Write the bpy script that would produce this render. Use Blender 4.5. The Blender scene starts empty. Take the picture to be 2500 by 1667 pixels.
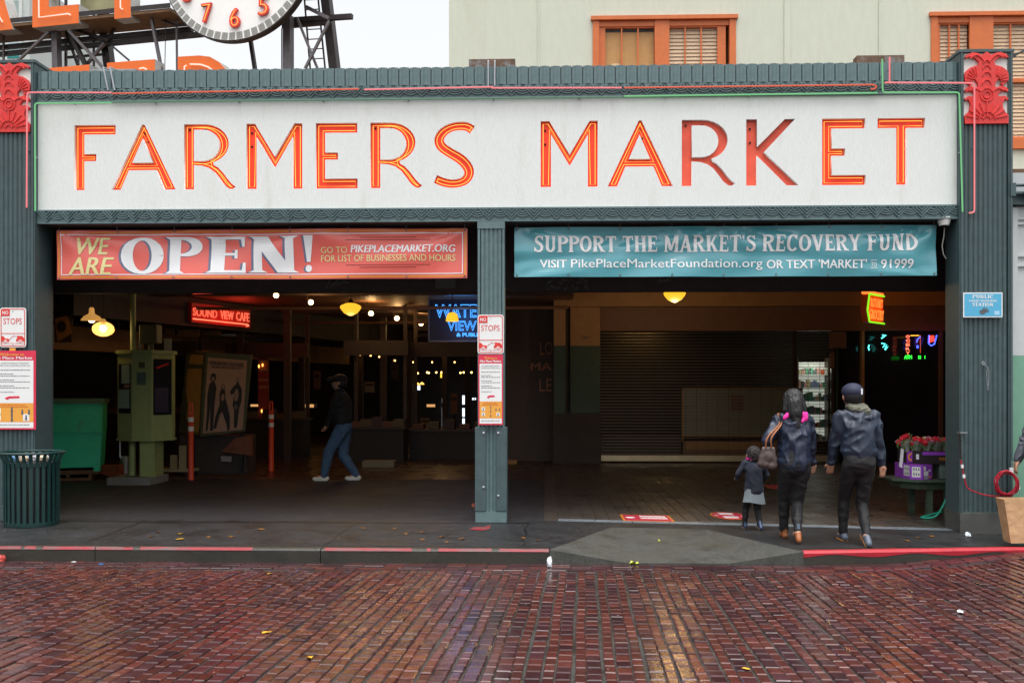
import bpy, bmesh, math, random
from math import sin, cos, pi, radians, sqrt, atan2
from mathutils import Vector, Matrix, noise
random.seed(11)
S = bpy.context.scene
COL = S.collection

# ------------------------------------------------------------------ camera, sky, sun, exposure
F, YH, PSI = 2400.0, 954.0, radians(1.85)       # focal length and horizon of the photograph (2500 x 1667 px), yaw
CAM = Vector((0.0, -11.54, 1.53))
cd = bpy.data.cameras.new('camera'); cam = bpy.data.objects.new('camera', cd); COL.objects.link(cam)
cam.location = CAM; cam.rotation_euler = (pi / 2, 0, PSI)
cd.sensor_width = 36.0; cd.lens = 36.0 * F / 2500.0; cd.shift_y = (YH - 833.5) / 2500.0
cd.clip_start = 0.1; cd.clip_end = 2000.0
S.camera = cam

W = bpy.data.worlds.new('World'); S.world = W; W.use_nodes = True
wn = W.node_tree.nodes; wl = W.node_tree.links
for n in list(wn): wn.remove(n)
SUN_EL, SUN_ROT = radians(78), radians(170)
sky = wn.new('ShaderNodeTexSky'); sky.sky_type = 'NISHITA'; sky.sun_disc = False
sky.sun_elevation = SUN_EL; sky.sun_rotation = SUN_ROT
sky.air_density = 1.0; sky.dust_density = 6.0; sky.ozone_density = 1.0
bw = wn.new('ShaderNodeHueSaturation'); bw.inputs['Saturation'].default_value = 0.12
bg = wn.new('ShaderNodeBackground'); bg.inputs['Strength'].default_value = 0.15
wo = wn.new('ShaderNodeOutputWorld')
wl.new(sky.outputs[0], bw.inputs['Color']); wl.new(bw.outputs[0], bg.inputs['Color']); wl.new(bg.outputs[0], wo.inputs['Surface'])

sd = bpy.data.lights.new('sun', 'SUN'); sun = bpy.data.objects.new('sun', sd); COL.objects.link(sun)
sd.energy = 0.6; sd.angle = radians(60); sd.color = (1.0, 0.97, 0.93)
sdir = Vector((sin(SUN_ROT) * cos(SUN_EL), cos(SUN_ROT) * cos(SUN_EL), sin(SUN_EL)))   # towards the sun
sun.rotation_euler = sdir.to_track_quat('Z', 'Y').to_euler()

S.render.engine = 'CYCLES'
S.view_settings.view_transform = 'Standard'; S.view_settings.look = 'None'
S.view_settings.gamma = 1.0; S.view_settings.use_curve_mapping = False
S.view_settings.exposure = 1.1
S.cycles.use_denoising = True
S.cycles.max_bounces = 6; S.cycles.diffuse_bounces = 3; S.cycles.glossy_bounces = 3
S.cycles.transmission_bounces = 4; S.cycles.sample_clamp_indirect = 4.0
S.cycles.use_adaptive_sampling = True

# ------------------------------------------------------------------ photo pixel -> place
RGT = Vector((cos(PSI), sin(PSI), 0)); FWD = Vector((-sin(PSI), cos(PSI), 0)); UP = Vector((0, 0, 1))
def ray(px, py): return FWD * F + RGT * (px - 1250.0) + UP * (YH - py)
def onY(px, py, Y=0.0):
    d = ray(px, py); return CAM + d * ((Y - CAM.y) / d.y)
def onZ(px, py, Z=0.0):
    d = ray(px, py); return CAM + d * ((Z - CAM.z) / d.z)
def onPlane(px, py, pt, nrm):
    d = ray(px, py); return CAM + d * ((pt - CAM).dot(nrm) / d.dot(nrm))
def XY(px, Y=0.0): return onY(px, 900, Y).x
def ZY(py, Y=0.0, px=1250): return onY(px, py, Y).z
def zf(x, y=0.0):                       # level of pavement and hall floor: falls a little to the right and to the kerb
    if y > 0: return -0.02 * max(x, 0) * max(0.0, 1 - y / 6.0)
    return -0.02 * max(x, 0) + 0.016 * max(y, -1.85)
def gnd(px, py):                        # pixel to pavement / floor point
    p = onZ(px, py, 0.0)
    for _ in range(12): p = onZ(px, py, zf(p.x, p.y))
    return p

# ------------------------------------------------------------------ materials
MATS = {}
def mat(name, col, rough=0.6, metal=0.0, var=0.12, vs=6.0, bump=0.0, bs=80.0, emit=None, es=0.0, coat=0.0,
        stain=None, ss=1.5, st=0.55, rvar=0.0, alpha=1.0, trans=0.0, spec=0.5, stretch=(1, 1, 1), isl=0.0, pos=False):
    if name in MATS: return MATS[name]
    m = bpy.data.materials.new(name); m.use_nodes = True; MATS[name] = m
    nt = m.node_tree; N = nt.nodes; L = nt.links
    b = N['Principled BSDF']
    c4 = (*col, 1)
    b.inputs['Roughness'].default_value = rough; b.inputs['Metallic'].default_value = metal
    b.inputs['Specular IOR Level'].default_value = spec
    b.inputs['Coat Weight'].default_value = coat
    b.inputs['Transmission Weight'].default_value = trans
    b.inputs['Alpha'].default_value = alpha
    if emit:
        b.inputs['Emission Color'].default_value = (*emit, 1); b.inputs['Emission Strength'].default_value = es
        b.inputs['Base Color'].default_value = c4
        return m
    tc = N.new('ShaderNodeTexCoord'); mp = N.new('ShaderNodeMapping'); mp.inputs['Scale'].default_value = stretch
    if pos:
        gp_ = N.new('ShaderNodeNewGeometry'); L.new(gp_.outputs['Position'], mp.inputs['Vector'])
    else: L.new(tc.outputs['Object'], mp.inputs['Vector'])
    n1 = N.new('ShaderNodeTexNoise'); n1.inputs['Scale'].default_value = vs; n1.inputs['Detail'].default_value = 6
    n1.inputs['Roughness'].default_value = 0.65
    L.new(mp.outputs[0], n1.inputs['Vector'])
    mr = N.new('ShaderNodeMapRange'); mr.inputs['From Min'].default_value = 0.25; mr.inputs['From Max'].default_value = 0.75
    mr.inputs['To Min'].default_value = 1 - var; mr.inputs['To Max'].default_value = 1 + var
    L.new(n1.outputs['Fac'], mr.inputs['Value'])
    fac = mr.outputs[0]
    if isl > 0:
        ge = N.new('ShaderNodeNewGeometry'); oi = N.new('ShaderNodeObjectInfo')
        ad = N.new('ShaderNodeMath'); ad.operation = 'ADD'; L.new(ge.outputs['Random Per Island'], ad.inputs[0]); L.new(oi.outputs['Random'], ad.inputs[1])
        fr = N.new('ShaderNodeMath'); fr.operation = 'FRACT'; L.new(ad.outputs[0], fr.inputs[0])
        m2 = N.new('ShaderNodeMapRange'); m2.inputs['To Min'].default_value = 1 - isl; m2.inputs['To Max'].default_value = 1 + isl
        L.new(fr.outputs[0], m2.inputs['Value'])
        mu = N.new('ShaderNodeMath'); mu.operation = 'MULTIPLY'; L.new(fac, mu.inputs[0]); L.new(m2.outputs[0], mu.inputs[1]); fac = mu.outputs[0]
    vm = N.new('ShaderNodeVectorMath'); vm.operation = 'SCALE'; vm.inputs[0].default_value = col
    L.new(fac, vm.inputs['Scale'])
    out = vm.outputs[0]
    if stain:
        n2 = N.new('ShaderNodeTexNoise'); n2.inputs['Scale'].default_value = ss; n2.inputs['Detail'].default_value = 8
        n2.inputs['Roughness'].default_value = 0.7
        L.new(mp.outputs[0], n2.inputs['Vector'])
        r2 = N.new('ShaderNodeMapRange'); r2.inputs['From Min'].default_value = st; r2.inputs['From Max'].default_value = st + 0.18
        L.new(n2.outputs['Fac'], r2.inputs['Value'])
        mx = N.new('ShaderNodeMix'); mx.data_type = 'RGBA'
        L.new(r2.outputs[0], mx.inputs[0]); L.new(out, mx.inputs[6]); mx.inputs[7].default_value = (*stain, 1)
        out = mx.outputs[2]
    L.new(out, b.inputs['Base Color'])
    if rvar > 0:
        n3 = N.new('ShaderNodeTexNoise'); n3.inputs['Scale'].default_value = 2.3; n3.inputs['Detail'].default_value = 5
        L.new(mp.outputs[0], n3.inputs['Vector'])
        r3 = N.new('ShaderNodeMapRange'); r3.inputs['From Min'].default_value = 0.3; r3.inputs['From Max'].default_value = 0.7
        r3.inputs['To Min'].default_value = max(0.03, rough - rvar); r3.inputs['To Max'].default_value = min(1, rough + rvar)
        L.new(n3.outputs['Fac'], r3.inputs['Value']); L.new(r3.outputs[0], b.inputs['Roughness'])
    if bump > 0:
        n4 = N.new('ShaderNodeTexNoise'); n4.inputs['Scale'].default_value = bs; n4.inputs['Detail'].default_value = 4
        L.new(mp.outputs[0], n4.inputs['Vector'])
        bp = N.new('ShaderNodeBump'); bp.inputs['Strength'].default_value = bump; bp.inputs['Distance'].default_value = 0.01
        L.new(n4.outputs['Fac'], bp.inputs['Height']); L.new(bp.outputs[0], b.inputs['Normal'])
    return m
def glow(name, col, s): return mat(name, (0.02, 0.02, 0.02), emit=col, es=s)

# ------------------------------------------------------------------ things and meshes
MW = {}                                 # object name -> world matrix (kept by hand, no scene update needed)
def tag(o, label=None, cat=None, group=None, kind=None):
    if label: o['label'] = label
    if cat: o['category'] = cat
    if group: o['group'] = group
    if kind: o['kind'] = kind
    return o
def thing(name, label, cat, loc=(0, 0, 0), rz=0.0, group=None):
    o = bpy.data.objects.new(name, None); COL.objects.link(o); o.empty_display_size = 0.1
    o.location = loc; o.rotation_euler = (0, 0, rz)
    MW[o.name] = Matrix.Translation(Vector(loc)) @ Matrix.Rotation(rz, 4, 'Z')
    return tag(o, label, cat, group)
def link(name, me, parent=None, m=None, loc=None, rot=None):
    o = bpy.data.objects.new(name, me); COL.objects.link(o)
    if m is not None and not me.materials: me.materials.append(m)
    if parent is not None: o.parent = parent
    if loc is not None: o.location = loc
    if rot is not None: o.rotation_euler = rot
    base = MW.get(parent.name, Matrix()) if parent is not None else Matrix()
    MW[o.name] = base @ (Matrix.Translation(Vector(loc)) if loc is not None else Matrix())
    return o
class MB:
    def __init__(s): s.v = []; s.f = []; s.mi = []; s.cur = 0
    def add(s, vs, fs):
        k = len(s.v); s.v += [tuple(v) for v in vs]
        s.f += [tuple(i + k for i in f) for f in fs]; s.mi += [s.cur] * len(fs); return s
    def box(s, x0, x1, y0, y1, z0, z1):
        return s.add([(x0, y0, z0), (x1, y0, z0), (x1, y1, z0), (x0, y1, z0), (x0, y0, z1), (x1, y0, z1), (x1, y1, z1), (x0, y1, z1)],
                     [(0, 3, 2, 1), (4, 5, 6, 7), (0, 1, 5, 4), (1, 2, 6, 5), (2, 3, 7, 6), (3, 0, 4, 7)])
    def bar(s, a, b, w, h=None):        # square bar between two points
        a = Vector(a); b = Vector(b); h = h or w; d = (b - a).normalized()
        u = d.cross(Vector((0, 1, 0))); u = (u if u.length > 0.1 else d.cross(Vector((1, 0, 0)))).normalized(); v = d.cross(u)
        q = [u * w / 2 + v * h / 2, -u * w / 2 + v * h / 2, -u * w / 2 - v * h / 2, u * w / 2 - v * h / 2]
        return s.add([a + c for c in q] + [b + c for c in q], [(3, 2, 1, 0), (4, 5, 6, 7), (0, 1, 5, 4), (1, 2, 6, 5), (2, 3, 7, 6), (3, 0, 4, 7)])
    def tube(s, pts, r, n=8, closed=False, caps=True):
        pts = [Vector(p) for p in pts]; m = len(pts); rs = r if isinstance(r, (list, tuple)) else [r] * m
        vs = []; prev = None
        for i, p in enumerate(pts):
            if closed: t = pts[(i + 1) % m] - pts[i - 1]
            else: t = pts[min(i + 1, m - 1)] - pts[max(i - 1, 0)]
            t = t.normalized() if t.length > 1e-9 else Vector((0, 0, 1))
            if prev is None:
                u = t.cross(Vector((0, 1, 0))); u = (u if u.length > 0.2 else t.cross(Vector((1, 0, 0)))).normalized()
            else:
                u = prev - t * prev.dot(t); u = u.normalized() if u.length > 1e-6 else prev
            prev = u; w = t.cross(u)
            vs += [p + (u * cos(2 * pi * k / n) + w * sin(2 * pi * k / n)) * rs[i] for k in range(n)]
        fs = []
        for i in range(m if closed else m - 1):
            j = (i + 1) % m
            for k in range(n):
                fs.append((i * n + k, i * n + (k + 1) % n, j * n + (k + 1) % n, j * n + k))
        if not closed and caps: fs += [tuple(range(n - 1, -1, -1)), tuple((m - 1) * n + k for k in range(n))]
        return s.add(vs, fs)
    def lathe(s, prof, n=20, c=(0, 0, 0), cap=True):
        c = Vector(c); vs = []; m = len(prof)
        for r, z in prof: vs += [c + Vector((r * cos(2 * pi * k / n), r * sin(2 * pi * k / n), z)) for k in range(n)]
        fs = [(i * n + k, i * n + (k + 1) % n, (i + 1) * n + (k + 1) % n, (i + 1) * n + k) for i in range(m - 1) for k in range(n)]
        if cap: fs += [tuple(range(n - 1, -1, -1)), tuple((m - 1) * n + k for k in range(n))]
        return s.add(vs, fs)
    def prism(s, poly, y0, y1):         # poly in (x, z), convex or simple, extruded from y0 (front) to y1
        n = len(poly); vs = [(x, y0, z) for x, z in poly] + [(x, y1, z) for x, z in poly]
        fs = [tuple(range(n)), tuple(range(2 * n - 1, n - 1, -1))] + [(i, i + n, (i + 1) % n + n, (i + 1) % n) for i in range(n)]
        return s.add(vs, fs)
    def slab(s, poly, z0, z1):          # poly in (x, y)
        n = len(poly); vs = [(x, y, z0) for x, y in poly] + [(x, y, z1) for x, y in poly]
        fs = [tuple(range(n - 1, -1, -1)), tuple(range(n, 2 * n))] + [(i, (i + 1) % n, (i + 1) % n + n, i + n) for i in range(n)]
        return s.add(vs, fs)
    def ball(s, c, r, n=12, m=8):
        r = (r, r, r) if not isinstance(r, (tuple, list)) else r; c = Vector(c)
        vs = [c + Vector((0, 0, r[2]))]
        for i in range(1, m):
            a = pi * i / m
            vs += [c + Vector((r[0] * sin(a) * cos(2 * pi * k / n), r[1] * sin(a) * sin(2 * pi * k / n), r[2] * cos(a))) for k in range(n)]
        vs.append(c - Vector((0, 0, r[2]))); fs = [(0, 1 + k, 1 + (k + 1) % n) for k in range(n)]
        for i in range(m - 2):
            a = 1 + i * n
            fs += [(a + k, a + n + k, a + n + (k + 1) % n, a + (k + 1) % n) for k in range(n)]
        a = 1 + (m - 2) * n; e = len(vs) - 1
        fs += [(a + k, e, a + (k + 1) % n) for k in range(n)]
        return s.add(vs, fs)
    def mesh(s, name, smooth=False, bevel=0.0, fixn=True):
        me = bpy.data.meshes.new(name); me.from_pydata(s.v, [], s.f); me.update()
        if any(s.mi): me.polygons.foreach_set('material_index', s.mi)
        if fixn or bevel:
            bm = bmesh.new(); bm.from_mesh(me)
            if bevel: 
                bmesh.ops.remove_doubles(bm, verts=bm.verts, dist=1e-5)
                bmesh.ops.bevel(bm, geom=[e for e in bm.edges if len(e.link_faces) == 2 and e.calc_face_angle(0) > 0.6], offset=bevel, segments=1, affect='EDGES', clamp_overlap=True)
            if fixn: bmesh.ops.recalc_face_normals(bm, faces=bm.faces)
            bm.to_mesh(me); bm.free()
        if smooth: me.polygons.foreach_set('use_smooth', [True] * len(me.polygons))
        return me
    def build(s, name, m, parent=None, world=False, smooth=False, bevel=0.0, fixn=True):
        if world and parent is not None:
            inv = MW[parent.name].inverted(); s.v = [tuple(inv @ Vector(v)) for v in s.v]
        me = s.mesh(name, smooth, bevel, fixn)
        for x in (m if isinstance(m, (list, tuple)) else [m]): me.materials.append(x)
        if smooth: smooth_by_angle(me)
        return link(name, me, parent)
def smooth_by_angle(me, ang=0.7):
    bm = bmesh.new(); bm.from_mesh(me)
    for e in bm.edges:
        e.smooth = not (len(e.link_faces) == 2 and e.calc_face_angle(0) > ang)
    bm.to_mesh(me); bm.free()
def copy_tree(o, parent=None):
    c = o.copy(); COL.objects.link(c); c.parent = parent
    for ch in [x for x in o.children]: copy_tree(ch, c)
    return c
def evald(o):
    dg = bpy.context.evaluated_depsgraph_get(); dg.update()
    return bpy.data.meshes.new_from_object(o.evaluated_get(dg))

# ------------------------------------------------------------------ lettering
TCACHE = {}
def glyph_mesh(body, bold=0.0, shear=0.0, outline=0.0, space=1.0):
    key = (body, bold, shear, outline, space)
    if key in TCACHE: return TCACHE[key]
    cu = bpy.data.curves.new('t', 'FONT'); cu.body = body; cu.size = 1.0; cu.offset = bold; cu.shear = shear
    cu.resolution_u = 3; cu.space_character = space; cu.align_x = 'CENTER'
    if outline: cu.fill_mode = 'NONE'; cu.bevel_depth = outline; cu.bevel_resolution = 1
    o = bpy.data.objects.new('t', cu); COL.objects.link(o)
    me = evald(o); vs = [tuple(v.co) for v in me.vertices]; fs = [tuple(p.vertices) for p in me.polygons]
    bpy.data.objects.remove(o); bpy.data.curves.remove(cu); bpy.data.meshes.remove(me)
    TCACHE[key] = (vs, fs); return vs, fs
def put_text(mb, body, o, ux, uz, w, h, off=0.003, bold=0.0, shear=0.0, outline=0.0, warp=None, space=1.0, cuts=0.0):
    """fit the lettering into the box o (lower left), w along ux, h along uz; lifted by off along the outward normal"""
    vs, fs = glyph_mesh(body, min(bold, 0.0), shear, outline, space)
    if bold > 0:                        # heavier weight: the strokes laid twice more, a hair to each side
        n0 = len(vs); vs = vs + [(v[0] + k * bold * .8, v[1], v[2] + .0012 * (j + 1)) for j, k in enumerate((-1, 1)) for v in vs]; fs = fs + [tuple(i + n0 * (j + 1) for i in f) for j in (0, 1) for f in fs]
    x0 = min(v[0] for v in vs); x1 = max(v[0] for v in vs); y0 = min(v[1] for v in vs); y1 = max(v[1] for v in vs)
    sx = w / (x1 - x0); sy = h / (y1 - y0)
    loc = [((v[0] - x0) * sx, (v[1] - y0) * sy, v[2] * sy) for v in vs]
    put_local(mb, loc, fs, o, ux, uz, off, warp, cuts)
def put_local(mb, loc, fs, o, ux, uz, off=0.003, warp=None, cuts=0.0):
    if cuts:
        bm = bmesh.new(); bv = [bm.verts.new(v) for v in loc]
        for f in fs:
            try: bm.faces.new([bv[i] for i in f])
            except ValueError: pass
        xs = [v[0] for v in loc]; ys = [v[1] for v in loc]
        for ax, lo, hi in ((0, min(xs), max(xs)), (1, min(ys), max(ys))):
            t = math.floor(lo / cuts) * cuts + cuts
            while t < hi:
                nn = (1, 0, 0) if ax == 0 else (0, 1, 0); pp = (t, 0, 0) if ax == 0 else (0, t, 0)
                bmesh.ops.bisect_plane(bm, geom=bm.verts[:] + bm.edges[:] + bm.faces[:], plane_co=pp, plane_no=nn); t += cuts
        bm.verts.index_update(); loc = [tuple(v.co) for v in bm.verts]; fs = [tuple(v.index for v in f.verts) for f in bm.faces]; bm.free()
    o = Vector(o); ux = Vector(ux).normalized(); uz = Vector(uz).normalized(); n = ux.cross(uz).normalized()   # towards the reader
    out = []
    for x, y, z in loc:
        p = o + ux * x + uz * y + n * (off + z)
        if warp: p = p + n * warp(p)
        out.append(p)
    mb.add(out, fs)
UX = Vector((1, 0, 0)); UZ = Vector((0, 0, 1))
def text_px(mb, body, px0, py0, px1, py1, Y, **k):
    """lettering on a plane facing the street: box given by its left, top, right, bottom pixel at depth Y"""
    a = onY(px0, py1, Y); b = onY(px1, py1, Y); c = onY((px0 + px1) / 2, py0, Y); d = onY((px0 + px1) / 2, py1, Y)
    a.z = d.z
    put_text(mb, body, a, UX, UZ, b.x - a.x, c.z - d.z, **k)
def rect_px(mb, px0, py0, px1, py1, Y, t=0.002):
    a = onY(px0, py1, Y); b = onY(px1, py0, Y); mb.box(a.x, b.x, Y - t, Y, a.z, b.z)
# slab-serif capitals out of strokes (stem w, hairline t, serif s), height 1
def arc(cx, cy, rx, ry, a0, a1, n=14): return [(cx + rx * cos(radians(a0 + (a1 - a0) * i / n)), cy + ry * sin(radians(a0 + (a1 - a0) * i / n))) for i in range(n + 1)]
def ribbon(pts, ws):
    n = len(pts); Lf = []; Rt = []
    if not isinstance(ws, (list, tuple)): ws = [ws] * n
    for i in range(n):
        a = pts[max(i - 1, 0)]; b = pts[min(i + 1, n - 1)]; dx, dy = b[0] - a[0], b[1] - a[1]; l = math.hypot(dx, dy) or 1
        nx, ny = -dy / l, dx / l
        Lf.append((pts[i][0] + nx * ws[i] / 2, pts[i][1] + ny * ws[i] / 2)); Rt.append((pts[i][0] - nx * ws[i] / 2, pts[i][1] - ny * ws[i] / 2))
    return [[Lf[i], Lf[i + 1], Rt[i + 1], Rt[i]] for i in range(n - 1)]
def slab_glyph(ch, sw=0.2, t=0.1, s=0.1):
    w = sw
    Q = []
    def stem(x, y0=0.0, y1=1.0, ww=None, lo=True, hi=True):
        ww = ww or w; Q.append([(x - ww / 2, y0), (x + ww / 2, y0), (x + ww / 2, y1), (x - ww / 2, y1)])
        e = ww / 2 + 0.085
        if lo: Q.append([(x - e, y0), (x + e, y0), (x + ww / 2, y0 + s), (x - ww / 2, y0 + s)])
        if hi: Q.append([(x - ww / 2, y1 - s), (x + ww / 2, y1 - s), (x + e, y1), (x - e, y1)])
    def barz(x0, x1, y, h=None):
        h = h or t; Q.append([(x0, y - h / 2), (x1, y - h / 2), (x1, y + h / 2), (x0, y + h / 2)])
    def dia(x0, y0, x1, y1, ww):
        Q.append([(x0 - ww / 2, y0), (x0 + ww / 2, y0), (x1 + ww / 2, y1), (x1 - ww / 2, y1)])
    def foot(x, y, ww, up):
        e = ww / 2 + 0.08
        Q.append([(x - e, y), (x + e, y), (x + ww / 2, y + up * s), (x - ww / 2, y + up * s)])
    def ring(cx, cy, rx, ry, a0, a1):
        pts = arc(cx, cy, rx, ry, a0, a1, 22)
        Q.extend(ribbon(pts, [t + (w - t) * abs(cos(radians(a0 + (a1 - a0) * i / 22))) ** 1.3 for i in range(23)]))
    a = 0.18
    if ch == 'I': stem(a); return Q, 0.36
    if ch in 'PRD':
        stem(a)
        if ch == 'D': ring(a + .05, .5, .46, .5 - t / 2, -90, 90); barz(a, a + .1, 1 - t / 2); barz(a, a + .1, t / 2); return Q, 0.80
        ring(a + .14, .735, .31, .265 - t / 2, -90, 90); barz(a, a + .16, 1 - t / 2); barz(a, a + .16, .47 + t / 2)
        if ch == 'R': dia(.68, 0, .40, .50, w); foot(.68, 0, w, 1); return Q, 0.82
        return Q, 0.70
    if ch == 'B':
        stem(a); ring(a + .12, .745, .27, .255 - t / 2, -90, 90); ring(a + .14, .255, .33, .255 - t / 2, -90, 90)
        for y in (1 - t / 2, .5, t / 2): barz(a, a + .15, y)
        return Q, 0.76
    if ch == 'L':
        stem(a); barz(a, .62, t / 2); Q.append([(.55, 0), (.62, 0), (.62, .30), (.575, .30)]); return Q, 0.66
    if ch in 'EF':
        stem(a); barz(a, .62, 1 - t / 2); barz(a, .50, .52)
        Q.append([(.62 - .07, 1), (.62, 1), (.62, .72), (.62 - .045, .72)]); Q.append([(.50 - .05, .40), (.50, .40), (.50, .64), (.50 - .05, .64)])
        if ch == 'E': barz(a, .64, t / 2); Q.append([(.64 - .07, 0), (.64, 0), (.64, .28), (.64 - .045, .28)])
        return Q, 0.68
    if ch == 'T': stem(.36, hi=False); barz(.02, .70, 1 - t / 2); Q.append([(.02, 1), (.09, 1), (.065, .74), (.02, .74)]); Q.append([(.63, 1), (.70, 1), (.70, .74), (.655, .74)]); return Q, 0.72
    if ch == 'H': stem(a); stem(.64); barz(a, .64, .5); return Q, 0.82
    if ch == 'O': ring(.40, .5, .40 - w / 2, .5 - t / 2, 0, 360); return Q, 0.80
    if ch == 'C':
        ring(.40, .5, .40 - w / 2, .5 - t / 2, 42, 318); Q.append([(.60, .98), (.68, .98), (.68, .68), (.62, .72)]); return Q, 0.74
    if ch == 'S':
        pts = [(.56, .80), (.48, .91), (.34, .95), (.20, .91), (.13, .79), (.17, .66), (.31, .56), (.45, .46), (.53, .33), (.50, .16), (.38, .06), (.25, .05), (.12, .12), (.06, .25)]
        Q.extend(ribbon(pts, [t, t, t, t * 1.3, w * .9, w * .95, w, w, w * .95, w * .9, t * 1.3, t, t, t]))
        Q.append([(.53, .98), (.60, .98), (.60, .70), (.55, .72)]); Q.append([(.02, .02), (.09, .02), (.07, .30), (.02, .30)]); return Q, 0.66
    if ch == 'U': stem(a, .3, 1, lo=False); stem(.60, .3, 1, ww=w * .75, lo=False); ring(.39, .32, .21, .32 - t / 2, 180, 360); return Q, 0.78
    if ch == 'N': stem(a, ww=w * .6); stem(.68, ww=w * .6); dia(.62, 0, .20, 1, w * 1.15); return Q, 0.86
    if ch == 'M': stem(.16, ww=w * .65); stem(.86, ww=w); dia(.49, .1, .18, 1, w); dia(.49, .1, .80, 1, w * .7); return Q, 1.02
    if ch == 'A': dia(.12, 0, .40, 1, w * .65); dia(.66, 0, .40, 1, w * 1.05); barz(.20, .58, .30); foot(.12, 0, w * .65, 1); foot(.66, 0, w, 1); return Q, 0.80
    if ch == 'V': dia(.40, 0, .13, 1, w * 1.05); dia(.40, 0, .65, 1, w * .65); foot(.13, 1, w, -1); foot(.65, 1, w * .65, -1); return Q, 0.78
    if ch == 'Y': stem(.38, 0, .48, hi=False); dia(.38, .42, .12, 1, w); dia(.38, .42, .62, 1, w * .7); foot(.12, 1, w, -1); foot(.62, 1, w * .7, -1); return Q, 0.76
    if ch == 'K': stem(a); dia(.32, .40, .62, 1, w * .65); dia(.66, 0, .36, .55, w * 1.05); foot(.62, 1, w * .65, -1); foot(.66, 0, w, 1); return Q, 0.80
    if ch == "'": Q.append([(.05, .70), (.12, .70), (.20, 1), (.02, 1)]); return Q, 0.22
    if ch == '!':
        Q.append([(.13, .28), (.24, .28), (.33, 1), (.04, 1)]); c = arc(.185, .10, .10, .10, 0, 360, 14)[:-1]; Q.append(c); return Q, 0.36
    return Q, 0.34
def slab_text(mb, body, o, ux, uz, w, h, off=0.003, warp=None, cuts=0.0, track=0.03, **k):
    polys = []; x = 0.0
    for ch in body:
        q, adv = slab_glyph(ch, **k) if ch != ' ' else ([], 0.30)
        for i, p in enumerate(q): polys.append([(a + x, b, 0.0002 * (i % 9)) for a, b in p])
        x += adv + track
    xs = [a for p in polys for a, _, _ in p]; x0, x1 = min(xs), max(xs); sx = w / (x1 - x0)
    loc = []; fs = []
    for p in polys:
        k0 = len(loc); loc += [((a - x0) * sx, b * h, c) for a, b, c in p]; fs.append(tuple(range(k0, k0 + len(p))))
    put_local(mb, loc, fs, o, ux, uz, off, warp, cuts)

# ================================================================== ground
m_asph = mat('wet_asphalt', (0.026, 0.0255, 0.028), 0.55, var=0.6, vs=40, bump=0.5, bs=220, rvar=0.06, spec=0.25, stain=(0.038, 0.040, 0.046), ss=0.8)
m_side = mat('wet_pavement', (0.023, 0.0240, 0.0255), 0.42, spec=0.35, var=0.65, vs=34, bump=0.45, bs=190, rvar=0.15, stain=(0.010, 0.0102, 0.011), ss=2.6, st=0.50)
m_ramp = mat('ramp_concrete', (0.052, 0.054, 0.047), 0.5, var=0.7, vs=38, bump=0.6, bs=160, rvar=0.15, stain=(0.026, 0.027, 0.024), ss=3.2, st=0.50)
m_kerb = mat('kerb_concrete', (0.030, 0.027, 0.020), 0.5, var=0.4, vs=60, bump=0.5, bs=150, stain=(0.014, 0.014, 0.010), ss=2.5, st=0.5)
m_kedge = mat('kerb_worn_edge', (0.12, 0.125, 0.125), 0.4, var=0.3, vs=30)
m_redp = mat('red_kerb_paint', (0.22, 0.006, 0.016), 0.6, var=0.2, vs=20, stain=(0.075, 0.070, 0.068), ss=6, st=0.46, stretch=(0.5, 2, 2))
m_redp2 = mat('red_kerb_paint_fresh', (0.36, 0.010, 0.022), 0.42, var=0.2, vs=12, stain=(0.10, 0.03, 0.025), ss=5, st=0.58)
m_mort = mat('wet_mortar', (0.048, 0.049, 0.046), 0.25, var=0.5, vs=40, bump=0.6, bs=90, rvar=0.15, stain=(0.018, 0.017, 0.016), ss=2.5, st=0.5)
m_bred = mat('red_paving_brick', (0.074, 0.021, 0.017), 0.20, var=0.35, vs=22, bump=0.09, bs=95, rvar=0.10, isl=0.26, pos=True, stain=(0.036, 0.014, 0.013), ss=1.1, st=0.50)
m_bdrk = mat('purple_paving_brick', (0.047, 0.018, 0.020), 0.17, var=0.35, vs=22, bump=0.09, bs=95, rvar=0.08, isl=0.28, pos=True, stain=(0.022, 0.011, 0.013), ss=1.3, st=0.50)

kerbL = [onZ(p, q, -0.03) for p, q in ((300, 1337), (1341, 1341))]
KY = (kerbL[0].y + kerbL[1].y) / 2
rA = Vector((XY(1341, KY), KY, 0)); pD = gnd(1962, 1346); pEnd = gnd(2480, 1337.5)
KR = [Vector((pD.x, pD.y, 0)), Vector((pEnd.x, pEnd.y, 0))]
KR.append(KR[1] + (KR[1] - KR[0]) * 2.0)
def kerbY(x):
    if x <= rA.x: return KY
    pts = [rA] + KR
    for a, b in zip(pts, pts[1:]):
        if x <= b.x: return a.y + (b.y - a.y) * (x - a.x) / (b.x - a.x)
    return pts[-1].y
def smooth(t): t = max(0, min(1, t)); return t * t * (3 - 2 * t)
def kerbBase(x): return zf(x, kerbY(x)) - 0.135 * (1 - 0.80 * smooth((x - 3.1) / 2.4))
def roadZ(x, y): return kerbBase(max(-7.5, min(7.5, x))) + 0.026 * min(max(kerbY(x) - y, 0), 4.5)

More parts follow.
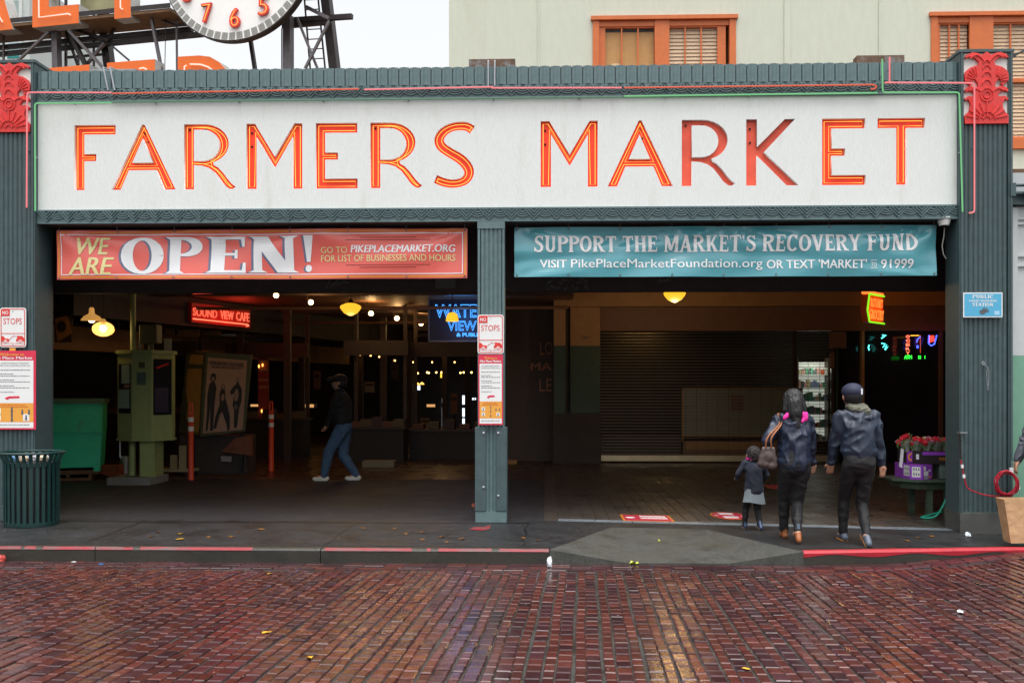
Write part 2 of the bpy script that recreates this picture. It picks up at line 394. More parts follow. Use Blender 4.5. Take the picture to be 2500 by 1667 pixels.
# pavement with the ramp cut out of it
B_ = gnd(1492, 1286.6); C_ = gnd(1722, 1292)
E_ = Vector((XY(1530, KY), 0, 0)); E_.y = kerbY(E_.x); G_ = Vector((XY(1790, KY), 0, 0)); G_.y = kerbY(G_.x)
E_.z = kerbBase(E_.x) + 0.012; G_.z = kerbBase(G_.x) + 0.012
A_ = Vector((rA.x, rA.y, zf(rA.x, rA.y))); D_ = Vector((KR[0].x, KR[0].y, zf(KR[0].x, KR[0].y)))
kw = 0.15
def edge_pts(x0, x1, n, dy): return [Vector((x0 + (x1 - x0) * i / n, kerbY(x0 + (x1 - x0) * i / n) + dy, 0)) for i in range(n + 1)]
poly = edge_pts(-9.0, A_.x, 8, kw) + [A_, Vector(B_), Vector(C_), D_] + edge_pts(D_.x, 9.0, 8, kw)
poly += [Vector((x, 0.06, 0)) for x in (9.0, 6, 4, 2, 0, -2, -5, -9.0)]
mb = MB(); vs = [(p.x, p.y, zf(p.x, min(p.y, 0))) for p in poly]; mb.add(vs, [tuple(range(len(vs)))])
me = mb.mesh('sidewalk', fixn=False); bm = bmesh.new(); bm.from_mesh(me); bmesh.ops.triangulate(bm, faces=bm.faces); bm.to_mesh(me); bm.free(); me.materials.append(m_side)
tag(link('sidewalk', me), 'dark wet asphalt pavement in front of the market hall', kind='structure')
mb = MB(); zb = -0.30
mb.add([A_, B_, C_, D_, E_, G_], [(0, 4, 1), (1, 4, 5), (1, 5, 2), (2, 5, 3)])
mb.add([A_ , E_, Vector((E_.x, E_.y, zb)), Vector((A_.x, A_.y, zb))], [(0, 1, 2, 3)])
mb.add([E_, G_, Vector((G_.x, G_.y, zb)), Vector((E_.x, E_.y, zb))], [(0, 1, 2, 3)])
mb.add([G_, D_, Vector((D_.x, D_.y, zb)), Vector((G_.x, G_.y, zb))], [(0, 1, 2, 3)])
tag(mb.build('kerb_ramp', m_ramp), 'pale concrete kerb ramp sloping down to the brick road', kind='structure')
# kerb: long stones end to end, red paint on top
kerb = tag(bpy.data.objects.new('kerb', None), 'concrete kerb with worn red paint along its top', kind='structure'); COL.objects.link(kerb)
def kerb_run(x0, x1, seg, fresh):
    n = max(1, round((x1 - x0) / seg))
    for i in range(n):
        a = x0 + (x1 - x0) * i / n + (0.004 if i else 0); b = x0 + (x1 - x0) * (i + 1) / n - 0.004
        m2 = MB(); k = 4; prof = []
        for j in range(k + 1):
            x = a + (b - a) * j / k; y = kerbY(x); z = zf(x, y); zr = kerbBase(x) - 0.12
            prof += [(x, y, zr), (x, y, z - 0.022), (x, y + 0.02, z - 0.002), (x, y + kw, z - 0.001), (x, y + kw, zr)]
        fs = [(j * 5 + q, (j + 1) * 5 + q, (j + 1) * 5 + q + 1, j * 5 + q + 1) for j in range(k) for q in range(4)]
        fs += [(0, 1, 2, 3, 4), tuple(k * 5 + q for q in (4, 3, 2, 1, 0))]
        m2.add(prof, fs); st = m2.build('kerbstone', m_kerb, kerb)
        m3 = MB(); e = 0.004; kk = 60
        for j in range(kk):
            q = []; xm = a + (b - a) * (j + .5) / kk
            if noise.noise((xm * 2.6, 1.5, 0)) + .5 * noise.noise((xm * 11, 4, 0)) < (-.75 if fresh else -.22): continue
            for x in (a + (b - a) * j / kk, a + (b - a) * (j + 1) / kk):
                y = kerbY(x); z = zf(x, y)
                if fresh: q += [(x, y - e, z - 0.050 + 0.015 * sin(x * 7)), (x, y - e, z - 0.020), (x, y + 0.022, z + e), (x, y + 0.075 + 0.02 * noise.noise((x * 6, 0, 0)), z + e)]
                else: q += [(x, y - e, z - 0.022), (x, y - e, z - 0.020), (x, y + 0.022, z + e), (x, y + 0.036 + 0.03 * noise.noise((x * 3, 0, 0)), z + e)]
            m3.add(q, [(0, 4, 5, 1), (1, 5, 6, 2), (2, 6, 7, 3)])
        m3.build('red_paint', m_redp2 if fresh else m_redp, st)
kerb_run(-9.0, A_.x, 2.3, False); kerb_run(D_.x, 9.0, 2.9, True)

# brick road
road = tag(bpy.data.objects.new('road', None), 'wet red brick street with long brick rows running up to the kerb', kind='structure'); COL.objects.link(road)
mb = MB(); nx, ny = 60, 26
xs = [-60, -30, -15] + [-9 + 18 * i / 200 for i in range(201)] + [15, 30, 60]
ys = [-60, -30, -16, -12] + [-9.5 + 7.9 * i / 96 for i in range(97)]
for y in ys:
    for x in xs: mb.v.append((x, min(y, kerbY(x) + 0.1), roadZ(x, y) - 0.0145 + 0.005 * noise.noise((x * 5, y * 5, 0)) + 0.003 * noise.noise((x * 14, y * 14, 3))))
w_ = len(xs)
for j in range(len(ys) - 1):
    for i in range(w_ - 1): mb.f.append((j * w_ + i, j * w_ + i + 1, (j + 1) * w_ + i + 1, (j + 1) * w_ + i)); mb.mi.append(0)
tag(mb.build('roadbed', m_mort, road, fixn=False), kind='stuff')
def brick_geo(w, l, jit, c=0.006):
    a, b = w / 2, l / 2; c = random.uniform(.005, .011); J = lambda: random.uniform(-jit, jit)
    t = [J() for _ in range(4)]
    v = [(-a, -b, -.04), (a, -b, -.04), (a, b, -.04), (-a, b, -.04), (-a, -b, -.006 + t[0]), (a, -b, -.006 + t[1]), (a, b, -.006 + t[2]), (-a, b, -.006 + t[3]),
         (-a + c, -b + c * 1.6, t[0]), (a - c, -b + c * 1.6, t[1]), (a - c, b - c * 1.6, t[2]), (-a + c, b - c * 1.6, t[3])]
    f = [(8, 9, 10, 11), (4, 5, 9, 8), (5, 6, 10, 9), (6, 7, 11, 10), (7, 4, 8, 11), (0, 1, 5, 4), (1, 2, 6, 5), (2, 3, 7, 6), (3, 0, 4, 7)]
    return v, f
WN, WD, BL = 0.061, 0.085, 0.150
kinds = {}
for nm, w, m in (('n', WN, m_bred), ('w', WD, m_bdrk), ('w2', WD, m_bred)):
    for l in (0.118, 0.135, 0.150):
        for q in range(2):
            me = bpy.data.meshes.new('brick'); v, f = brick_geo(w, l, 0.0); me.from_pydata(v, [], f); me.materials.append(m); kinds[(nm, l, q)] = me
ba = radians(2.35); dv = Vector((sin(ba), cos(ba), 0)); du = Vector((cos(ba), -sin(ba), 0))
bricks = []
u = -9.0; col_i = 0; O_ = Vector((0, -1.8, 0))
while u < 9.0:
    wide = col_i % 2; w = WD if wide else WN
    uc = u + w / 2; v = -7.2 + random.uniform(0, .15)
    wob = random.uniform(-.006, .006)
    while v < 0.6:
        l = random.choice((0.118, 0.135, 0.135, 0.150)) if wide else random.choice((0.135, 0.150, 0.150))
        c = O_ + du * (uc + wob + 0.004 * sin(v * 3 + col_i)) + dv * (v + l / 2)
        v += l + 0.009 + random.uniform(0, 0.004)
        if c.y + l / 2 > kerbY(c.x) - 0.40 or abs(c.x) > 8.2: continue
        nm = ('w2' if random.random() < 0.28 else 'w') if wide else 'n'
        bricks.append((c, l, nm, ba, w))
    u += w + 0.0135; col_i += 1
def inview(p):
    d = p - CAM; dz = d.dot(FWD)
    if dz < 0.5: return None
    return 1250 + F * d.dot(RGT) / dz, YH - F * d.z / dz, dz
rank = []
for i, b in enumerate(bricks):
    q = inview(Vector((b[0].x, b[0].y, roadZ(b[0].x, b[0].y))))
    if q and 0 < q[0] < 2500 and q[1] < 1672: rank.append((q[2], i))
rank.sort(); near = set(i for _, i in rank[:296])
st = MB(); stm = [m_bred, m_bdrk]
for i, (c, l, nm, ang, w) in enumerate(bricks):
    z = roadZ(c.x, c.y) + random.uniform(-.004, .002) - (0.008 if random.random() < .04 else 0)
    rx, ry, rz = random.uniform(-.016, .016) - 0.026, random.uniform(-.02, .02), -ang + random.uniform(-.012, .012)
    if i in near:
        o = link('brick', kinds[(nm, l, random.randrange(2))], road, loc=(c.x, c.y, z), rot=(rx, ry, rz))
    else:
        v, f = brick_geo(w, l, 0.0); R = Matrix.Translation((c.x, c.y, z)) @ Matrix.Rotation(rz, 4, 'Z') @ Matrix.Rotation(rx, 4, 'X') @ Matrix.Rotation(ry, 4, 'Y')
        st.cur = 1 if nm == 'w' else 0; st.add([R @ Vector(p) for p in v], f)
# gutter courses laid along the kerb
x = -8.5
for row in range(4):
    x = -8.5 + random.uniform(0, .1)
    while x < 8.5:
        y = kerbY(x) - 0.055 - row * 0.098; z = roadZ(x, y) + random.uniform(-.004, .001)
        slope = atan2(kerbY(x + .1) - kerbY(x - .1), .2); slz = atan2(roadZ(x + .1, y) - roadZ(x - .1, y), .2)
        v, f = brick_geo(0.19, 0.085, 0.0); R = Matrix.Translation((x, y, z)) @ Matrix.Rotation(slope, 4, 'Z') @ Matrix.Rotation(-slz, 4, 'Y')
        st.cur = 1 if random.random() < .8 else 0; st.add([R @ Vector(p) for p in v], f); x += 0.2
tag(st.build('brick_field', stm, road, fixn=False), kind='stuff')

# hall floors
m_tile = mat('brown_quarry_tile', (0.056, 0.046, 0.039), 0.36, var=0.25, vs=18, rvar=0.12, isl=0.07, bump=0.15, bs=60, pos=True, stain=(0.034, 0.022, 0.017), ss=1.4, st=0.52)
m_grout = mat('dark_grout', (0.044, 0.033, 0.026), 0.6, var=0.3)
m_thr = mat('threshold_stone', (0.16, 0.185, 0.205), 0.35, var=0.25, vs=20, rvar=0.1, stain=(0.09, 0.10, 0.11), ss=4)
floor = tag(bpy.data.objects.new('hall_floor', None), 'brown tiled floor of the market hall', kind='structure'); COL.objects.link(floor)
def sheet(name, m, x0, x1, y0, y1, dz, nx, ny, parent=None):
    mb = MB()
    for j in range(ny + 1):
        for i in range(nx + 1):
            x = x0 + (x1 - x0) * i / nx; y = y0 + (y1 - y0) * j / ny; mb.v.append((x, y, zf(x, max(y, 0.0)) + dz))
    for j in range(ny):
        for i in range(nx): a = j * (nx + 1) + i; mb.f.append((a, a + 1, a + nx + 2, a + nx + 1)); mb.mi.append(0)
    return mb.build(name, m, parent, fixn=False)
sheet('screed', m_grout, 0.0, 9.5, 0.05, 26, -0.012, 20, 40, floor)
m_bfl = mat('worn_brown_floor', (0.055, 0.028, 0.016), 0.32, var=0.3, vs=5, rvar=0.12, stain=(0.035, 0.022, 0.015), ss=0.9)
sheet('back_floor', m_bfl, -13, 0.0, 5.4, 26, 0.0, 4, 6, floor)
tag(sheet('asphalt_apron', m_asph, -13, 0.0, 0.06, 5.4, 0.0, 10, 6), 'dark asphalt driveway running into the left bay of the hall', kind='structure')
tmesh = {}
tp = 0.155
for q in range(3):
    a = tp / 2 - 0.003; v = [(-a, -a, -.01), (a, -a, -.01), (a, a, -.01), (-a, a, -.01), (-a, -a, -.002), (a, -a, -.002), (a, a, -.002), (-a, a, -.002), (-a + .003, -a + .003, 0), (a - .003, -a + .003, 0), (a - .003, a - .003, 0), (-a + .003, a - .003, 0)]
    f = [(8, 9, 10, 11), (4, 5, 9, 8), (5, 6, 10, 9), (6, 7, 11, 10), (7, 4, 8, 11), (0, 1, 5, 4), (1, 2, 6, 5), (2, 3, 7, 6), (3, 0, 4, 7)]
    me = bpy.data.meshes.new('tile'); me.from_pydata(v, [], f); me.materials.append(m_tile); tmesh[q] = me
st = MB(); nx = 33
for j in range(62):
    for i in range(nx + 22):
        x = 0.17 + tp * (i + 0.5); y = 0.24 + tp * (j + 0.5); z = zf(x, y) + random.uniform(-.001, .001); rr = (zf(x, y + .05) - zf(x, y - .05)) / .1; ry = 0.02 * max(0, 1 - y / 6)
        if j < 9 and i < nx: link('tile', tmesh[(i * 7 + j * 3) % 3], floor, loc=(x, y, z), rot=(rr, ry, 0))
        elif x < 9.3: st.add([(x + p[0], y + p[1], z + p[2] - ry * p[0]) for p in v], f[:5])
tag(st.build('tile_field', m_tile, floor, fixn=False), kind='stuff')
mb = MB()
for i in range(12):
    a = 0.17 + i * 0.44; b = a + 0.432
    mb.add([(x, y, zf(x, 0) + 0.006 - (0.03 if y < 0.07 and False else 0)) for x, y in ((a, 0.065), (b, 0.065), (b, 0.235), (a, 0.235))] + [(x, y, zf(x, 0) - .03) for x, y in ((a, 0.065), (b, 0.065), (b, 0.235), (a, 0.235))],
           [(0, 1, 2, 3), (0, 4, 5, 1), (1, 5, 6, 2), (3, 2, 6, 7), (0, 3, 7, 4)])
mb.build('threshold', m_thr, floor)

# grit, gum and chips lying about (far too many and too small to count)
def litter_field(name, m, parent, n, x0, x1, y0, y1, zfun, smin, smax, seed):
    rnd = random.Random(seed); mb = MB()
    for _ in range(n):
        x = rnd.uniform(x0, x1); y = rnd.uniform(y0, y1); s = rnd.uniform(smin, smax); a = rnd.uniform(0, 6.3); k = 5; z = zfun(x, y)
        mb.add([(x + s * cos(a + 2 * pi * i / k) * rnd.uniform(.5, 1), y + s * .7 * sin(a + 2 * pi * i / k), z + .003) for i in range(k)] + [(x, y, z + .003 + s * .35)], [(i, (i + 1) % k, k) for i in range(k)])
    tag(mb.build(name, m, parent, fixn=False), kind='stuff')
sw = bpy.data.objects['sidewalk']
litter_field('grit', mat('pale_grit', (.13, .12, .11), .6, var=.5, vs=30), sw, 420, -7, 1.4, -1.6, -.05, lambda x, y: zf(x, y), .003, .011, 4)
litter_field('gum_spots', mat('old_gum', (.010, .010, .010), .6), sw, 160, -7, 6.5, -1.55, -.1, lambda x, y: zf(x, y) - .002 if x < 1.3 or x > 4 else -1, .008, .024, 9)
litter_field('grit', mat('pale_grit', (.13, .12, .11), .6), road, 260, -7, 7, -7.0, -1.95, lambda x, y: roadZ(x, y) - .003, .003, .010, 12)
def seam(pts, w, m, name):
    mb = MB()
    for a, b in zip(pts, pts[1:]):
        d = Vector((b[0] - a[0], b[1] - a[1])).normalized(); n = Vector((-d.y, d.x)) * w / 2
        mb.add([(a[0] + n.x, a[1] + n.y, zf(*a) + .004), (a[0] - n.x, a[1] - n.y, zf(*a) + .004), (b[0] - n.x, b[1] - n.y, zf(*b) + .004), (b[0] + n.x, b[1] + n.y, zf(*b) + .004)], [(0, 1, 2, 3)])
    mb.build(name, m, sw, fixn=False)
m_seam = mat('tar_seam', (.012, .011, .011), .35)
for x in (-4.7, -2.2, -.2): seam([(x + .02 * sin(i * 2.1 + x), -1.66 + i * .2) for i in range(9)], .016, m_seam, 'expansion_joint')
seam([(-6.5 + i * .4, -.16 + .04 * noise.noise((i * .5, 2, 0))) for i in range(17)], .030, m_seam, 'tar_joint')
seam([(3.0 + i * .25, -.55 - .25 * i * .25 + .03 * noise.noise((i, 5, 0))) for i in range(5)], .010, m_seam, 'crack')

# ================================================================== the market building: street front
m_teal = mat('teal_painted_plaster', (0.105, 0.165, 0.172), 0.55, var=0.16, vs=14, bump=0.25, bs=70, stain=(0.055, 0.085, 0.088), ss=2.2, st=0.56)
m_teald = mat('dark_teal_paint', (0.052, 0.085, 0.090), 0.5, var=0.2, vs=9, bump=0.2, bs=60, stain=(0.10, 0.135, 0.138), ss=16, st=0.66)
m_panel = mat('white_stucco', (0.71, 0.735, 0.715), 0.8, var=0.05, vs=40, bump=0.35, bs=130, stain=(0.62, 0.63, 0.58), ss=2.2, st=0.56, stretch=(1.2, 1, .22))
m_lred = mat('letter_red', (0.86, 0.040, 0.006), 0.45, var=0.12, vs=10, stain=(0.35, 0.03, 0.012), ss=14, st=0.70)
m_lred2 = mat('letter_red_dull', (0.80, 0.095, 0.045), 0.5, var=0.14, vs=10, stain=(0.30, 0.04, 0.025), ss=10, st=0.68)
m_orn = mat('ornament_red', (0.66, 0.035, 0.030), 0.45, var=0.2, vs=30, bump=0.4, bs=90)
m_ornw = mat('ornament_white', (0.72, 0.74, 0.70), 0.7, var=0.06)
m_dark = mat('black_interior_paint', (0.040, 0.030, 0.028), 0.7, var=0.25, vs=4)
m_neon = glow('neon_orange_tube', (1.0, 0.36, 0.05), 1.25)
m_npink = glow('neon_pink_tube', (1.0, 0.24, 0.26), 0.42)
m_nora = glow('neon_red_orange_tube', (1.0, 0.13, 0.05), 0.32)
m_ngrn = glow('neon_green_tube', (0.30, 1.0, 0.40), 0.24)
m_ngrnd = glow('neon_green_dim_tube', (0.26, 0.70, 0.40), 0.12)
m_hole = mat('electrode_housing', (0.015, 0.012, 0.012), 0.5)
m_metal = mat('galvanised_steel', (0.38, 0.40, 0.42), 0.4, 0.8, var=0.2)
m_rust = mat('rusty_sheet', (0.14, 0.08, 0.05), 0.7, 0.2, var=0.4, vs=12, stain=(0.22, 0.25, 0.27), ss=6, st=0.5)

mk = thing('market_building', 'teal and white market hall front with red FARMERS MARKET letters and two wide bays', 'building', (0, 0, 0))
XL, XR = XY(95), XY(2334)               # inner edges of the end pillars
XC0, XC1 = XY(1167), XY(1232)
Z_TOP, Z_PAR, Z_FR, Z_P1, Z_P0, Z_LIN = ZY(165), ZY(209), ZY(238), ZY(242), ZY(507), ZY(542)

# ---- letters
def rect(x0, y0, x1, y1): return [(x0, y0), (x1, y0), (x1, y1), (x0, y1)]
def ell(cx, cy, rx, ry, a0, a1, n=16): return arc(cx, cy, rx, ry, a0, a1, n)
def catmull(pts, k=5):
    out = []; n = len(pts)
    for i in range(n - 1):
        p0, p1, p2, p3 = pts[max(i - 1, 0)], pts[i], pts[i + 1], pts[min(i + 2, n - 1)]
        for j in range(k):
            t = j / k
            out.append(tuple(0.5 * (2 * p1[d] + (p2[d] - p0[d]) * t + (2 * p0[d] - 5 * p1[d] + 4 * p2[d] - p3[d]) * t * t + (3 * p1[d] - p0[d] - 3 * p2[d] + p3[d]) * t ** 3) for d in range(len(p1))))
    out.append(tuple(pts[-1])); return out
sp = catmull([(.600, .875, .135), (.52, .925, .135), (.41, .938, .13), (.27, .915, .13), (.15, .845, .14), (.085, .735, .15), (.125, .625, .15), (.25, .535, .15), (.40, .445, .155), (.505, .345, .155), (.55, .235, .15), (.51, .135, .14), (.42, .080, .13), (.29, .062, .13), (.15, .085, .13), (.025, .135, .13)], 4)
sl, sr = [], []
for i, (x, y, w) in enumerate(sp):
    a = sp[max(i - 1, 0)]; b = sp[min(i + 1, len(sp) - 1)]; dx, dy = b[0] - a[0], b[1] - a[1]; l = math.hypot(dx, dy)
    sl.append((x - dy / l * w / 2, y + dx / l * w / 2)); sr.append((x + dy / l * w / 2, y - dx / l * w / 2))
GL = {
 'F': (0.632, [[(0, 0), (0, 1), (.632, 1), (.632, .855), (.151, .855), (.151, .555), (.334, .555), (.334, .445), (.151, .445), (.151, 0)]], []),
 'E': (0.655, [[(0, 0), (0, 1), (.655, 1), (.655, .850), (.147, .850), (.147, .550), (.350, .550), (.350, .440), (.147, .440), (.147, .150), (.660, .150), (.660, 0)]], []),
 'T': (0.717, [[(0, .85), (0, 1), (.717, 1), (.717, .85), (.437, .85), (.437, 0), (.282, 0), (.282, .85)]], []),
 'A': (0.982, [[(0, 0), (.470, 1), (.508, 1), (.982, 0), (.812, 0), (.686, .300), (.268, .300), (.140, 0)]], [[(.318, .415), (.478, .785), (.637, .415)]]),
 'M': (0.858, [[(0, 0), (0, 1), (.130, 1), (.437, .490), (.735, 1), (.858, 1), (.858, 0), (.711, 0), (.711, .795), (.437, .318), (.155, .795), (.155, 0)]], []),
 'K': (0.800, [[(0, 0), (0, 1), (.163, 1), (.163, .576), (.590, 1), (.745, 1), (.270, .505), (.800, 0), (.615, 0), (.163, .450), (.163, 0)]], []),
 'R': (0.795, [[(0, 0), (0, 1), (.30, 1)] + ell(.30, .695, .386, .305, 80, -68, 16) + [(.455, .372), (.52, .335), (.60, .25), (.67, .155), (.73, .085), (.795, .035), (.74, 0.0), (.69, .008), (.62, .062), (.55, .16), (.47, .262), (.38, .328), (.28, .36), (.151, .372), (.151, 0)]],
        [[(.151, .915), (.25, .915)] + ell(.29, .675, .255, .24, 80, -90, 14) + [(.151, .435)]]),
 'S': (0.628, [sl + sr[::-1]], []),
}
def area(p): return sum(p[i][0] * p[(i + 1) % len(p)][1] - p[(i + 1) % len(p)][0] * p[i][1] for i in range(len(p))) / 2
def inset(poly, d):                     # offset to the left of a counter-clockwise polygon
    if area(poly) < 0: poly = poly[::-1]
    q = [p for i, p in enumerate(poly) if math.hypot(p[0] - poly[i - 1][0], p[1] - poly[i - 1][1]) > 1e-4]; n = len(q); out = []
    for i in range(n):
        a, b, c = q[i - 1], q[i], q[(i + 1) % n]
        e1 = Vector((b[0] - a[0], b[1] - a[1])).normalized(); e2 = Vector((c[0] - b[0], c[1] - b[1])).normalized()
        n1 = Vector((-e1.y, e1.x)); n2 = Vector((-e2.y, e2.x)); mv = n1 + n2
        if mv.length < 1e-3: continue
        mv = mv.normalized(); k = d / max(0.45, mv.dot(n1)); out.append((b[0] + mv.x * k, b[1] + mv.y * k))
    return out
LZ0, LZ1 = ZY(465, 0, 234), ZY(307, 0, 234)
row = [('F', 184, 284, 1), ('A', 274, 430, 1), ('R', 451, 577, 1), ('M', 603, 739, 1), ('E', 772, 873, 1), ('R', 905, 1032, 1), ('S', 1059, 1158, 1),
       ('M', 1320, 1459, 1), ('A', 1483, 1643, 1), ('R', 1664, 1794, 0), ('K', 1821, 1949, 0), ('E', 2006, 2111, 1), ('T', 2141, 2257, 1)]
loops = []; REC = 0.055; PF = -0.02     # front of the white panel, depth of the letter channels
letters = []
for ch, a, b, lit in row:
    x0, x1 = XY(a), XY(b); w, outs, ins = GL[ch]; sx = (x1 - x0) / w; h = LZ1 - LZ0
    f = lambda p: (x0 + p[0] * sx, LZ0 + p[1] * h)
    o2 = [[f(p) for p in o] for o in outs]; i2 = [[f(p) for p in o] for o in ins]
    loops += o2 + i2; letters.append((ch, o2, i2, lit))
cu = bpy.data.curves.new('panel', 'CURVE'); cu.dimensions = '2D'; cu.fill_mode = 'BOTH'; cu.extrude = REC / 2
for lp in [rect(XL, Z_P0, XR, Z_P1)] + loops:
    s = cu.splines.new('POLY'); s.points.add(len(lp) - 1); s.use_cyclic_u = True
    for p, q in zip(s.points, lp): p.co = (q[0], q[1], 0, 1)
o = bpy.data.objects.new('panel', cu); COL.objects.link(o); me = evald(o); bpy.data.objects.remove(o)
for v in me.vertices: v.co = (v.co.x, PF + REC / 2 - v.co.z, v.co.y)
me.materials.clear(); me.materials.append(m_panel); me.name = 'sign_panel'
link('sign_panel', me, mk)
mb = MB(); mb.box(XL, XR, PF + REC + 0.012, 0.25, Z_P0, Z_P1); mb.build('panel_backing', m_teald, mk)
hb = MB(); hb.lathe([(0.012, 0), (0.014, 0.012), (0.008, 0.012), (0.007, 0.004)], 10); 
for ch, o2, i2, lit in letters:
    cu = bpy.data.curves.new('l', 'CURVE'); cu.dimensions = '2D'; cu.fill_mode = 'BOTH'
    for lp in o2 + i2:
        s = cu.splines.new('POLY'); s.points.add(len(lp) - 1); s.use_cyclic_u = True
        for p, q in zip(s.points, lp): p.co = (q[0], q[1], 0, 1)
    ob = bpy.data.objects.new('l', cu); COL.objects.link(ob); me = evald(ob); bpy.data.objects.remove(ob)
    for v in me.vertices: v.co = (v.co.x, PF + REC - 0.004, v.co.y)
    me.materials.clear(); me.materials.append(m_lred if lit else m_lred2)
    lo = link('letter', me, mk); xs = [p[0] for p in o2[0]]; zs = [p[1] for p in o2[0]]
    tag(lo, 'red channel letter %s %s' % (ch, 'outlined by a lit neon tube' if lit else 'without its neon tube'))
    if lit:
        t = MB(); yy = PF + 0.024
        for lp in o2: 
            q = inset(lp, 0.029); t.tube([(x, yy, z) for x, z in q], 0.0032, 6, closed=True)
        for lp in i2:
            q = inset(lp[::1], -0.029); t.tube([(x, yy, z) for x, z in q], 0.0032, 6, closed=True)
        t.build('neon_tube', m_neon, lo, smooth=True)
    e = MB(); x = min(xs) + 0.052; z = max(zs) - 0.10
    for k in range(2 if ch in 'MKRA' else 0):
        if ch == 'A': cx = (min(xs) + max(xs)) / 2 - .005 + k * .035; cz = max(zs) - 0.095 - k * .10
        else: cx = x + (k * 0.19 if ch == 'R' else 0); cz = (max(zs) - .055) if ch == 'R' else z - k * .16
        e.tube([(cx, PF + REC - 0.006, cz), (cx, PF + 0.035, cz - .004)], [0.013, 0.011], 8)
    if e.v: e.build('electrode', m_hole, lo)

# ---- friezes: chevrons over fans, each motif its own piece
def ridge(mb, pts, w, y, d):            # raised bead with a bevelled profile along pts (x, z)
    n = len(pts); vs = []
    for i in range(n):
        a = pts[max(i - 1, 0)]; b = pts[min(i + 1, n - 1)]; dx, dz = b[0] - a[0], b[1] - a[1]; l = math.hypot(dx, dz); nx, nz = -dz / l, dx / l
        x, z = pts[i]
        vs += [(x + nx * w / 2, y, z + nz * w / 2), (x + nx * w * .32, y - d, z + nz * w * .32), (x - nx * w * .32, y - d, z - nz * w * .32), (x - nx * w / 2, y, z - nz * w / 2)]
    fs = [(i * 4 + k, i * 4 + k + 1, (i + 1) * 4 + k + 1, (i + 1) * 4 + k) for i in range(n - 1) for k in range(3)]
    fs += [(0, 1, 2, 3), tuple((n - 1) * 4 + k for k in (3, 2, 1, 0))]
    mb.add(vs, fs)
def motif(pw, ph):
    mb = MB(); ap = ph * 0.08
    for k in range(4):                  # nested V, outer pair runs the full height
        off = k * 0.030; half = pw * 0.44
        zt = ph * 0.97; hx = half * (1 - k * 0.30) if k else half
        if k == 0: q = [(-half, zt), (0, ap), (half, zt)]
        else:
            sl_ = half / (zt - ap); zb = ap + off * 1.35; q = [(-(zt - zb) * sl_, zt), (0, zb), ((zt - zb) * sl_, zt)]
        if q[2][0] > 0.006: ridge(mb, q, 0.014, 0, 0.020)
    cx = pw / 2                         # fan of arcs beside the V, opening downwards at the crossing
    for k in range(3):
        r = 0.042 + k * 0.026; zc = ph * 0.97; a = 52 - k * 3
        pts = [(cx + r * 1.15 * sin(radians(t)), zc - r * cos(radians(t))) for t in (-a, -a / 2, 0, a / 2, a)]
        ridge(mb, pts, 0.016, 0, 0.017)
    return mb
def frieze(z0, z1, name, y0):
    mb = MB(); mb.box(XL, XR, y0, 0.25, z0, z1); fr = mb.build(name, m_teal, mk)
    n = 41; pw = (XR - XL) / n; ph = (z1 - z0); me = motif(pw, ph * 0.86).mesh('frieze_motif', fixn=True); me.materials.append(m_teal)
    for i in range(n):
        link('frieze_motif', me, fr, loc=(XL + pw * (i + 0.44), y0, z0 + ph * 0.07))
    return fr
frieze(Z_LIN, Z_P0 - 0.001, 'lower_frieze', -0.035)
frieze(Z_P1 + 0.001, Z_PAR - 0.001, 'upper_frieze', -0.030)
mb = MB(); mb.box(XL, XR, -0.050, -0.034, Z_P0 - 0.022, Z_P0 - 0.004); mb.box(XL, XR, -0.048, -0.034, Z_LIN + 0.001, Z_LIN + 0.014); mb.box(XL, XR, -0.045, -0.029, Z_P1 + 0.001, Z_P1 + 0.02)
mb.build('moulding', m_teal, mk)
# ---- fluted parapet
mb = MB(); mb.box(XL, XR, -0.010, 0.28, Z_PAR, Z_TOP - 0.004); par = mb.build('parapet', m_teald, mk)
n = 85; fw = (XR - XL) / n; h = Z_TOP - Z_PAR
fl = MB(); g = fw / 2 - 0.0065
prof = [(-g, 0.0), (-g, -0.022), (-g * .55, -0.022)] + [(-g * .55 + g * 1.1 * i / 7, -0.022 - 0.014 * sin(pi * i / 7)) for i in range(1, 7)] + [(g * .55, -0.022), (g, -0.022), (g, 0.0)]
k = len(prof); fl.add([(x, y, 0) for x, y in prof] + [(x, y, h) for x, y in prof], [(i, i + 1, i + 1 + k, i + k) for i in range(k - 1)] + [tuple(range(k)), tuple(range(2 * k - 1, k - 1, -1))])
me = fl.mesh('flute'); me.materials.append(m_teal)
for i in range(n): link('flute', me, par, loc=(XL + fw * (i + .5), -0.010, Z_PAR + random.uniform(-.002, .002)))
# lintel and soffit behind the lower frieze
mb = MB(); mb.box(XL, XR, 0.01, 0.24, Z_LIN - 0.004, Z_LIN + 0.05); mb.build('soffit', m_dark, mk)

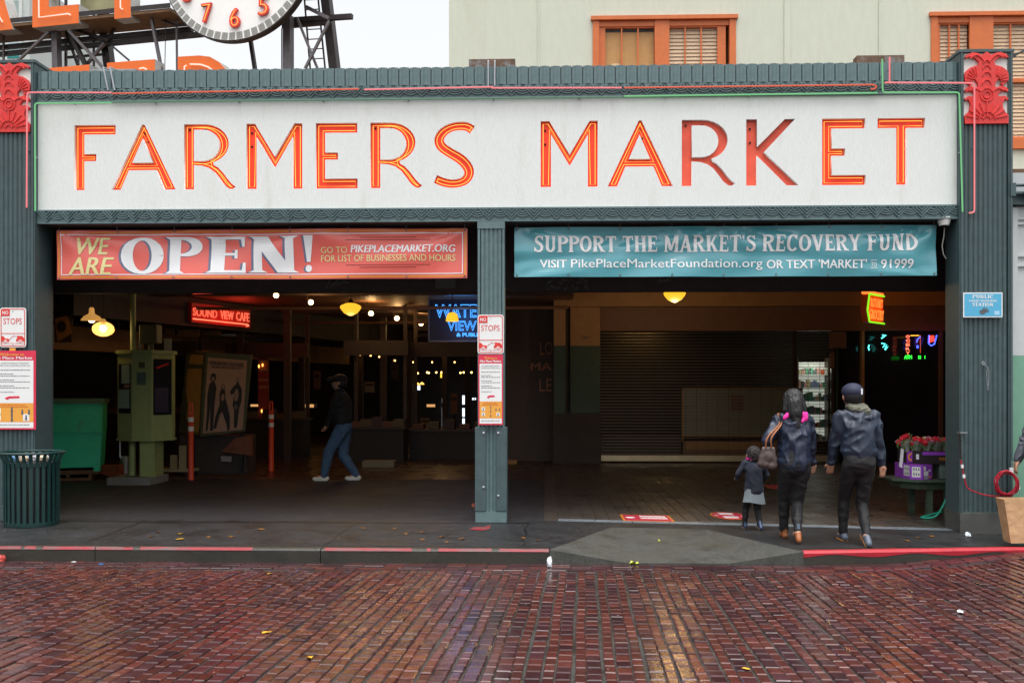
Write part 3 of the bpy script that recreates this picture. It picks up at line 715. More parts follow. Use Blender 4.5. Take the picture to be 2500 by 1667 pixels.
# ---- end pillars, fluted, with a red palmette relief in the head
def fluted(mb, x0, x1, z0, z1, y, pitch, d=0.018, back=0.3):
    n = max(1, round((x1 - x0) / pitch)); p = (x1 - x0) / n; pts = [(x0, back)]
    for i in range(n):
        a = x0 + i * p
        pts += [(a + p * .06, y + d)] + [(a + p * (.14 + .72 * t / 5), y + d * (1 - sin(pi * (0.1 + .8 * t / 5)) ** 0.7)) for t in range(6)] + [(a + p * .94, y + d)]
    pts.append((x1, back)); k = len(pts)
    mb.add([(x, yy, z0) for x, yy in pts] + [(x, yy, z1) for x, yy in pts], [(i, i + 1, i + 1 + k, i + k) for i in range(k - 1)] + [tuple(range(k)), tuple(range(2 * k - 1, k - 1, -1))])
half = [(0, 1.0), (.055, .985), (.11, .955), (.20, .985), (.32, 1.0), (.45, .965), (.50, .93), (.47, .925), (.38, .945), (.25, .915), (.17, .865), (.19, .82), (.36, .79), (.46, .745), (.50, .69), (.50, .61), (.47, .575), (.40, .555), (.38, .53), (.33, .555), (.37, .60), (.37, .625), (.27, .625), (.20, .575), (.19, .515), (.21, .50), (.37, .525), (.46, .50), (.50, .46), (.48, .445), (.42, .465), (.32, .45), (.25, .40), (.27, .375), (.42, .385), (.50, .35), (.48, .325), (.42, .345), (.36, .27), (.39, .18), (.50, .11), (.50, 0)]
outl = [(x, z) for x, z in half] + [(-x, z) for x, z in half[::-1][:-1]]
def pillar(x0, x1, side):
    pl = link('pillar', bpy.data.meshes.new('pillar'), mk); me = None
    zt = ZY(128, 0, 2400); z_or0, z_or1 = ZY(308, 0, 2400), ZY(136, 0, 2400)
    e = 0.052
    mb = MB(); fluted(mb, x0 + e, x1 - e, 0.0 + zf(x0) - 0.05, z_or0 - 0.003, -0.085, 0.057)
    mb.box(x0, x0 + e - .003, -0.095, 0.30, zf(x0) - .05, zt - 0.035); mb.box(x1 - e + .003, x1, -0.095, 0.30, zf(x0) - .05, zt - 0.035)
    mb.box(x0 + .014, x0 + .03, -0.108, -0.09, zf(x0), zt - .04); mb.box(x1 - .03, x1 - .014, -0.108, -0.09, zf(x0), zt - .04)
    mb.box(x0 - 0.012, x1 + 0.012, -0.11, 0.30, zt - 0.034, zt)
    me = mb.mesh('pillar'); me.materials.append(m_teald); pl.data = me
    mb = MB(); mb.box(x0 + e, x1 - e, -0.075, 0.25, z_or0, zt - 0.036); mb.build('ornament_ground', m_ornw, pl)
    w = (x1 - x0) - 2 * e; cx = (x0 + x1) / 2; hh = z_or1 - z_or0
    q = [(cx + x * w * 0.985, z_or0 + z * hh) for x, z in outl]
    cu = bpy.data.curves.new('o', 'CURVE'); cu.dimensions = '2D'; cu.fill_mode = 'BOTH'; cu.extrude = 0.018; cu.bevel_depth = 0.002
    s = cu.splines.new('POLY'); s.points.add(len(q) - 1); s.use_cyclic_u = True
    for p, c in zip(s.points, q): p.co = (c[0], c[1], 0, 1)
    ob = bpy.data.objects.new('o', cu); COL.objects.link(ob); me = evald(ob); bpy.data.objects.remove(ob)
    for v in me.vertices: v.co = (v.co.x, -0.092 - v.co.z, v.co.y)
    me.materials.clear(); me.materials.append(m_orn); link('palmette_ornament', me, pl)
    mb = MB(); Y = -0.112
    c0 = (cx, z_or0 + 0.10 * hh * .55)
    for k in range(9):                  # big lower shell
        a = radians(-78 + 156 * k / 8); ridge(mb, [(c0[0] + 0.105 * sin(a), c0[1] + 0.075 * cos(a)), (c0[0] + 0.235 * sin(a), c0[1] + 0.20 * cos(a))], 0.016, Y, 0.012)
    for r in (0.035, 0.085): ridge(mb, [(c0[0] + r * 1.1 * sin(radians(t)), c0[1] + r * cos(radians(t))) for t in range(-90, 91, 20)], 0.014, Y, 0.012)
    for k in range(5): a = radians(-70 + 35 * k); ridge(mb, [(c0[0] + .045 * sin(a), c0[1] + .045 * cos(a)), (c0[0] + .075 * sin(a), c0[1] + .072 * cos(a))], .012, Y, .010)
    for sx in (-1, 1):                  # side fans and scrolls
        f0 = (cx + sx * 0.10, z_or0 + .60 * hh)
        for k in range(6): a = radians(10 + 16 * k) * sx; ridge(mb, [(f0[0] + .05 * sin(a), f0[1] + .06 * cos(a)), (f0[0] + .135 * sin(a), f0[1] + .155 * cos(a))], .013, Y, .011)
        ridge(mb, [(cx + sx * (.02 + .17 * t), z_or0 + hh * (.86 + .10 * sin(t * 2.6))) for t in (0, .2, .4, .6, .8, 1)], .016, Y, .012)
        ridge(mb, [(cx + sx * (.06 + .13 * t), z_or0 + hh * (.44 + .05 * sin(t * 2.8))) for t in (0, .25, .5, .75, 1)], .014, Y, .011)
    for zc, r in ((.40, .04), (.40, .075), (.55, .05), (.66, .05), (.76, .045), (.84, .04)):
        ridge(mb, [(cx + r * cos(radians(t)), z_or0 + hh * zc + r * sin(radians(t))) for t in range(0, 361 if zc < .41 else 181, 30)], .013, Y, .011)
    mb.build('relief', m_orn, pl)
    mb = MB(); mb.box(x0 - .006, x1 + .006, -0.125, 0.31, zf(x0) - 0.06, zf(x0) + 0.17 + (0.0 if side < 0 else 0.06)); mb.build('plinth', m_teald if side < 0 else mat('grey_plinth', (0.075, 0.078, 0.072), 0.6, var=0.3, stain=(0.04, 0.045, 0.042), ss=5), pl)
    return pl
pilR = pillar(XY(2334), XY(2463), 1); pilL = pillar(XY(95) - (XY(2463) - XY(2334)), XY(95), -1)

# ---- middle column with bolted guard plates
cx0, cx1 = XC0, XC1
mb = MB(); fluted(mb, cx0 + .028, cx1 - .028, -0.02, Z_LIN - 0.085, -0.045, 0.052, 0.016, 0.22)
mb.box(cx0, cx0 + .026, -0.05, 0.22, -0.02, Z_LIN - .086); mb.box(cx1 - .026, cx1, -0.05, 0.22, -0.02, Z_LIN - .086)
mb.box(cx0 - .004, cx1 + .004, -0.055, 0.23, Z_LIN - 0.085, Z_LIN - 0.003)
colm = mb.build('column', m_teal, mk)
tag(colm, 'slim fluted column between the bays')
zg0, zg1 = ZY(1246), ZY(1042); wpl = (cx1 - cx0) * 0.37
for a, b in ((cx0 - .03, cx0 - .03 + wpl + .01), (cx1 + .03 - wpl - .01, cx1 + .03)):
    mb = MB(); mb.box(a, b, -0.085, -0.052, zg0, zg1); mb.box(a if a < 0 and b < (cx0 + cx1) / 2 else b - 0.008, (a + .008) if b < (cx0 + cx1) / 2 else b, -0.052, 0.24, zg0, zg1)
    pg = mb.build('guard_plate', m_teald, colm, bevel=0.004)
    for zz in (zg1 - .07, zg0 + (.28 if a < (cx0 + cx1) / 2 - .1 else .18)):
        bx = b - .025 if b < (cx0 + cx1) / 2 else a + .025
        t = MB(); t.lathe([(0.017, 0), (0.015, 0.008), (0.006, 0.013)], 8); t.v = [(x + bx, -0.085 - z, y + zz) for x, y, z in t.v]; t.build('bolt', m_metal, colm, smooth=True)
mb = MB(); mb.box(cx0 - .026, cx1 + .026, -0.078, 0.24, -0.03, zg0 - .004); mb.build('column_base', m_teal, colm)

# ---- neon border tubes along the frieze and down the pillars
def ntube(pts, m, Y, r=0.0095):
    t = MB(); w = [onY(a, b, Y) for a, b in pts]; q = []
    for i, p in enumerate(w):           # rounded bends
        if 0 < i < len(w) - 1:
            a = (w[i - 1] - p).normalized(); b = (w[i + 1] - p).normalized(); rr = 0.035
            for k in range(5): s_ = k / 4; q.append(p + a * rr * (1 - s_) ** 2 + b * rr * s_ ** 2)
        else: q.append(p)
    t.tube(q, r, 8); t.build('neon_tube', m, mk, smooth=True)
    s = MB()
    for a, b in zip(w, w[1:]):
        n = max(1, int((b - a).length / 0.9))
        for k in range(n):
            p = a + (b - a) * ((k + .5) / n); s.box(p.x - .008, p.x + .008, p.y + .008, p.y + .06, p.z - .008, p.z + .008)
    s.build('tube_holder', m_metal, mk)
ntube([(65, 507), (66, 226), (272, 226.5)], m_npink, -0.15)
ntube([(274, 228.5), (876, 217.5)], m_nora, -0.10)
ntube([(889, 219), (1204, 212.5)], m_npink, -0.10); ntube([(1200, 215), (1518, 214.5)], m_npink, -0.10)
ntube([(1524, 214.5), (2138, 207), (2140, 217), (2126, 218)], m_nora, -0.10)
ntube([(2366, 520), (2379, 519), (2379, 203), (2160, 202)], m_npink, -0.15); ntube([(2172, 201), (2172, 140)], m_npink, -0.13)
ntube([(86, 515), (85, 252.5), (272, 251)], m_ngrn, -0.135); ntube([(274, 249.5), (1520, 237)], m_ngrnd, -0.08)
ntube([(1524, 235.5), (2142, 227)], m_ngrn, -0.08); ntube([(2350, 517), (2342, 226), (2155, 226), (2154, 145)], m_ngrn, -0.135)
# rusty junction boxes and conduit behind the parapet
for a, b, c, d, pp in ((1145, 146, 1258, 168, (1192, 1208)), (2090, 137, 2206, 160, ())):
    t = MB(); p0 = onY(a, d, 0.35); p1 = onY(b if False else c, b, 0.35); t.box(p0.x, p1.x, 0.32, 0.47, p0.z - .25, p1.z); bx = t.build('junction_box', m_rust, mk)
    for q in pp:
        t = MB(); t.tube([onY(q, 211, -0.06), onY(q, 152, -0.06), onY(q, 149, 0.30)], 0.011, 6); t.build('conduit', m_metal, mk, smooth=True)
for q in (252, 268):
    t = MB(); t.tube([onY(q + 12, 221, -0.06), onY(q, 165, -0.055), onY(q + 18, 172, 0.3)], 0.010, 6); t.build('conduit', m_metal, mk, smooth=True)
t = MB(); t.box(XY(226, .35), XY(334, .35), .33, .5, ZY(176, .35) - .2, ZY(160, .35)); t.build('junction_box', mat('grey_box', (0.30, 0.31, 0.31), 0.5, .3, stain=(.2, .17, .14), ss=8), mk)

# ================================================================== inside of the hall
m_ceil = mat('brown_ceiling', (0.12, 0.062, 0.032), 0.7, var=0.3, vs=1.5, bump=0.2, bs=10)
m_tan = mat('tan_painted_beam', (0.38, 0.205, 0.082), 0.6, var=0.15, vs=5, stain=(0.30, 0.16, 0.07), ss=1.5)
m_band = mat('brown_fascia', (0.19, 0.095, 0.058), 0.6, var=0.15, vs=5)
m_grnw = mat('dark_green_wall', (0.030, 0.062, 0.035), 0.5, var=0.2, vs=4)
m_wood = mat('dark_wood', (0.050, 0.028, 0.018), 0.5, var=0.35, vs=6, stretch=(1, 1, 5))
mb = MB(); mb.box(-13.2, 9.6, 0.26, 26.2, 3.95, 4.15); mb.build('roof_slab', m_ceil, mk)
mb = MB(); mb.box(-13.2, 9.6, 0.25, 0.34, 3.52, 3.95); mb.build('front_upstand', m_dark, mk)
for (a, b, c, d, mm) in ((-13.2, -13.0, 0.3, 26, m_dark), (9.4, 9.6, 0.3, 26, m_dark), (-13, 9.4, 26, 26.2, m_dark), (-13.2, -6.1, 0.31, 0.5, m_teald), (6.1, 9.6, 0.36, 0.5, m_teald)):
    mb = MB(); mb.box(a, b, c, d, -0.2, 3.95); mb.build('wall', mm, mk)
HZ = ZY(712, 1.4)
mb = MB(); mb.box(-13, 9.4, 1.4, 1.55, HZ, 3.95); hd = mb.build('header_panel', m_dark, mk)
mb = MB(); mb.box(-12.9, 0.6, 5.4, 25.9, 3.44, 3.50); mb.build('board_ceiling', mat('tan_board_ceiling', (.26, .125, .055), .6, var=.25, vs=2.5, stretch=(6, .4, 1), stain=(.13, .065, .035), ss=1.2), mk)
for i in range(5):
    y = 7.0 + i * 4.2
    mb = MB(); mb.box(-12.9, 0.55, y, y + 0.16, 3.34, 3.438); mb.build('ceiling_beam', m_wood, mk)
for i, (px, Y) in enumerate(((700, 9.5), (735, 13), (935, 12), (1000, 17), (1085, 16), (585, 10.5), (1140, 19), (880, 20))):
    x = XY(px, Y); mb = MB(); mb.box(x - .07, x + .07, Y, Y + .14, 0, 3.30); mb.build('post', m_wood, mk)
for i, (Y, z) in enumerate(((8.2, 3.2), (11.7, 3.15))): mb = MB(); mb.tube([(-12, Y, z), (.5, Y, z)], .035, 8); mb.build('pipe', m_band, mk, smooth=True)
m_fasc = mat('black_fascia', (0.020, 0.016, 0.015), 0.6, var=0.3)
# long dark fascia over the left hand shops (runs back at an angle)
fa, fb = onY(180, 700, 5.2), onY(1010, 800, 18.0); fz0, fz1 = 2.84, 3.42
fdir = Vector((fb.x - fa.x, fb.y - fa.y, 0)).normalized(); fn = Vector((fdir.y, -fdir.x, 0))
def on_fascia(px, py): return onPlane(px, py, Vector((fa.x, fa.y, 3.0)) + fn * 0.0, fn)
mb = MB(); q = [Vector((fa.x, fa.y, 0)), Vector((fb.x, fb.y, 0))]
mb.slab([(q[0].x, q[0].y), (q[1].x, q[1].y), (q[1].x - fn.x * .3, q[1].y - fn.y * .3), (q[0].x - fn.x * .3, q[0].y - fn.y * .3)], fz0, fz1)
mb.build('shop_fascia', m_fasc, mk)
mb = MB(); mb.slab([(q[0].x - fn.x * 2.2, q[0].y - fn.y * 2.2), (q[1].x - fn.x * 2.2, q[1].y - fn.y * 2.2), (q[1].x - fn.x * 2.4, q[1].y - fn.y * 2.4), (q[0].x - fn.x * 2.4, q[0].y - fn.y * 2.4)], 2.35, 2.84); mb.build('menu_wall', m_tan, mk)
# right bay: back wall with tan beam, brown band, green and tan pier
SY = 9.45
zb0, zb1, zb2 = ZY(751, SY), ZY(809, SY), ZY(845, SY)
mb = MB(); mb.box(XY(1352, SY), 9.4, SY - 0.25, SY + 0.1, zb0, 3.95); mb.build('beam', m_tan, mk)
mb = MB(); mb.box(XY(1464, SY), 9.4, SY - .05, SY + 0.12, zb1, zb0 - .002); mb.build('fascia', m_band, mk)
mb = MB(); mb.box(XY(1352, SY), XY(1380, SY), SY - 0.24, SY + .1, zb2, zb0 - .002); mb.box(XY(1392, SY), XY(1464, SY), SY - 0.12, SY + .1, zb2, zb0 - .002); mb.build('pier', m_tan, mk)
zg = ZY(1008, SY)
mb = MB(); mb.box(XY(1352, SY), XY(1380, SY), SY - 0.243, SY + .1, zg, zb2 - .002); mb.box(XY(1392, SY), XY(1464, SY), SY - 0.123, SY + .1, zg, zb2 - .002); mb.build('pier_dado', m_grnw, mk)
mb = MB(); mb.box(XY(1380, SY) + .002, XY(1392, SY) - .002, SY - 0.05, SY + .1, 0, zb0); mb.box(XY(1350, SY), XY(1466, SY), SY - .26, SY + .1, -0.01, zg - .002); mb.build('pier_base', m_dark, mk)
# dark shop front left of the pier with painted letters
mb = MB(); mb.box(XY(1236, 9.9), XY(1352, 9.9), 9.9, 10.0, 0, 3.9); sf = mb.build('dark_shopfront', m_wood, mk)
for wd_, bx_, bo_ in (('LO', (1319, 835, 1349, 866), 0), ('LE', (1317, 925, 1347, 955), 0), ('MA', (1295, 885, 1347, 904), .03)):
    tx = MB(); text_px(tx, wd_, *bx_, 9.9, off=.006, bold=bo_); tx.build('painted_letters', mat('faded_orange_paint', (0.40, 0.19, 0.10), 0.6), sf)
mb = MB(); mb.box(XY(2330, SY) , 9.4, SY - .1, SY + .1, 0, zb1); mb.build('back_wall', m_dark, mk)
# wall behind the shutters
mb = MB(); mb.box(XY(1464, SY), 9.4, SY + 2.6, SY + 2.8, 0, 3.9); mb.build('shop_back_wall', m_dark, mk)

# ================================================================== banners
def wr_red(p):
    u = (p.x - RB[0]) / (RB[1] - RB[0]); v = (p.z - RB[2]) / (RB[3] - RB[2])
    w = 0.012 * sin(7 * u + 3 * v) + 0.006 * sin(19 * u - 6 * v + 1)
    for cu, cv, s in ((0, 1, 9), (1, 1, 8), (0.38, 1, 6), (0.62, 1.0, 5)):
        d = math.hypot((u - cu) * 3.2, v - cv); a = atan2(v - cv, (u - cu) * 3.2)
        w += 0.016 * math.exp(-d * 1.6) * sin(a * s) * min(1, d * 3)
    return 1.7 * w
def wr_blue(p):
    u = (p.x - BB[0]) / (BB[1] - BB[0]); v = (p.z - BB[2]) / (BB[3] - BB[2])
    w = 0.014 * sin(6 * u + 2.5 * v + 1) + 0.007 * sin(21 * u - 8 * v)
    for cu, cv, s, k in ((0, 1, 8, 1), (0, 0, 6, .6), (0.51, 1.02, 10, 1.3), (1, 1, 10, 1.4), (0.30, 1, 14, .6), (0.75, 1, 7, .7), (0.98, 0, 7, .5)):
        d = math.hypot((u - cu) * 3.0, v - cv); a = atan2(v - cv, (u - cu) * 3.0)
        w += k * 0.021 * math.exp(-d * 1.3) * sin(a * s + k) * min(1, d * 4)
    w += 0.010 * math.exp(-((v - .62 - .25 * (u - .5)) / .10) ** 2) - 0.010 * math.exp(-((v - .30 - .2 * sin(4 * u)) / .09) ** 2)
    return 1.1 * w
BY = 0.14
RB = (XY(139.5, BY), XY(1141, BY), ZY(681, BY, 640), ZY(560, BY, 640)); BB = (XY(1256, BY), XY(2286, BY), ZY(675, BY, 1770), ZY(553, BY, 1770))
def sheet_warp(mb, box, warp, nx, nz, off=0.0, sub=None):
    x0, x1, z0, z1 = sub or box; vs = []
    for j in range(nz + 1):
        for i in range(nx + 1):
            p = Vector((x0 + (x1 - x0) * i / nx, BY, z0 + (z1 - z0) * j / nz)); vs.append((p.x, BY - off - warp(p), p.z))
    fs = [(j * (nx + 1) + i, j * (nx + 1) + i + 1, (j + 1) * (nx + 1) + i + 1, (j + 1) * (nx + 1) + i) for j in range(nz) for i in range(nx)]
    mb.add(vs, fs)
def banner_px(mb, fn_, body, a, b, c, d, warp, **k):
    p = onY(a, d, BY); q = onY(c, d, BY); t = onY((a + c) / 2, b, BY); bt = onY((a + c) / 2, d, BY)
    fn_(mb, body, Vector((p.x, BY, bt.z)), UX, UZ, q.x - p.x, t.z - bt.z, off=0.006, warp=warp, cuts=0.05, **k)
m_vred = mat('red_vinyl', (0.84, 0.15, 0.12), 0.30, var=0.05, vs=3, coat=0.2)
m_vblu = mat('blue_vinyl', (0.10, 0.37, 0.43), 0.22, var=0.06, vs=3, coat=0.35)
m_vwht = mat('white_print', (0.88, 0.89, 0.90), 0.4, var=0.03)
m_vyel = mat('cream_yellow_print', (0.80, 0.72, 0.33), 0.4, var=0.03)
m_vshd = mat('grey_blue_print', (0.16, 0.18, 0.28), 0.4, var=0.03)
m_vora = mat('orange_print', (0.80, 0.30, 0.035), 0.4, var=0.03)
m_vdrk = mat('dark_red_print', (0.25, 0.03, 0.03), 0.4, var=0.03)
m_rope = mat('pale_cord', (0.35, 0.33, 0.30), 0.7)
def bcut(o):                            # cords holding the corners to the lintel
    return o
rb = thing('banner', 'red WE ARE OPEN vinyl banner hung under the left lintel', 'banner', ((RB[0] + RB[1]) / 2, BY, RB[2]))
mb = MB(); sheet_warp(mb, RB, wr_red, 110, 16); mb.build('cloth', m_vred, rb, world=True, smooth=True, fixn=False)
def frame(mb, box, warp, ins, t, off):
    x0, x1, z0, z1 = box; x0 += ins; x1 -= ins; z0 += ins; z1 -= ins
    for sub, nx, nz in (((x0, x1, z1 - t, z1), 80, 1), ((x0, x1, z0, z0 + t), 80, 1), ((x0, x0 + t, z0 + t, z1 - t), 1, 14), ((x1 - t, x1, z0 + t, z1 - t), 1, 14)):
        sheet_warp(mb, box, warp, nx, nz, off, sub)
for ins, t, m in ((0.016, 0.018, m_vora), (0.052, 0.010, m_vwht)):
    mb = MB(); frame(mb, RB, wr_red, ins, t, 0.004); mb.build('printed_border', m, rb, world=True, fixn=False)
for body, box, m, kw_ in (('WE', (188, 581, 270, 622), m_vyel, dict(bold=.028, shear=.22)), ('ARE', (168, 629, 280, 671), m_vyel, dict(bold=.028, shear=.22))):
    mb = MB(); banner_px(mb, put_text, body, *box, wr_red, **kw_); mb.build('lettering', m, rb, world=True, fixn=False)
for ch, a, b in (('O', 296, 400), ('P', 404, 494), ('E', 502, 600), ('N', 606, 730), ('!', 741, 764)):
    mb = MB(); p = 6 if ch != '!' else 5
    banner_px(mb, slab_text, ch, a - p, 581 - (a - 296) * .012, b - p, 670 - (a - 296) * .012, lambda q: wr_red(q) - 0.003, sw=0.225, t=0.075, s=0.07); mb.build('letter_shadow', m_vshd, rb, world=True, fixn=False)
    mb = MB(); banner_px(mb, slab_text, ch, a, 580 - (a - 296) * .012, b, 669 - (a - 296) * .012, wr_red, sw=0.225, t=0.075, s=0.07); mb.build('lettering', m_vwht, rb, world=True, fixn=False)
for body, box, m, kw_ in (('GO TO', (783, 603, 848, 618), m_vyel, dict(bold=.008)), ('PIKEPLACEMARKET.ORG', (856, 598, 1112, 616), m_vwht, dict(bold=.035, shear=.15)), ('FOR LIST OF BUSINESSES AND HOURS', (783, 622, 1112, 638), m_vyel, dict(bold=.01))):
    mb = MB(); banner_px(mb, put_text, body, *box, wr_red, **kw_); mb.build('lettering', m, rb, world=True, fixn=False)
mb = MB()
for a, b, y in ((878, 1016, 580), (844, 1051, 586), (844, 1051, 647), (878, 1016, 653)):
    p = onY(a, y, BY); q = onY(b, y, BY); zz = onY((a + b) / 2, y, BY).z; sheet_warp(mb, RB, wr_red, 20, 1, 0.005, (p.x, q.x, zz, zz + 0.006))
tag(mb.build('printed_rules', m_vdrk, rb, world=True, fixn=False), kind='stuff')
bb = thing('banner', "blue SUPPORT THE MARKET'S RECOVERY FUND vinyl banner hung under the right lintel", 'banner', ((BB[0] + BB[1]) / 2, BY, BB[2]))
mb = MB(); sheet_warp(mb, BB, wr_blue, 130, 18); mb.build('cloth', m_vblu, bb, world=True, smooth=True, fixn=False)
mb = MB(); banner_px(mb, slab_text, "SUPPORT THE MARKET'S RECOVERY FUND", 1304, 574, 2238, 614, wr_blue, sw=0.21, t=0.11, s=0.10, track=0.05); mb.build('lettering', m_vwht, bb, world=True, fixn=False)
for body, box, kw_ in (('VISIT', (1318, 634, 1384, 654), dict(bold=.022)), ('PikePlaceMarketFoundation.org', (1394, 632, 1862, 660), dict(bold=.006)), ("OR TEXT 'MARKET'", (1872, 633, 2117, 655), dict(bold=.022)), ('TO', (2127, 640, 2141, 650), dict(bold=.01)), ('91999', (2151, 633, 2228, 655), dict(bold=.022))):
    mb = MB(); banner_px(mb, put_text, body, *box, wr_blue, **kw_); mb.build('lettering', m_vwht, bb, world=True, fixn=False)
for yy in (636, 654):
    mb = MB(); p = onY(2126, yy, BY); q = onY(2142, yy, BY); sheet_warp(mb, BB, wr_blue, 3, 1, 0.006, (p.x, q.x, p.z, p.z + .007)); mb.build('printed_rule', m_vwht, bb, world=True, fixn=False)
m_grom = mat('steel_eyelet', (0.45, 0.45, 0.44), 0.3, 0.9)
for root, box, warp, n in ((rb, RB, wr_red, 8), (bb, BB, wr_blue, 9)):
    for i in range(n):
        for z in (box[2] + .022, box[3] - .022):
            x = box[0] + .03 + (box[1] - box[0] - .06) * i / (n - 1); y = BY - warp(Vector((x, BY, z))) - .008
            t = MB(); t.tube([(x + .010 * cos(2 * pi * k / 8), y, z + .010 * sin(2 * pi * k / 8)) for k in range(8)], 0.0035, 4, closed=True); t.build('eyelet', m_grom, root, world=True)
            if z > box[3] - .1: t = MB(); t.tube([(x, y, z), (x, BY, Z_LIN)], 0.003, 5); t.build('cord', m_rope, root, world=True)

# ================================================================== signs on the front
m_sgnw = mat('white_sign_face', (0.78, 0.79, 0.78), 0.4, var=0.03)
m_sgnr = mat('sign_red', (0.68, 0.045, 0.035), 0.4, var=0.04)
m_sgnp = mat('poster_crimson', (0.66, 0.030, 0.075), 0.45, var=0.04)
m_sgno = mat('poster_orange', (0.80, 0.36, 0.055), 0.45, var=0.04)
m_sgnk = mat('print_grey', (0.10, 0.11, 0.12), 0.5, var=0.03)
m_sblue = mat('sky_blue_sign', (0.085, 0.40, 0.62), 0.4, var=0.04)
def rrect(x0, z0, x1, z1, r, n=5):
    q = []
    for cx, cz, a in ((x1 - r, z1 - r, 0), (x0 + r, z1 - r, 90), (x0 + r, z0 + r, 180), (x1 - r, z0 + r, 270)):
        q += [(cx + r * cos(radians(a + 90 * k / n)), cz + r * sin(radians(a + 90 * k / n))) for k in range(n + 1)]
    return q
def no_stops(a, b, c, d, Y, label):
    """tow-away plate; box in pixels on plane Y"""
    p, q = onY(a, d, Y), onY(c, b, Y); x0, x1, z0, z1 = p.x, q.x, p.z, q.z; w, h = x1 - x0, z1 - z0
    t = thing('parking_sign', label, 'sign', ((x0 + x1) / 2, Y, z0), group='no stops signs')
    def lay(name, poly, lift, m): mb = MB(); mb.prism(poly, Y - lift, Y - lift + 0.002); return mb.build(name, m, t, world=True)
    mb = MB(); mb.prism(rrect(x0, z0, x1, z1, .035), Y - .003, Y + .003); mb.build('plate', m_sgnw, t, world=True)
    R = lambda u0, v0, u1, v1: rect(x0 + u0 * w, z0 + v0 * h, x0 + u1 * w, z0 + v1 * h)
    mb = MB(); qo = rrect(x0 + .012, z0 + .012, x1 - .012, z1 - .012, .028); qi = rrect(x0 + .021, z0 + .021, x1 - .021, z1 - .021, .022); n = len(qo); y = Y - .0055
    mb.add([(x, y, z) for x, z in qo + qi], [(i, (i + 1) % n, (i + 1) % n + n, i + n) for i in range(n)]); mb.build('border', m_sgnr, t, world=True, fixn=False)
    lay('red_corner', R(.06, .79, .38, .965), .0065, m_sgnr); lay('rule', R(.06, .345, .94, .36), .0055, m_sgnr)
    for body, u0, v0, u1, v1, m, lf, kk in (('NO', .10, .83, .33, .92, m_sgnw, .0075, dict(bold=.03)), ('STOPS', .14, .585, .84, .735, m_sgnr, .0055, {}), ('PHONE (206) 684-5444', .09, .075, .91, .115, m_sgnr, .0055, {})):
        mb = MB(); put_text(mb, body, Vector((x0 + u0 * w, Y, z0 + v0 * h)), UX, UZ, (u1 - u0) * w, (v1 - v0) * h, off=lf, **kk); mb.build('lettering', m, t, world=True, fixn=False)
    car = [(-.30, -.03), (.16, -.03), (.16, .03), (.10, .055), (.02, .05), (-.07, .115), (-.30, .115)]
    for cu, cv, mir in ((.20, .17, 1), (.80, .17, -1)):
        pl = [(min(max(x0 + (cu + mir * u) * w, x0 + .022), x1 - .022), z0 + (cv + v * 1.0) * h) for u, v in car]
        if mir < 0: pl = [(min(max(x0 + (cu + u) * w, x0 + .022), x1 - .022), z0 + (cv + v) * h) for u, v in [(-.18, -.02), (.30, -.02), (.30, .05), (.22, .06), (.06, .115), (-.12, .125), (-.16, .115), (-.13, .05), (-.18, .045)]]
        lay('car_symbol', pl, .0055, m_sgnr)
        for r, mm, lf in ((.068, m_sgnw, .0062), (.052, m_sgnr, .0068), (.030, m_sgnw, .0074)):
            lay('wheel_symbol', [(x0 + (cu + .02 * mir) * w + r * w * cos(2 * pi * k / 12), z0 + (cv - .02) * h + r * w * sin(2 * pi * k / 12)) for k in range(12)], lf, mm)
    mb = MB(); mb.bar((x0 + .36 * w, Y - .006, z0 + .20 * h), (x0 + .52 * w, Y - .006, z0 + .29 * h), .004, .002); mb.bar((x0 + .52 * w, Y - .006, z0 + .29 * h), (x0 + .62 * w, Y - .006, z0 + .285 * h), .004, .002); mb.build('tow_hook', m_sgnr, t, world=True)
    for v in (.915, .06):
        mb = MB(); mb.lathe([(.006, 0), (.005, .004)], 8); mb.v = [(x + (x0 + x1) / 2, Y - .005 - z, y + z0 + v * h) for x, y, z in mb.v]; mb.build('bolt', m_metal, t, world=True)
    return t
def squiggle(mb, x0, x1, z, h, y, seed, m=None):    # a line of print too small to read: word-length dashes
    rnd = random.Random(seed); x = x0
    while x < x1 - .006:
        l = min(rnd.uniform(.010, .032), x1 - x); mb.box(x, x + l, y - .0012, y, z, z + h * rnd.uniform(.75, 1)); x += l + .006
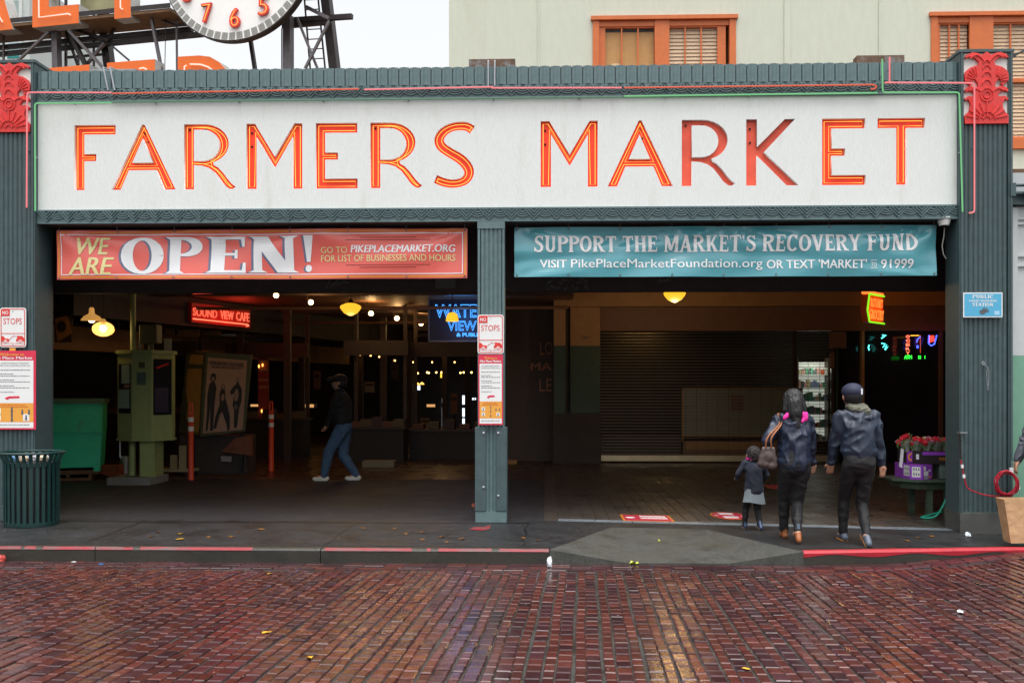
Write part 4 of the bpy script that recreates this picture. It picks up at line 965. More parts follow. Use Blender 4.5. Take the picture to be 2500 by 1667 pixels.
def welcome(a, b, c, d, Y, label, wide):
    p, q = onY(a, d, Y), onY(c, b, Y); x0, x1, z0, z1 = p.x, q.x, p.z, q.z; w, h = x1 - x0, z1 - z0
    t = thing('notice_board', label, 'notice', ((x0 + x1) / 2, Y, z0), group='welcome notices')
    mb = MB(); mb.box(x0, x1, Y - .006, Y, z0, z1); mb.build('board', m_sgnp, t, world=True)
    R = lambda mb, u0, v0, u1, v1, lf: mb.box(x0 + u0 * w, x0 + u1 * w, Y - lf, Y - .005, z0 + v0 * h, z0 + v1 * h)
    e = .05
    mb = MB(); R(mb, e, .335, 1 - e, .875, .0075); mb.build('white_field', m_sgnw, t, world=True)
    mb = MB(); R(mb, e, .095, 1 - e, .333, .0075); mb.build('orange_field', m_sgno, t, world=True)
    mb = MB(); R(mb, e, .02, 1 - e, .093, .0075); mb.build('white_footer', m_sgnw, t, world=True)
    for body, u0, v0, u1, v1, m, bo in (('Welcome to', .24, .935, .76, .972, m_sgno, .03), ('Pike Place Market', .07, .892, .93, .927, m_sgnw, .03)):
        mb = MB(); put_text(mb, body, Vector((x0 + u0 * w, Y, z0 + v0 * h)), UX, UZ, (u1 - u0) * w, (v1 - v0) * h, off=.009, bold=bo); mb.build('lettering', m, t, world=True, fixn=False)
    heads = (('AS A RESPONSIBLE MARKET', .14, .832, .86), ('SHOPPER AND EXAMPLE FOR ALL', .11, .802, .89))
    for body, u0, v0, u1 in heads:
        mb = MB(); put_text(mb, body, Vector((x0 + u0 * w, Y, z0 + v0 * h)), UX, UZ, (u1 - u0) * w, .018 * h, off=.009); mb.build('lettering', m_sgnk, t, world=True, fixn=False)
    mb = MB()
    for i, v in enumerate((.75, .70, .675, .625, .60, .55, .525, .47)):
        squiggle(mb, x0 + .12 * w, x0 + (.88 if i % 2 == 0 else .55) * w, z0 + v * h, .010 * h, Y - .0075, i)
    squiggle(mb, x0 + .12 * w, x0 + .88 * w, z0 + .055 * h, .010 * h, Y - .0075, 77)
    tag(mb.build('small_print', m_sgnk, t, world=True), kind='stuff')
    mb = MB(); mb.prism([(x0 + u * w, z0 + v * h) for u, v in ((.36, .385), (.42, .375), (.44, .393), (.66, .398), (.66, .425), (.44, .422), (.36, .405))], Y - .009, Y - .0076); mb.build('arrow', m_sgnp, t, world=True)
    mb = MB(); squiggle(mb, x0 + .22 * w, x0 + .78 * w, z0 + .305 * h, .016 * h, Y - .0075, 5); squiggle(mb, x0 + .17 * w, x0 + .83 * w, z0 + .28 * h, .016 * h, Y - .0075, 6); tag(mb.build('orange_heading', mat('burnt_orange', (.62, .16, .02), .5), t, world=True), kind='stuff')
    for i, (u, v) in enumerate(((.2, .225), (.5, .25), (.72, .22), (.86, .22), (.2, .15), (.5, .195), (.5, .13), (.8, .15))):
        s_ = .05 * w; cx, cz = x0 + u * w, z0 + v * h; mb = MB()
        if i in (0, 4, 7): mb.box(cx - s_ * 1.3, cx + s_ * 1.3, Y - .0085, Y - .0076, cz - s_ * 1.3, cz + s_ * 1.5); mb.build('icon_field', m_sgnw, t, world=True); mb = MB()
        mb.box(cx - s_ * .4, cx + s_ * .4, Y - .0098, Y - .0088, cz - s_, cz + s_ * .3); mb.prism([(cx + s_ * .4 * cos(2 * pi * k / 8), cz + s_ * .75 + s_ * .4 * sin(2 * pi * k / 8)) for k in range(8)], Y - .0098, Y - .0088)
        tag(mb.build('icon', m_sgnk, t, world=True), kind='stuff')
    return t
no_stops(1166, 768, 1230, 864, -0.075, 'white and red NO STOPS plate on the slim middle column')
no_stops(0, 751, 64, 848, -0.118, 'white and red NO STOPS plate on the end pillar beside the slatted bin')
welcome(1168, 866, 1228, 1037, -0.100, 'narrow crimson and orange welcome notice on the slim middle column', False)
welcome(-28, 856, 88, 1048, -0.118, 'broad crimson and orange welcome notice on the end pillar above the slatted bin', True)
mb = MB(); a = onY(23, 858, -.114); b = onY(38, 845, -.114); mb.box(a.x, b.x, -.116, -.112, a.z, b.z); tag(mb.build('tape', m_sgno), 'orange tape strip between the plate and the broad welcome notice', 'tape')
# public hand washing station
p, q = onY(2351, 775, -.118), onY(2447, 714, -.118); x0, x1, z0, z1 = p.x, q.x, p.z, q.z; w, h = x1 - x0, z1 - z0; Y = -.118
t = thing('wall_sign', 'sky blue PUBLIC HAND WASHING STATION sign on the fluted pillar', 'sign', ((x0 + x1) / 2, Y, z0))
mb = MB(); mb.box(x0, x1, Y - .006, Y, z0, z1); mb.build('board', m_sgnw, t, world=True)
mb = MB(); mb.box(x0 + .012, x1 - .012, Y - .0075, Y - .005, z0 + .012, z1 - .012); mb.build('blue_field', m_sblue, t, world=True)
for body, u0, v0, u1, v1, fn_ in (('PUBLIC', .23, .77, .76, .91, 1), ('HAND WASHING', .15, .62, .85, .71, 1), ('STATION', .23, .45, .76, .58, 1)):
    mb = MB()
    if body == 'HAND WASHING': put_text(mb, body, Vector((x0 + u0 * w, Y, z0 + v0 * h)), UX, UZ, (u1 - u0) * w, (v1 - v0) * h, off=.009, bold=.02)
    else: slab_text(mb, body, Vector((x0 + u0 * w, Y, z0 + v0 * h)), UX, UZ, (u1 - u0) * w, (v1 - v0) * h, off=.009, sw=.2, t=.12, s=.1)
    mb.build('lettering', m_sgnw, t, world=True, fixn=False)
mb = MB(); cx, cz = x0 + .49 * w, z0 + .22 * h
mb.prism([(cx + .035 * cos(2 * pi * k / 12), cz + .030 * sin(2 * pi * k / 12)) for k in range(12)], Y - .0095, Y - .008)
for k in range(4): a = radians(10 + 22 * k); mb.bar((cx + .02 * cos(a), Y - .0105 - k * .0004, cz + .02 * sin(a)), (cx + .075 * cos(a), Y - .0105 - k * .0004, cz + .055 * sin(a)), .012, .002)
mb.build('hand_symbol', m_sgnk, t, world=True)
mb = MB(); mb.box(x0 + .79 * w, x0 + .92 * w, Y - .009, Y - .0076, z0 + .10 * h, z0 + .26 * h); mb.build('emblem', mat('pale_blue_print', (.35, .6, .75), .4), t, world=True)

# security camera housing under the lintel and its hanging cable
t = thing('dome_camera', 'white round dome camera housing under the right end of the lintel', 'camera', (XY(2303, .05), 0.03, ZY(557, .05)))
mb = MB(); mb.lathe([(.055, 0), (.062, .02), (.078, .075), (.080, .095)], 20); mb.build('housing', mat('white_plastic', (.75, .76, .74), .4), t, smooth=True)
mb = MB(); mb.lathe([(.0, -.02), (.025, -.016), (.042, .0)], 16, cap=False); mb.build('dome', mat('smoked_dome', (.02, .02, .025), .1), t, smooth=True)
mb = MB(); mb.tube([onY(2306, 556, .07), onY(2304, 580, .07), onY(2300, 600, .08), onY(2303, 620, .09), onY(2310, 632, .10)], .006, 6); tag(mb.build('cable', m_rope, smooth=True), 'pale cable dangling below the white dome camera', 'cable')

# turnbuckle on the right pillar
t = thing('turnbuckle', 'steel turnbuckle hanging on a hook of the fluted pillar', 'turnbuckle', onY(2405, 950, -.12))
c = lambda a, b: onY(a, b, -.125)
mb = MB(); mb.tube([c(2401, 887) + Vector((.018 * cos(k), 0, .018 * sin(k))) for k in [2 * pi * i / 10 for i in range(10)]], .006, 6, closed=True); mb.tube([c(2404, 890), c(2411, 896), c(2412, 902)], .006, 6); mb.tube([c(2401, 887) + Vector((0, .035, 0)), c(2401, 887)], .007, 6); mb.build('hook', m_metal, t, world=True, smooth=True)
mb = MB(); mb.tube([c(2410, 902), c(2409, 906), c(2410, 936), c(2411, 940)], .0045, 6); mb.tube([c(2412.5, 902), c(2414, 906), c(2414, 936), c(2412.5, 940)], .0045, 6); mb.build('body', m_metal, t, world=True, smooth=True)
mb = MB(); mb.tube([c(2411.5, 936), c(2412, 952)], .006, 6); mb.build('screw', m_metal, t, world=True, smooth=True)

# ================================================================== things on the pavement
# slatted steel bin
g0 = gnd(44, 1290); g0.y += 0.30; g0.z = zf(g0.x, g0.y)
m_bin = mat('green_powder_coat', (0.005, 0.034, 0.032), 0.35, var=0.2, vs=8, coat=0.2)
t = thing('litter_bin', 'dark green slatted steel litter bin beside the end pillar', 'bin', g0)
H, R0, R1 = 0.83, 0.285, 0.345
mb = MB(); mb.lathe([(R0 - .01, .0), (R0 + .004, .0), (R0 + .006, .05), (R0 - .01, .05)], 36, cap=False); mb.build('bottom_ring', m_bin, t, smooth=True)
mb = MB(); mb.tube([(R1 * cos(2 * pi * k / 40), R1 * sin(2 * pi * k / 40), H) for k in range(40)], .016, 8, closed=True); mb.build('rim', m_bin, t, smooth=True)
mb = MB(); mb.lathe([(R0 - .004, H - .15), (R0 + .002, H - .15), (R0 + .002, H - .11), (R0 - .004, H - .11)], 36, cap=False); mb.build('upper_ring', m_bin, t, smooth=True)
sl_ = MB(); wd = .019
pr = [(R0 + .002, .02), (R0 + .004, .35), (R0 + .004, .66), (R0 + .012, .73), (R0 + .035, .79), (R1 - .004, H)]
v = [];
for r, z in pr: v += [(r, -wd, z), (r, wd, z), (r + .006, wd, z), (r + .006, -wd, z)]
n = len(pr); sl_.add(v, [(i * 4 + k, i * 4 + (k + 1) % 4, (i + 1) * 4 + (k + 1) % 4, (i + 1) * 4 + k) for i in range(n - 1) for k in range(4)] + [(0, 1, 2, 3), tuple((n - 1) * 4 + k for k in (3, 2, 1, 0))])
me = sl_.mesh('slat'); me.materials.append(m_bin)
for k in range(28): link('slat', me, t, rot=(0, 0, 2 * pi * k / 28))
mb = MB(); mb.lathe([(R0 - .05, .03), (R0 - .03, .45), (R0 - .03, .72)], 24); mb.build('liner', mat('black_liner', (.012, .012, .013), .4), t, smooth=True)
t = thing('litter', 'crumpled litter heaped in the mouth of the slatted bin', 'litter', g0 + Vector((0, 0, .715)))
for k in range(7):
    mb = MB(); a = k * 2.4; r = .14 + .04 * (k % 3); mb.ball((r * cos(a), r * sin(a), .05), (.06, .05, .045), 7, 5)
    mb.v = [(x + .02 * noise.noise((x * 30, y * 30, z * 30)), y + .02 * noise.noise((y * 30, z * 30, x * 30)), z) for x, y, z in mb.v]
    mb.build('scrap', mat('scrap_%d' % (k % 3), ((.5, .5, .52), (.12, .3, .5), (.45, .36, .26))[k % 3], .5), t)

# leaves, paper and gum spots
m_leafy = mat('yellow_leaf', (.55, .30, .03), .3, var=.3, vs=40); m_leafo = mat('brown_leaf', (.20, .085, .02), .3, var=.3, vs=40); m_leafg = mat('lime_leaf', (.42, .45, .03), .4, var=.2)
def leaf(px, py, s, m, lab, grp, road_=False, lift=0.0):
    p = gnd(px, py)
    if road_:
        for _ in range(8): p = onZ(px, py, roadZ(p.x, p.y) + .004)
    else: p.z += .005
    mb = MB(); n = 9; a0 = random.uniform(0, 6)
    rr = [s * (1 - .35 * abs(sin(1.5 * k))) for k in range(n)]
    pts = [(rr[k] * cos(2 * pi * k / n), .75 * rr[k] * sin(2 * pi * k / n), .004 * sin(k) + .004 + lift * (k % 3)) for k in range(n)]
    mb.add([(0, 0, .003)] + pts, [(0, k + 1, (k + 1) % n + 1) for k in range(n)])
    mb.add([(x, y, z - .002) for x, y, z in [(0, 0, .003)] + pts], [(0, (k + 1) % n + 1, k + 1) for k in range(n)])
    o = mb.build('leaf', m, fixn=False); o.location = p; o.rotation_euler = (0, 0, a0)
    tag(o, lab, 'leaf', grp)
for px, py, s in ((441, 1303.5, .055), (439, 1317, .055)): leaf(px, py, s, m_leafy, 'bright yellow wet leaf on the asphalt pavement near the bin', 'bright yellow leaves')
for px, py in ((369, 1310), (386, 1300), (510, 1312), (564, 1311), (583, 1301), (635, 1293), (642, 1293), (886, 1290), (1029, 1300), (1031, 1318), (1077, 1312), (1090, 1324), (1127, 1316), (1080, 1311), (1278, 1314), (1314, 1321), (1346, 1310), (2215, 1321), (2245, 1314), (2274, 1310), (963, 1291), (990, 1304)):
    leaf(px, py, random.uniform(.03, .05), m_leafo, 'flattened brown wet leaf on the asphalt pavement', 'brown leaves on the pavement')
leaf(1549, 1376, .05, m_leafg, 'lime green leaf lying at the foot of the concrete ramp', None, True, .012); leaf(1609, 1323, .022, m_leafg, 'small lime leaf lying high on the concrete ramp', None, lift=.01)
for px, py, s in ((652, 1543, .05), (756, 1604, .035), (1823, 1633, .03), (660, 1400, .04)): leaf(px, py, s, m_leafy, 'yellow wet leaf stuck on the brick road', 'yellow leaves on the bricks', True)
m_tiss = mat('white_tissue', (.75, .80, .85), .6, var=.1, vs=20)
def tissue(px, py, s, lab, tall=1.0, road_=False, m=None):
    p = gnd(px, py)
    if road_:
        for _ in range(8): p = onZ(px, py, roadZ(p.x, p.y) + .002)
    mb = MB(); mb.ball((0, 0, s * tall * .8), (s, s * .8, s * tall), 10, 7)
    mb.v = [(x * (1 - .30 * max(0, z / (s * tall))) + s * .5 * noise.noise((x / s * 1.7, y / s * 1.7, z / s)), y + s * .4 * noise.noise((y / s * 2, z / s * 2, 3)), max(0.002, z + s * .5 * noise.noise((x / s * 2.4, z / s, 7)))) for x, y, z in mb.v]
    o = mb.build('crumpled_tissue' if m is None else 'paper_scrap', m or m_tiss); o.location = p; tag(o, lab, 'tissue')
tissue(1342, 1383, .036, 'crumpled white tissue standing against the kerb end by the ramp', 1.5, True)
tissue(2364, 1309, .05, 'crumpled pale plastic scrap on the pavement before the fluted pillar', .5)
tissue(2345, 1494, .035, 'small white paper scrap on the brick road', .25, True)
tissue(-4 + 8, 1369, .05, 'small crumpled red scrap against the kerb', .7, True, mat('red_scrap', (.55, .08, .06), .5))
for px, py, c_, lab in ((180, 1371.5, (.7, .72, .75), 'tiny white wrapper scrap in the gutter'), (247, 1377, (.03, .22, .6), 'tiny blue wrapper scrap in the gutter')):
    p = onZ(px, py, kerbBase(-4) + .01); mb = MB(); mb.slab([(-.02, -.012), (.015, -.016), (.022, .010), (-.012, .014)], 0, .006); o = mb.build('wrapper', mat('wrapper_%d' % px, c_, .4)); o.location = p; tag(o, lab, 'wrapper')
# red spray mark by the column foot
mb = MB(); pts = [gnd(a, b) for a, b in ((1146, 1292), (1152, 1288), (1168, 1286), (1182, 1287), (1198, 1281), (1196, 1291), (1180, 1295), (1160, 1294))]
mb.add([(p.x, p.y, p.z + .004) for p in pts], [tuple(range(len(pts)))]); tag(mb.build('paint_mark', m_redp), 'red spray paint mark on the pavement at the column foot', 'paint mark')
# floor stickers in the right bay
def sticker(corn, m_in, oval, lab, lines):
    c = [gnd(*p) for p in corn]; cx = sum((p for p in c), Vector()) / 4; wx = (c[1] - c[0]).length; wy = (c[3] - c[0]).length
    t = thing('floor_sticker', lab, 'sticker', (cx.x, cx.y, zf(cx.x, cx.y) + .004)); t.rotation_euler = (0, .02 * max(0, 1 - cx.y / 6), 0)
    n = 28
    shp = (lambda k_: [(wx / 2 * k_ * cos(2 * pi * k / n), wy / 2 * k_ * sin(2 * pi * k / n)) for k in range(n)]) if oval else (lambda k_: [(-wx / 2 + (1 - k_) * .4, -wy / 2 + (1 - k_) * .4), (wx / 2 - (1 - k_) * .4, -wy / 2 + (1 - k_) * .4), (wx / 2 - (1 - k_) * .4, wy / 2 - (1 - k_) * .4), (-wx / 2 + (1 - k_) * .4, wy / 2 - (1 - k_) * .4)])
    mb = MB(); mb.slab(shp(1), .001, .003); mb.build('orange_rim', mat('floor_orange', (.52, .17, .02), .5), t)
    mb = MB(); mb.slab(shp(.93), .003, .0045); mb.build('red_field', mat('floor_crimson', (.40, .014, .045), .5), t)
    mb = MB()
    for i, (u0, u1, v0, v1) in enumerate(lines):
        x = u0
        while x < u1 - .01:
            l = random.uniform(.025, .05); mb.slab([(wx * x, wy * v0), (wx * min(x + l, u1), wy * v0), (wx * min(x + l, u1), wy * (v1 - .03 * (i % 2))), (wx * x, wy * v1)], .0045, .006); x += l + .012
    if lines: tag(mb.build('small_print', m_sgnw, t), kind='stuff')
    return t
t = sticker([(1517, 1272.5), (1642, 1274), (1642, 1258), (1513, 1257)], 0, False, 'oblong red and orange floor sticker with a face mask symbol', [(-.12, .40, .12, .32), (-.12, .40, -.16, .04)])
mb = MB(); mb.slab([(-.20 + .06 * cos(k), .06 * sin(k)) for k in [2 * pi * i / 14 for i in range(14)]], .0045, .006); mb.build('mask_symbol', m_sgnw, t)
sticker([(1735, 1269), (1823, 1270), (1823, 1250), (1735, 1250)], 0, True, 'oval red and orange keep-apart floor sticker beside the child', [(-.22, .18, .10, .34), (-.20, .20, -.34, -.10), (-.40, -.30, -.02, .02), (.30, .40, -.10, -.05)])
sticker([(1150, 1243), (1240, 1243), (1240, 1224), (1150, 1224)], 0, True, 'oval red and orange floor sticker half hidden behind the column', [(-.22, .2, .1, .3)])
sticker([(1872, 1194), (1910, 1194), (1910, 1184), (1872, 1184)], 0, False, 'small red floor sticker further back behind the child', [])

# ================================================================== lamps
m_brass = mat('dark_bronze', (.03, .022, .016), .4, .6); m_cord = mat('black_cord', (.012, .011, .011), .6)
def plight(name, loc, parent, power, col=(1, .55, .2), r=.05):
    l = bpy.data.lights.new(name, 'POINT'); l.energy = power; l.color = col; l.shadow_soft_size = r
    o = bpy.data.objects.new(name, l); COL.objects.link(o); o.parent = parent; o.location = loc; return o
m_globe = glow('amber_glass_globe', (1.0, .47, .025), .62)
def school(px, py, Y, lab, ceil, wpx=52, power=6):
    p = onY(px, py, Y); w = wpx * (Y - CAM.y) / F
    t = thing('pendant_lamp', lab, 'lamp', p, group='amber schoolhouse lamps')
    r = w / 2; mb = MB(); mb.lathe([(.02, -r * .60), (r * .22, -r * .57), (r * .62, -r * .36), (r * .9, -r * .02), (r, r * .18), (r * .93, r * .34), (r * .55, r * .52), (r * .30, r * .58)], 24); mb.build('glass_globe', m_globe, t, smooth=True)
    mb = MB(); mb.lathe([(r * .32, r * .57), (r * .30, r * .72), (r * .12, r * .95), (r * .05, r * 1.0)], 16); mb.build('fitter', m_brass, t, smooth=True)
    mb = MB(); mb.tube([(0, 0, r * .95), (0, 0, ceil - p.z)], .012, 6); mb.build('stem', m_brass, t)
    plight('lamp_light', (0, 0, -r * .9), t, power, (1, .62, .25), .12); return t
school(856, 755, 6.4, 'amber schoolhouse pendant lamp hanging clear under the left bay ceiling', 3.95)
school(1647, 722, 6.4, 'amber schoolhouse pendant lamp half hidden by the dark header of the right bay', 3.95, 54, 22)
m_bulb = glow('warm_bulb', (1.0, .66, .30), 7.0)
def bulb(px, py, Y, lab, grp, dpx=11, power=9):
    p = onY(px, py, Y); r = dpx / 2 * (Y - CAM.y) / F
    t = thing('spot_lamp', lab, 'lamp', p, group=grp)
    mb = MB(); mb.ball((0, 0, 0), r, 12, 8); mb.build('bulb', m_bulb, t, smooth=True)
    mb = MB(); mb.tube([(-r * .6, r * .3, r * .5), (-r * 1.7, r * .8, r * 1.6)], [r * .75, r * .5], 10); mb.tube([(-r * 1.7, r * .8, r * 1.6), (-r * 1.8, r * .8, 3.95 - p.z)], .01, 6); mb.build('socket_arm', m_brass, t, smooth=True)
    plight('lamp_light', (r * .5, -r * 1.4, r * .6), t, power, (1, .58, .22), .06)
for i, (px, py) in enumerate(((674, 721), (759, 738), (906, 765), (969, 777), (1028, 790), (1083, 809))):
    s = (YH - py) / (3.18 - 1.53); Y = F / s + CAM.y
    bulb(px, py, Y, 'round white bulb in the ceiling row beside the amber schoolhouse lamp', 'ceiling row of round bulbs', 13 - i * .5, 4.5)
# dome lamp in front of the blue neon
p = onY(1104, 775, 6.8); t = thing('pendant_lamp', 'amber half-dome pendant lamp in front of the blue neon sign', 'lamp', p)
w = 31 * (6.8 - CAM.y) / F / 2; mb = MB(); mb.lathe([(w, -.07), (w * .98, -.03), (w * .82, .05), (w * .5, .085), (.03, .095)], 20, cap=False); mb.build('shade', m_globe, t, smooth=True)
mb = MB(); mb.tube([(0, 0, .09), (0, 0, 3.95 - p.z)], .008, 6); mb.build('stem', m_brass, t); plight('lamp_light', (0, 0, -.12), t, 3, (1, .6, .25), .08)
# enamel barn lamps on the left
m_shade = mat('glowing_enamel_shade', (.55, .36, .16), .4, emit=(1.0, .50, .12), es=.22)  # slight emission stands in for lamplight on the enamel
def barn(px, py, Y, tilt, lab):
    p = onY(px, py, Y); t = thing('pendant_lamp', lab, 'lamp', p, group='barn lamps'); r = .172
    R = Matrix.Rotation(tilt, 4, 'X') @ Matrix.Rotation(tilt * .4, 4, 'Y')
    mb = MB(); mb.lathe([(r, -.055), (r * .98, -.035), (r * .72, .02), (r * .30, .06), (.045, .085), (.04, .15), (.02, .17)], 24, cap=False); mb.v = [tuple(R @ Vector(v)) for v in mb.v]; mb.build('shade', m_shade, t, smooth=True)
    mb = MB(); mb.ball((0, 0, -.035), .055, 12, 8); mb.v = [tuple(R @ Vector(v)) for v in mb.v]; mb.build('bulb', m_bulb, t, smooth=True)
    e = R @ Vector((0, 0, .17)); mb = MB(); mb.tube([e, (e.x * .4, e.y, 3.95 - p.z)], .008, 6); mb.build('stem', m_brass, t)
    plight('lamp_light', R @ Vector((0, 0, -.12)), t, 1.6, (1, .60, .25), .05)
barn(224, 775, 4.7, radians(4), 'upright enamel barn lamp over the green dumpster'); barn(252, 798, 4.5, radians(-38), 'tilted enamel barn lamp showing its glowing bulb over the green dumpster')
# far strings of small bulbs
m_fbulb = glow('far_warm_bulb', (1.0, .50, .12), 5.0)
def far_bulb(px, py, Y, lab, grp, d=5.0):
    p = onY(px, py, Y); r = d / 2 * (Y - CAM.y) / F; t = thing('hanging_bulb', lab, 'bulb', p, group=grp)
    mb = MB(); mb.ball((0, 0, 0), r, 8, 6); mb.build('bulb', m_fbulb, t, smooth=True)
    mb = MB(); mb.tube([(0, 0, r), (0, 0, 3.95 - p.z)], .006, 4); mb.build('cord', m_cord, t)
for px, py in ((603, 863), (609, 862), (633, 864), (645, 866), (722, 866), (755, 863), (786, 863), (817, 863), (835, 868), (847, 863), (862, 864), (879, 865)):
    far_bulb(px, py, 19, 'small warm bulb in the far string deep in the left bay', 'far string of bulbs', 5.5)
for px, py in ((964, 880), (990, 881), (998, 883), (958, 908), (995, 911), (1020, 911), (1043, 909), (1047, 910), (1065, 909), (1078, 909), (1088, 909), (1124, 910), (1132, 909), (1142, 909), (1151, 909), (987, 844)):
    far_bulb(px, py, 21, 'tiny warm bulb in the far string left of the middle column', 'tiny bulbs near the column', 4.2)
m_fsh = glow('far_lit_shade', (1.0, .45, .08), 1.6)
for px, py in ((728, 872), (748, 871), (783, 871), (801, 866), (817, 871), (1019, 937), (1030, 936)):
    p = onY(px, py, 18.5); t = thing('pendant_lamp', 'small lit cone lamp among the far bulb strings', 'lamp', p, group='far cone lamps')
    mb = MB(); mb.lathe([(.075, -.03), (.05, .01), (.015, .04)], 12); mb.build('shade', m_fsh, t); mb = MB(); mb.tube([(0, 0, .04), (0, 0, 3.95 - p.z)], .006, 4); mb.build('cord', m_cord, t)

# ================================================================== neon signs inside
def neon_words(t, words, m, plane_pt, ux, r, world=True):
    pass
m_nred = glow('red_neon', (1.0, .05, .035), .9); m_nredl = glow('red_neon_core', (1.0, .16, .08), 1.1); m_nblu = glow('blue_neon', (.06, .34, 1.0), 1.2)
m_sred = mat('red_sign_box', (.55, .012, .015), .4); m_sbk = mat('black_sign_box', (.02, .018, .018), .5)
# SOUND VIEW CAFE on the fascia
a = on_fascia(468, 784); b = on_fascia(596, 806); c = on_fascia(472, 744); u = Vector((b.x - a.x, b.y - a.y, 0)); L_ = u.length; u.normalize(); zb = a.z; hs = c.z - a.z
t = thing('neon_sign', 'red neon SOUND VIEW CAFE sign on the dark fascia', 'sign', (a.x, a.y, zb), rz=atan2(u.y, u.x))
L_ *= 1.06; x_s = -.10
mb = MB(); mb.box(x_s - .02, L_, -.09, -.005, -.03, hs + .03); mb.build('box', m_sred, t)
for i, (body, x0, x1, z0, z1) in enumerate((('SOUND', x_s, L_ * .36, .30, .80), ('VIEW', L_ * .42, L_ * .66, .30, .82), ('CAFE', L_ * .71, L_ * .96, .30, .86))):
    mb = MB(); put_text(mb, body, (x0, -.10, z0 * hs), (1, 0, 0), (0, 0, 1), x1 - x0, (z1 - z0) * hs, off=.012, outline=.012); mb.build('neon_letters', m_nredl, t, fixn=False)
mb = MB(); mb.tube([(x_s, -.115, .12 * hs), (L_ * .93, -.115, .12 * hs), (L_ * .95, -.115, .05 * hs), (L_ * .90, -.115, .0 * hs)], .012, 6); mb.build('neon_rule', m_nredl, t, smooth=True)
plight('sign_light', (L_ / 2, -.5, hs / 2), t, 3, (1, .05, .03), .3)
mb = MB(); q0, q1 = onY(471, 716, 3.2), onY(597, 714, 3.2); mb.tube([q0, q1], .012, 6); mb.tube([q0, q0 + Vector((0, 0, .3))], .008, 4); mb.tube([q1, q1 + Vector((0, 0, .3))], .008, 4); tag(mb.build('neon_tube', m_nred, smooth=True), 'plain red neon tube hung under the header above the cafe sign', 'neon tube')
# WATER VIEW & PUBLIC
YW = 8.6
p, q = onY(1049, 831, YW), onY(1215, 730, YW); w, h = q.x - p.x, q.z - p.z
t = thing('neon_sign', 'blue neon WATER VIEW sign partly hidden by the middle column', 'sign', p)
mb = MB(); mb.box(0, w, 0, .15, 0, h); mb.build('box', mat('deep_blue_box', (.012, .014, .035), .4), t)
mb = MB(); mb.box(-.02, w + .02, -.02, -.001, -.03, .0); mb.box(-.02, w + .02, -.02, -.001, h, h + .03); mb.box(-.03, 0, -.02, -.001, -.03, h + .03); mb.build('frame', mat('grey_frame', (.16, .16, .19), .4, .4), t)
sx = w / (1215 - 1049)
for body, a, b, c, d in (('WATER', 1063, 744, 1187, 776), ('VIEW', 1093, 784, 1164, 808), ('& PUBLIC', 1115, 813, 1178, 822)):
    mb = MB(); put_text(mb, body, ((a - 1049) * sx, -.02, (831 - d) * sx), (1, 0, 0), (0, 0, 1), (b and (c - a)) * sx, (d - b) * sx, off=.03, outline=.016 if body[0] != '&' else .03); mb.build('neon_letters', m_nblu, t, fixn=False)
mb = MB(); mb.tube([(0, 0, h), (0, 0, 3.95 - p.z)], .01, 5); mb.tube([(w, .05, h), (w, .05, 3.95 - p.z)], .01, 5); mb.build('hangers', m_cord, t)
plight('sign_light', (w / 2, -.5, h / 2), t, 5, (.08, .35, 1), .3)
# ROTARY GROCERY blade sign
YG = 7.6
a = onY(2113, 786, YG); b = onY(2149, 778, YG + .55)
u = Vector((b.x - a.x, b.y - a.y, 0)); L_ = u.length; h = onY(2113, 718, YG).z - a.z
t = thing('neon_sign', 'slanting orange neon ROTARY GROCERY blade sign with green edges', 'sign', a, rz=atan2(u.y, u.x))
m_ngr2 = glow('green_neon', (.30, 1.0, .02), .45); m_norg = glow('orange_neon', (1.0, .20, .03), .75)
mb = MB(); mb.prism([(0, 0), (L_, 0), (L_, h), (0, h), (-.10, h * .42)], -.06, .06); mb.build('box', mat('orange_sign_box', (.75, .10, .015), .4), t)
for body, x0, x1, z0, z1 in (('ROTARY', .10, .92, .54, .88), ('GROCERY', .02, .98, .10, .48)):
    mb = MB(); put_text(mb, body, (x0 * L_, -.065, z0 * h), (1, 0, 0), (0, 0, 1), (x1 - x0) * L_, (z1 - z0) * h, off=.012, outline=.018); mb.build('neon_letters', m_norg, t, fixn=False)
mb = MB(); mb.tube([(0, -.08, h), (-.10, -.08, h * .42), (0, -.08, 0), (L_, -.08, 0)], .018, 6); mb.tube([(0, -.08, h), (L_, -.08, h)], .018, 6); mb.build('green_edge_tube', m_ngr2, t, smooth=True)
mb = MB(); mb.box(-.02, L_, -.07, .07, h + .01, h + .06); mb.build('top_strip', m_norg, t)
mb = MB(); mb.tube([(L_ * .3, 0, h), (L_ * .3, 0, 3.95 - a.z)], .015, 6); mb.tube([(L_ * .8, 0, h), (L_ * .8, 0, 3.95 - a.z)], .015, 6); mb.build('hangers', m_cord, t)
plight('sign_light', (L_ * .5, -.4, h / 2), t, 5, (1, .3, .05), .2)
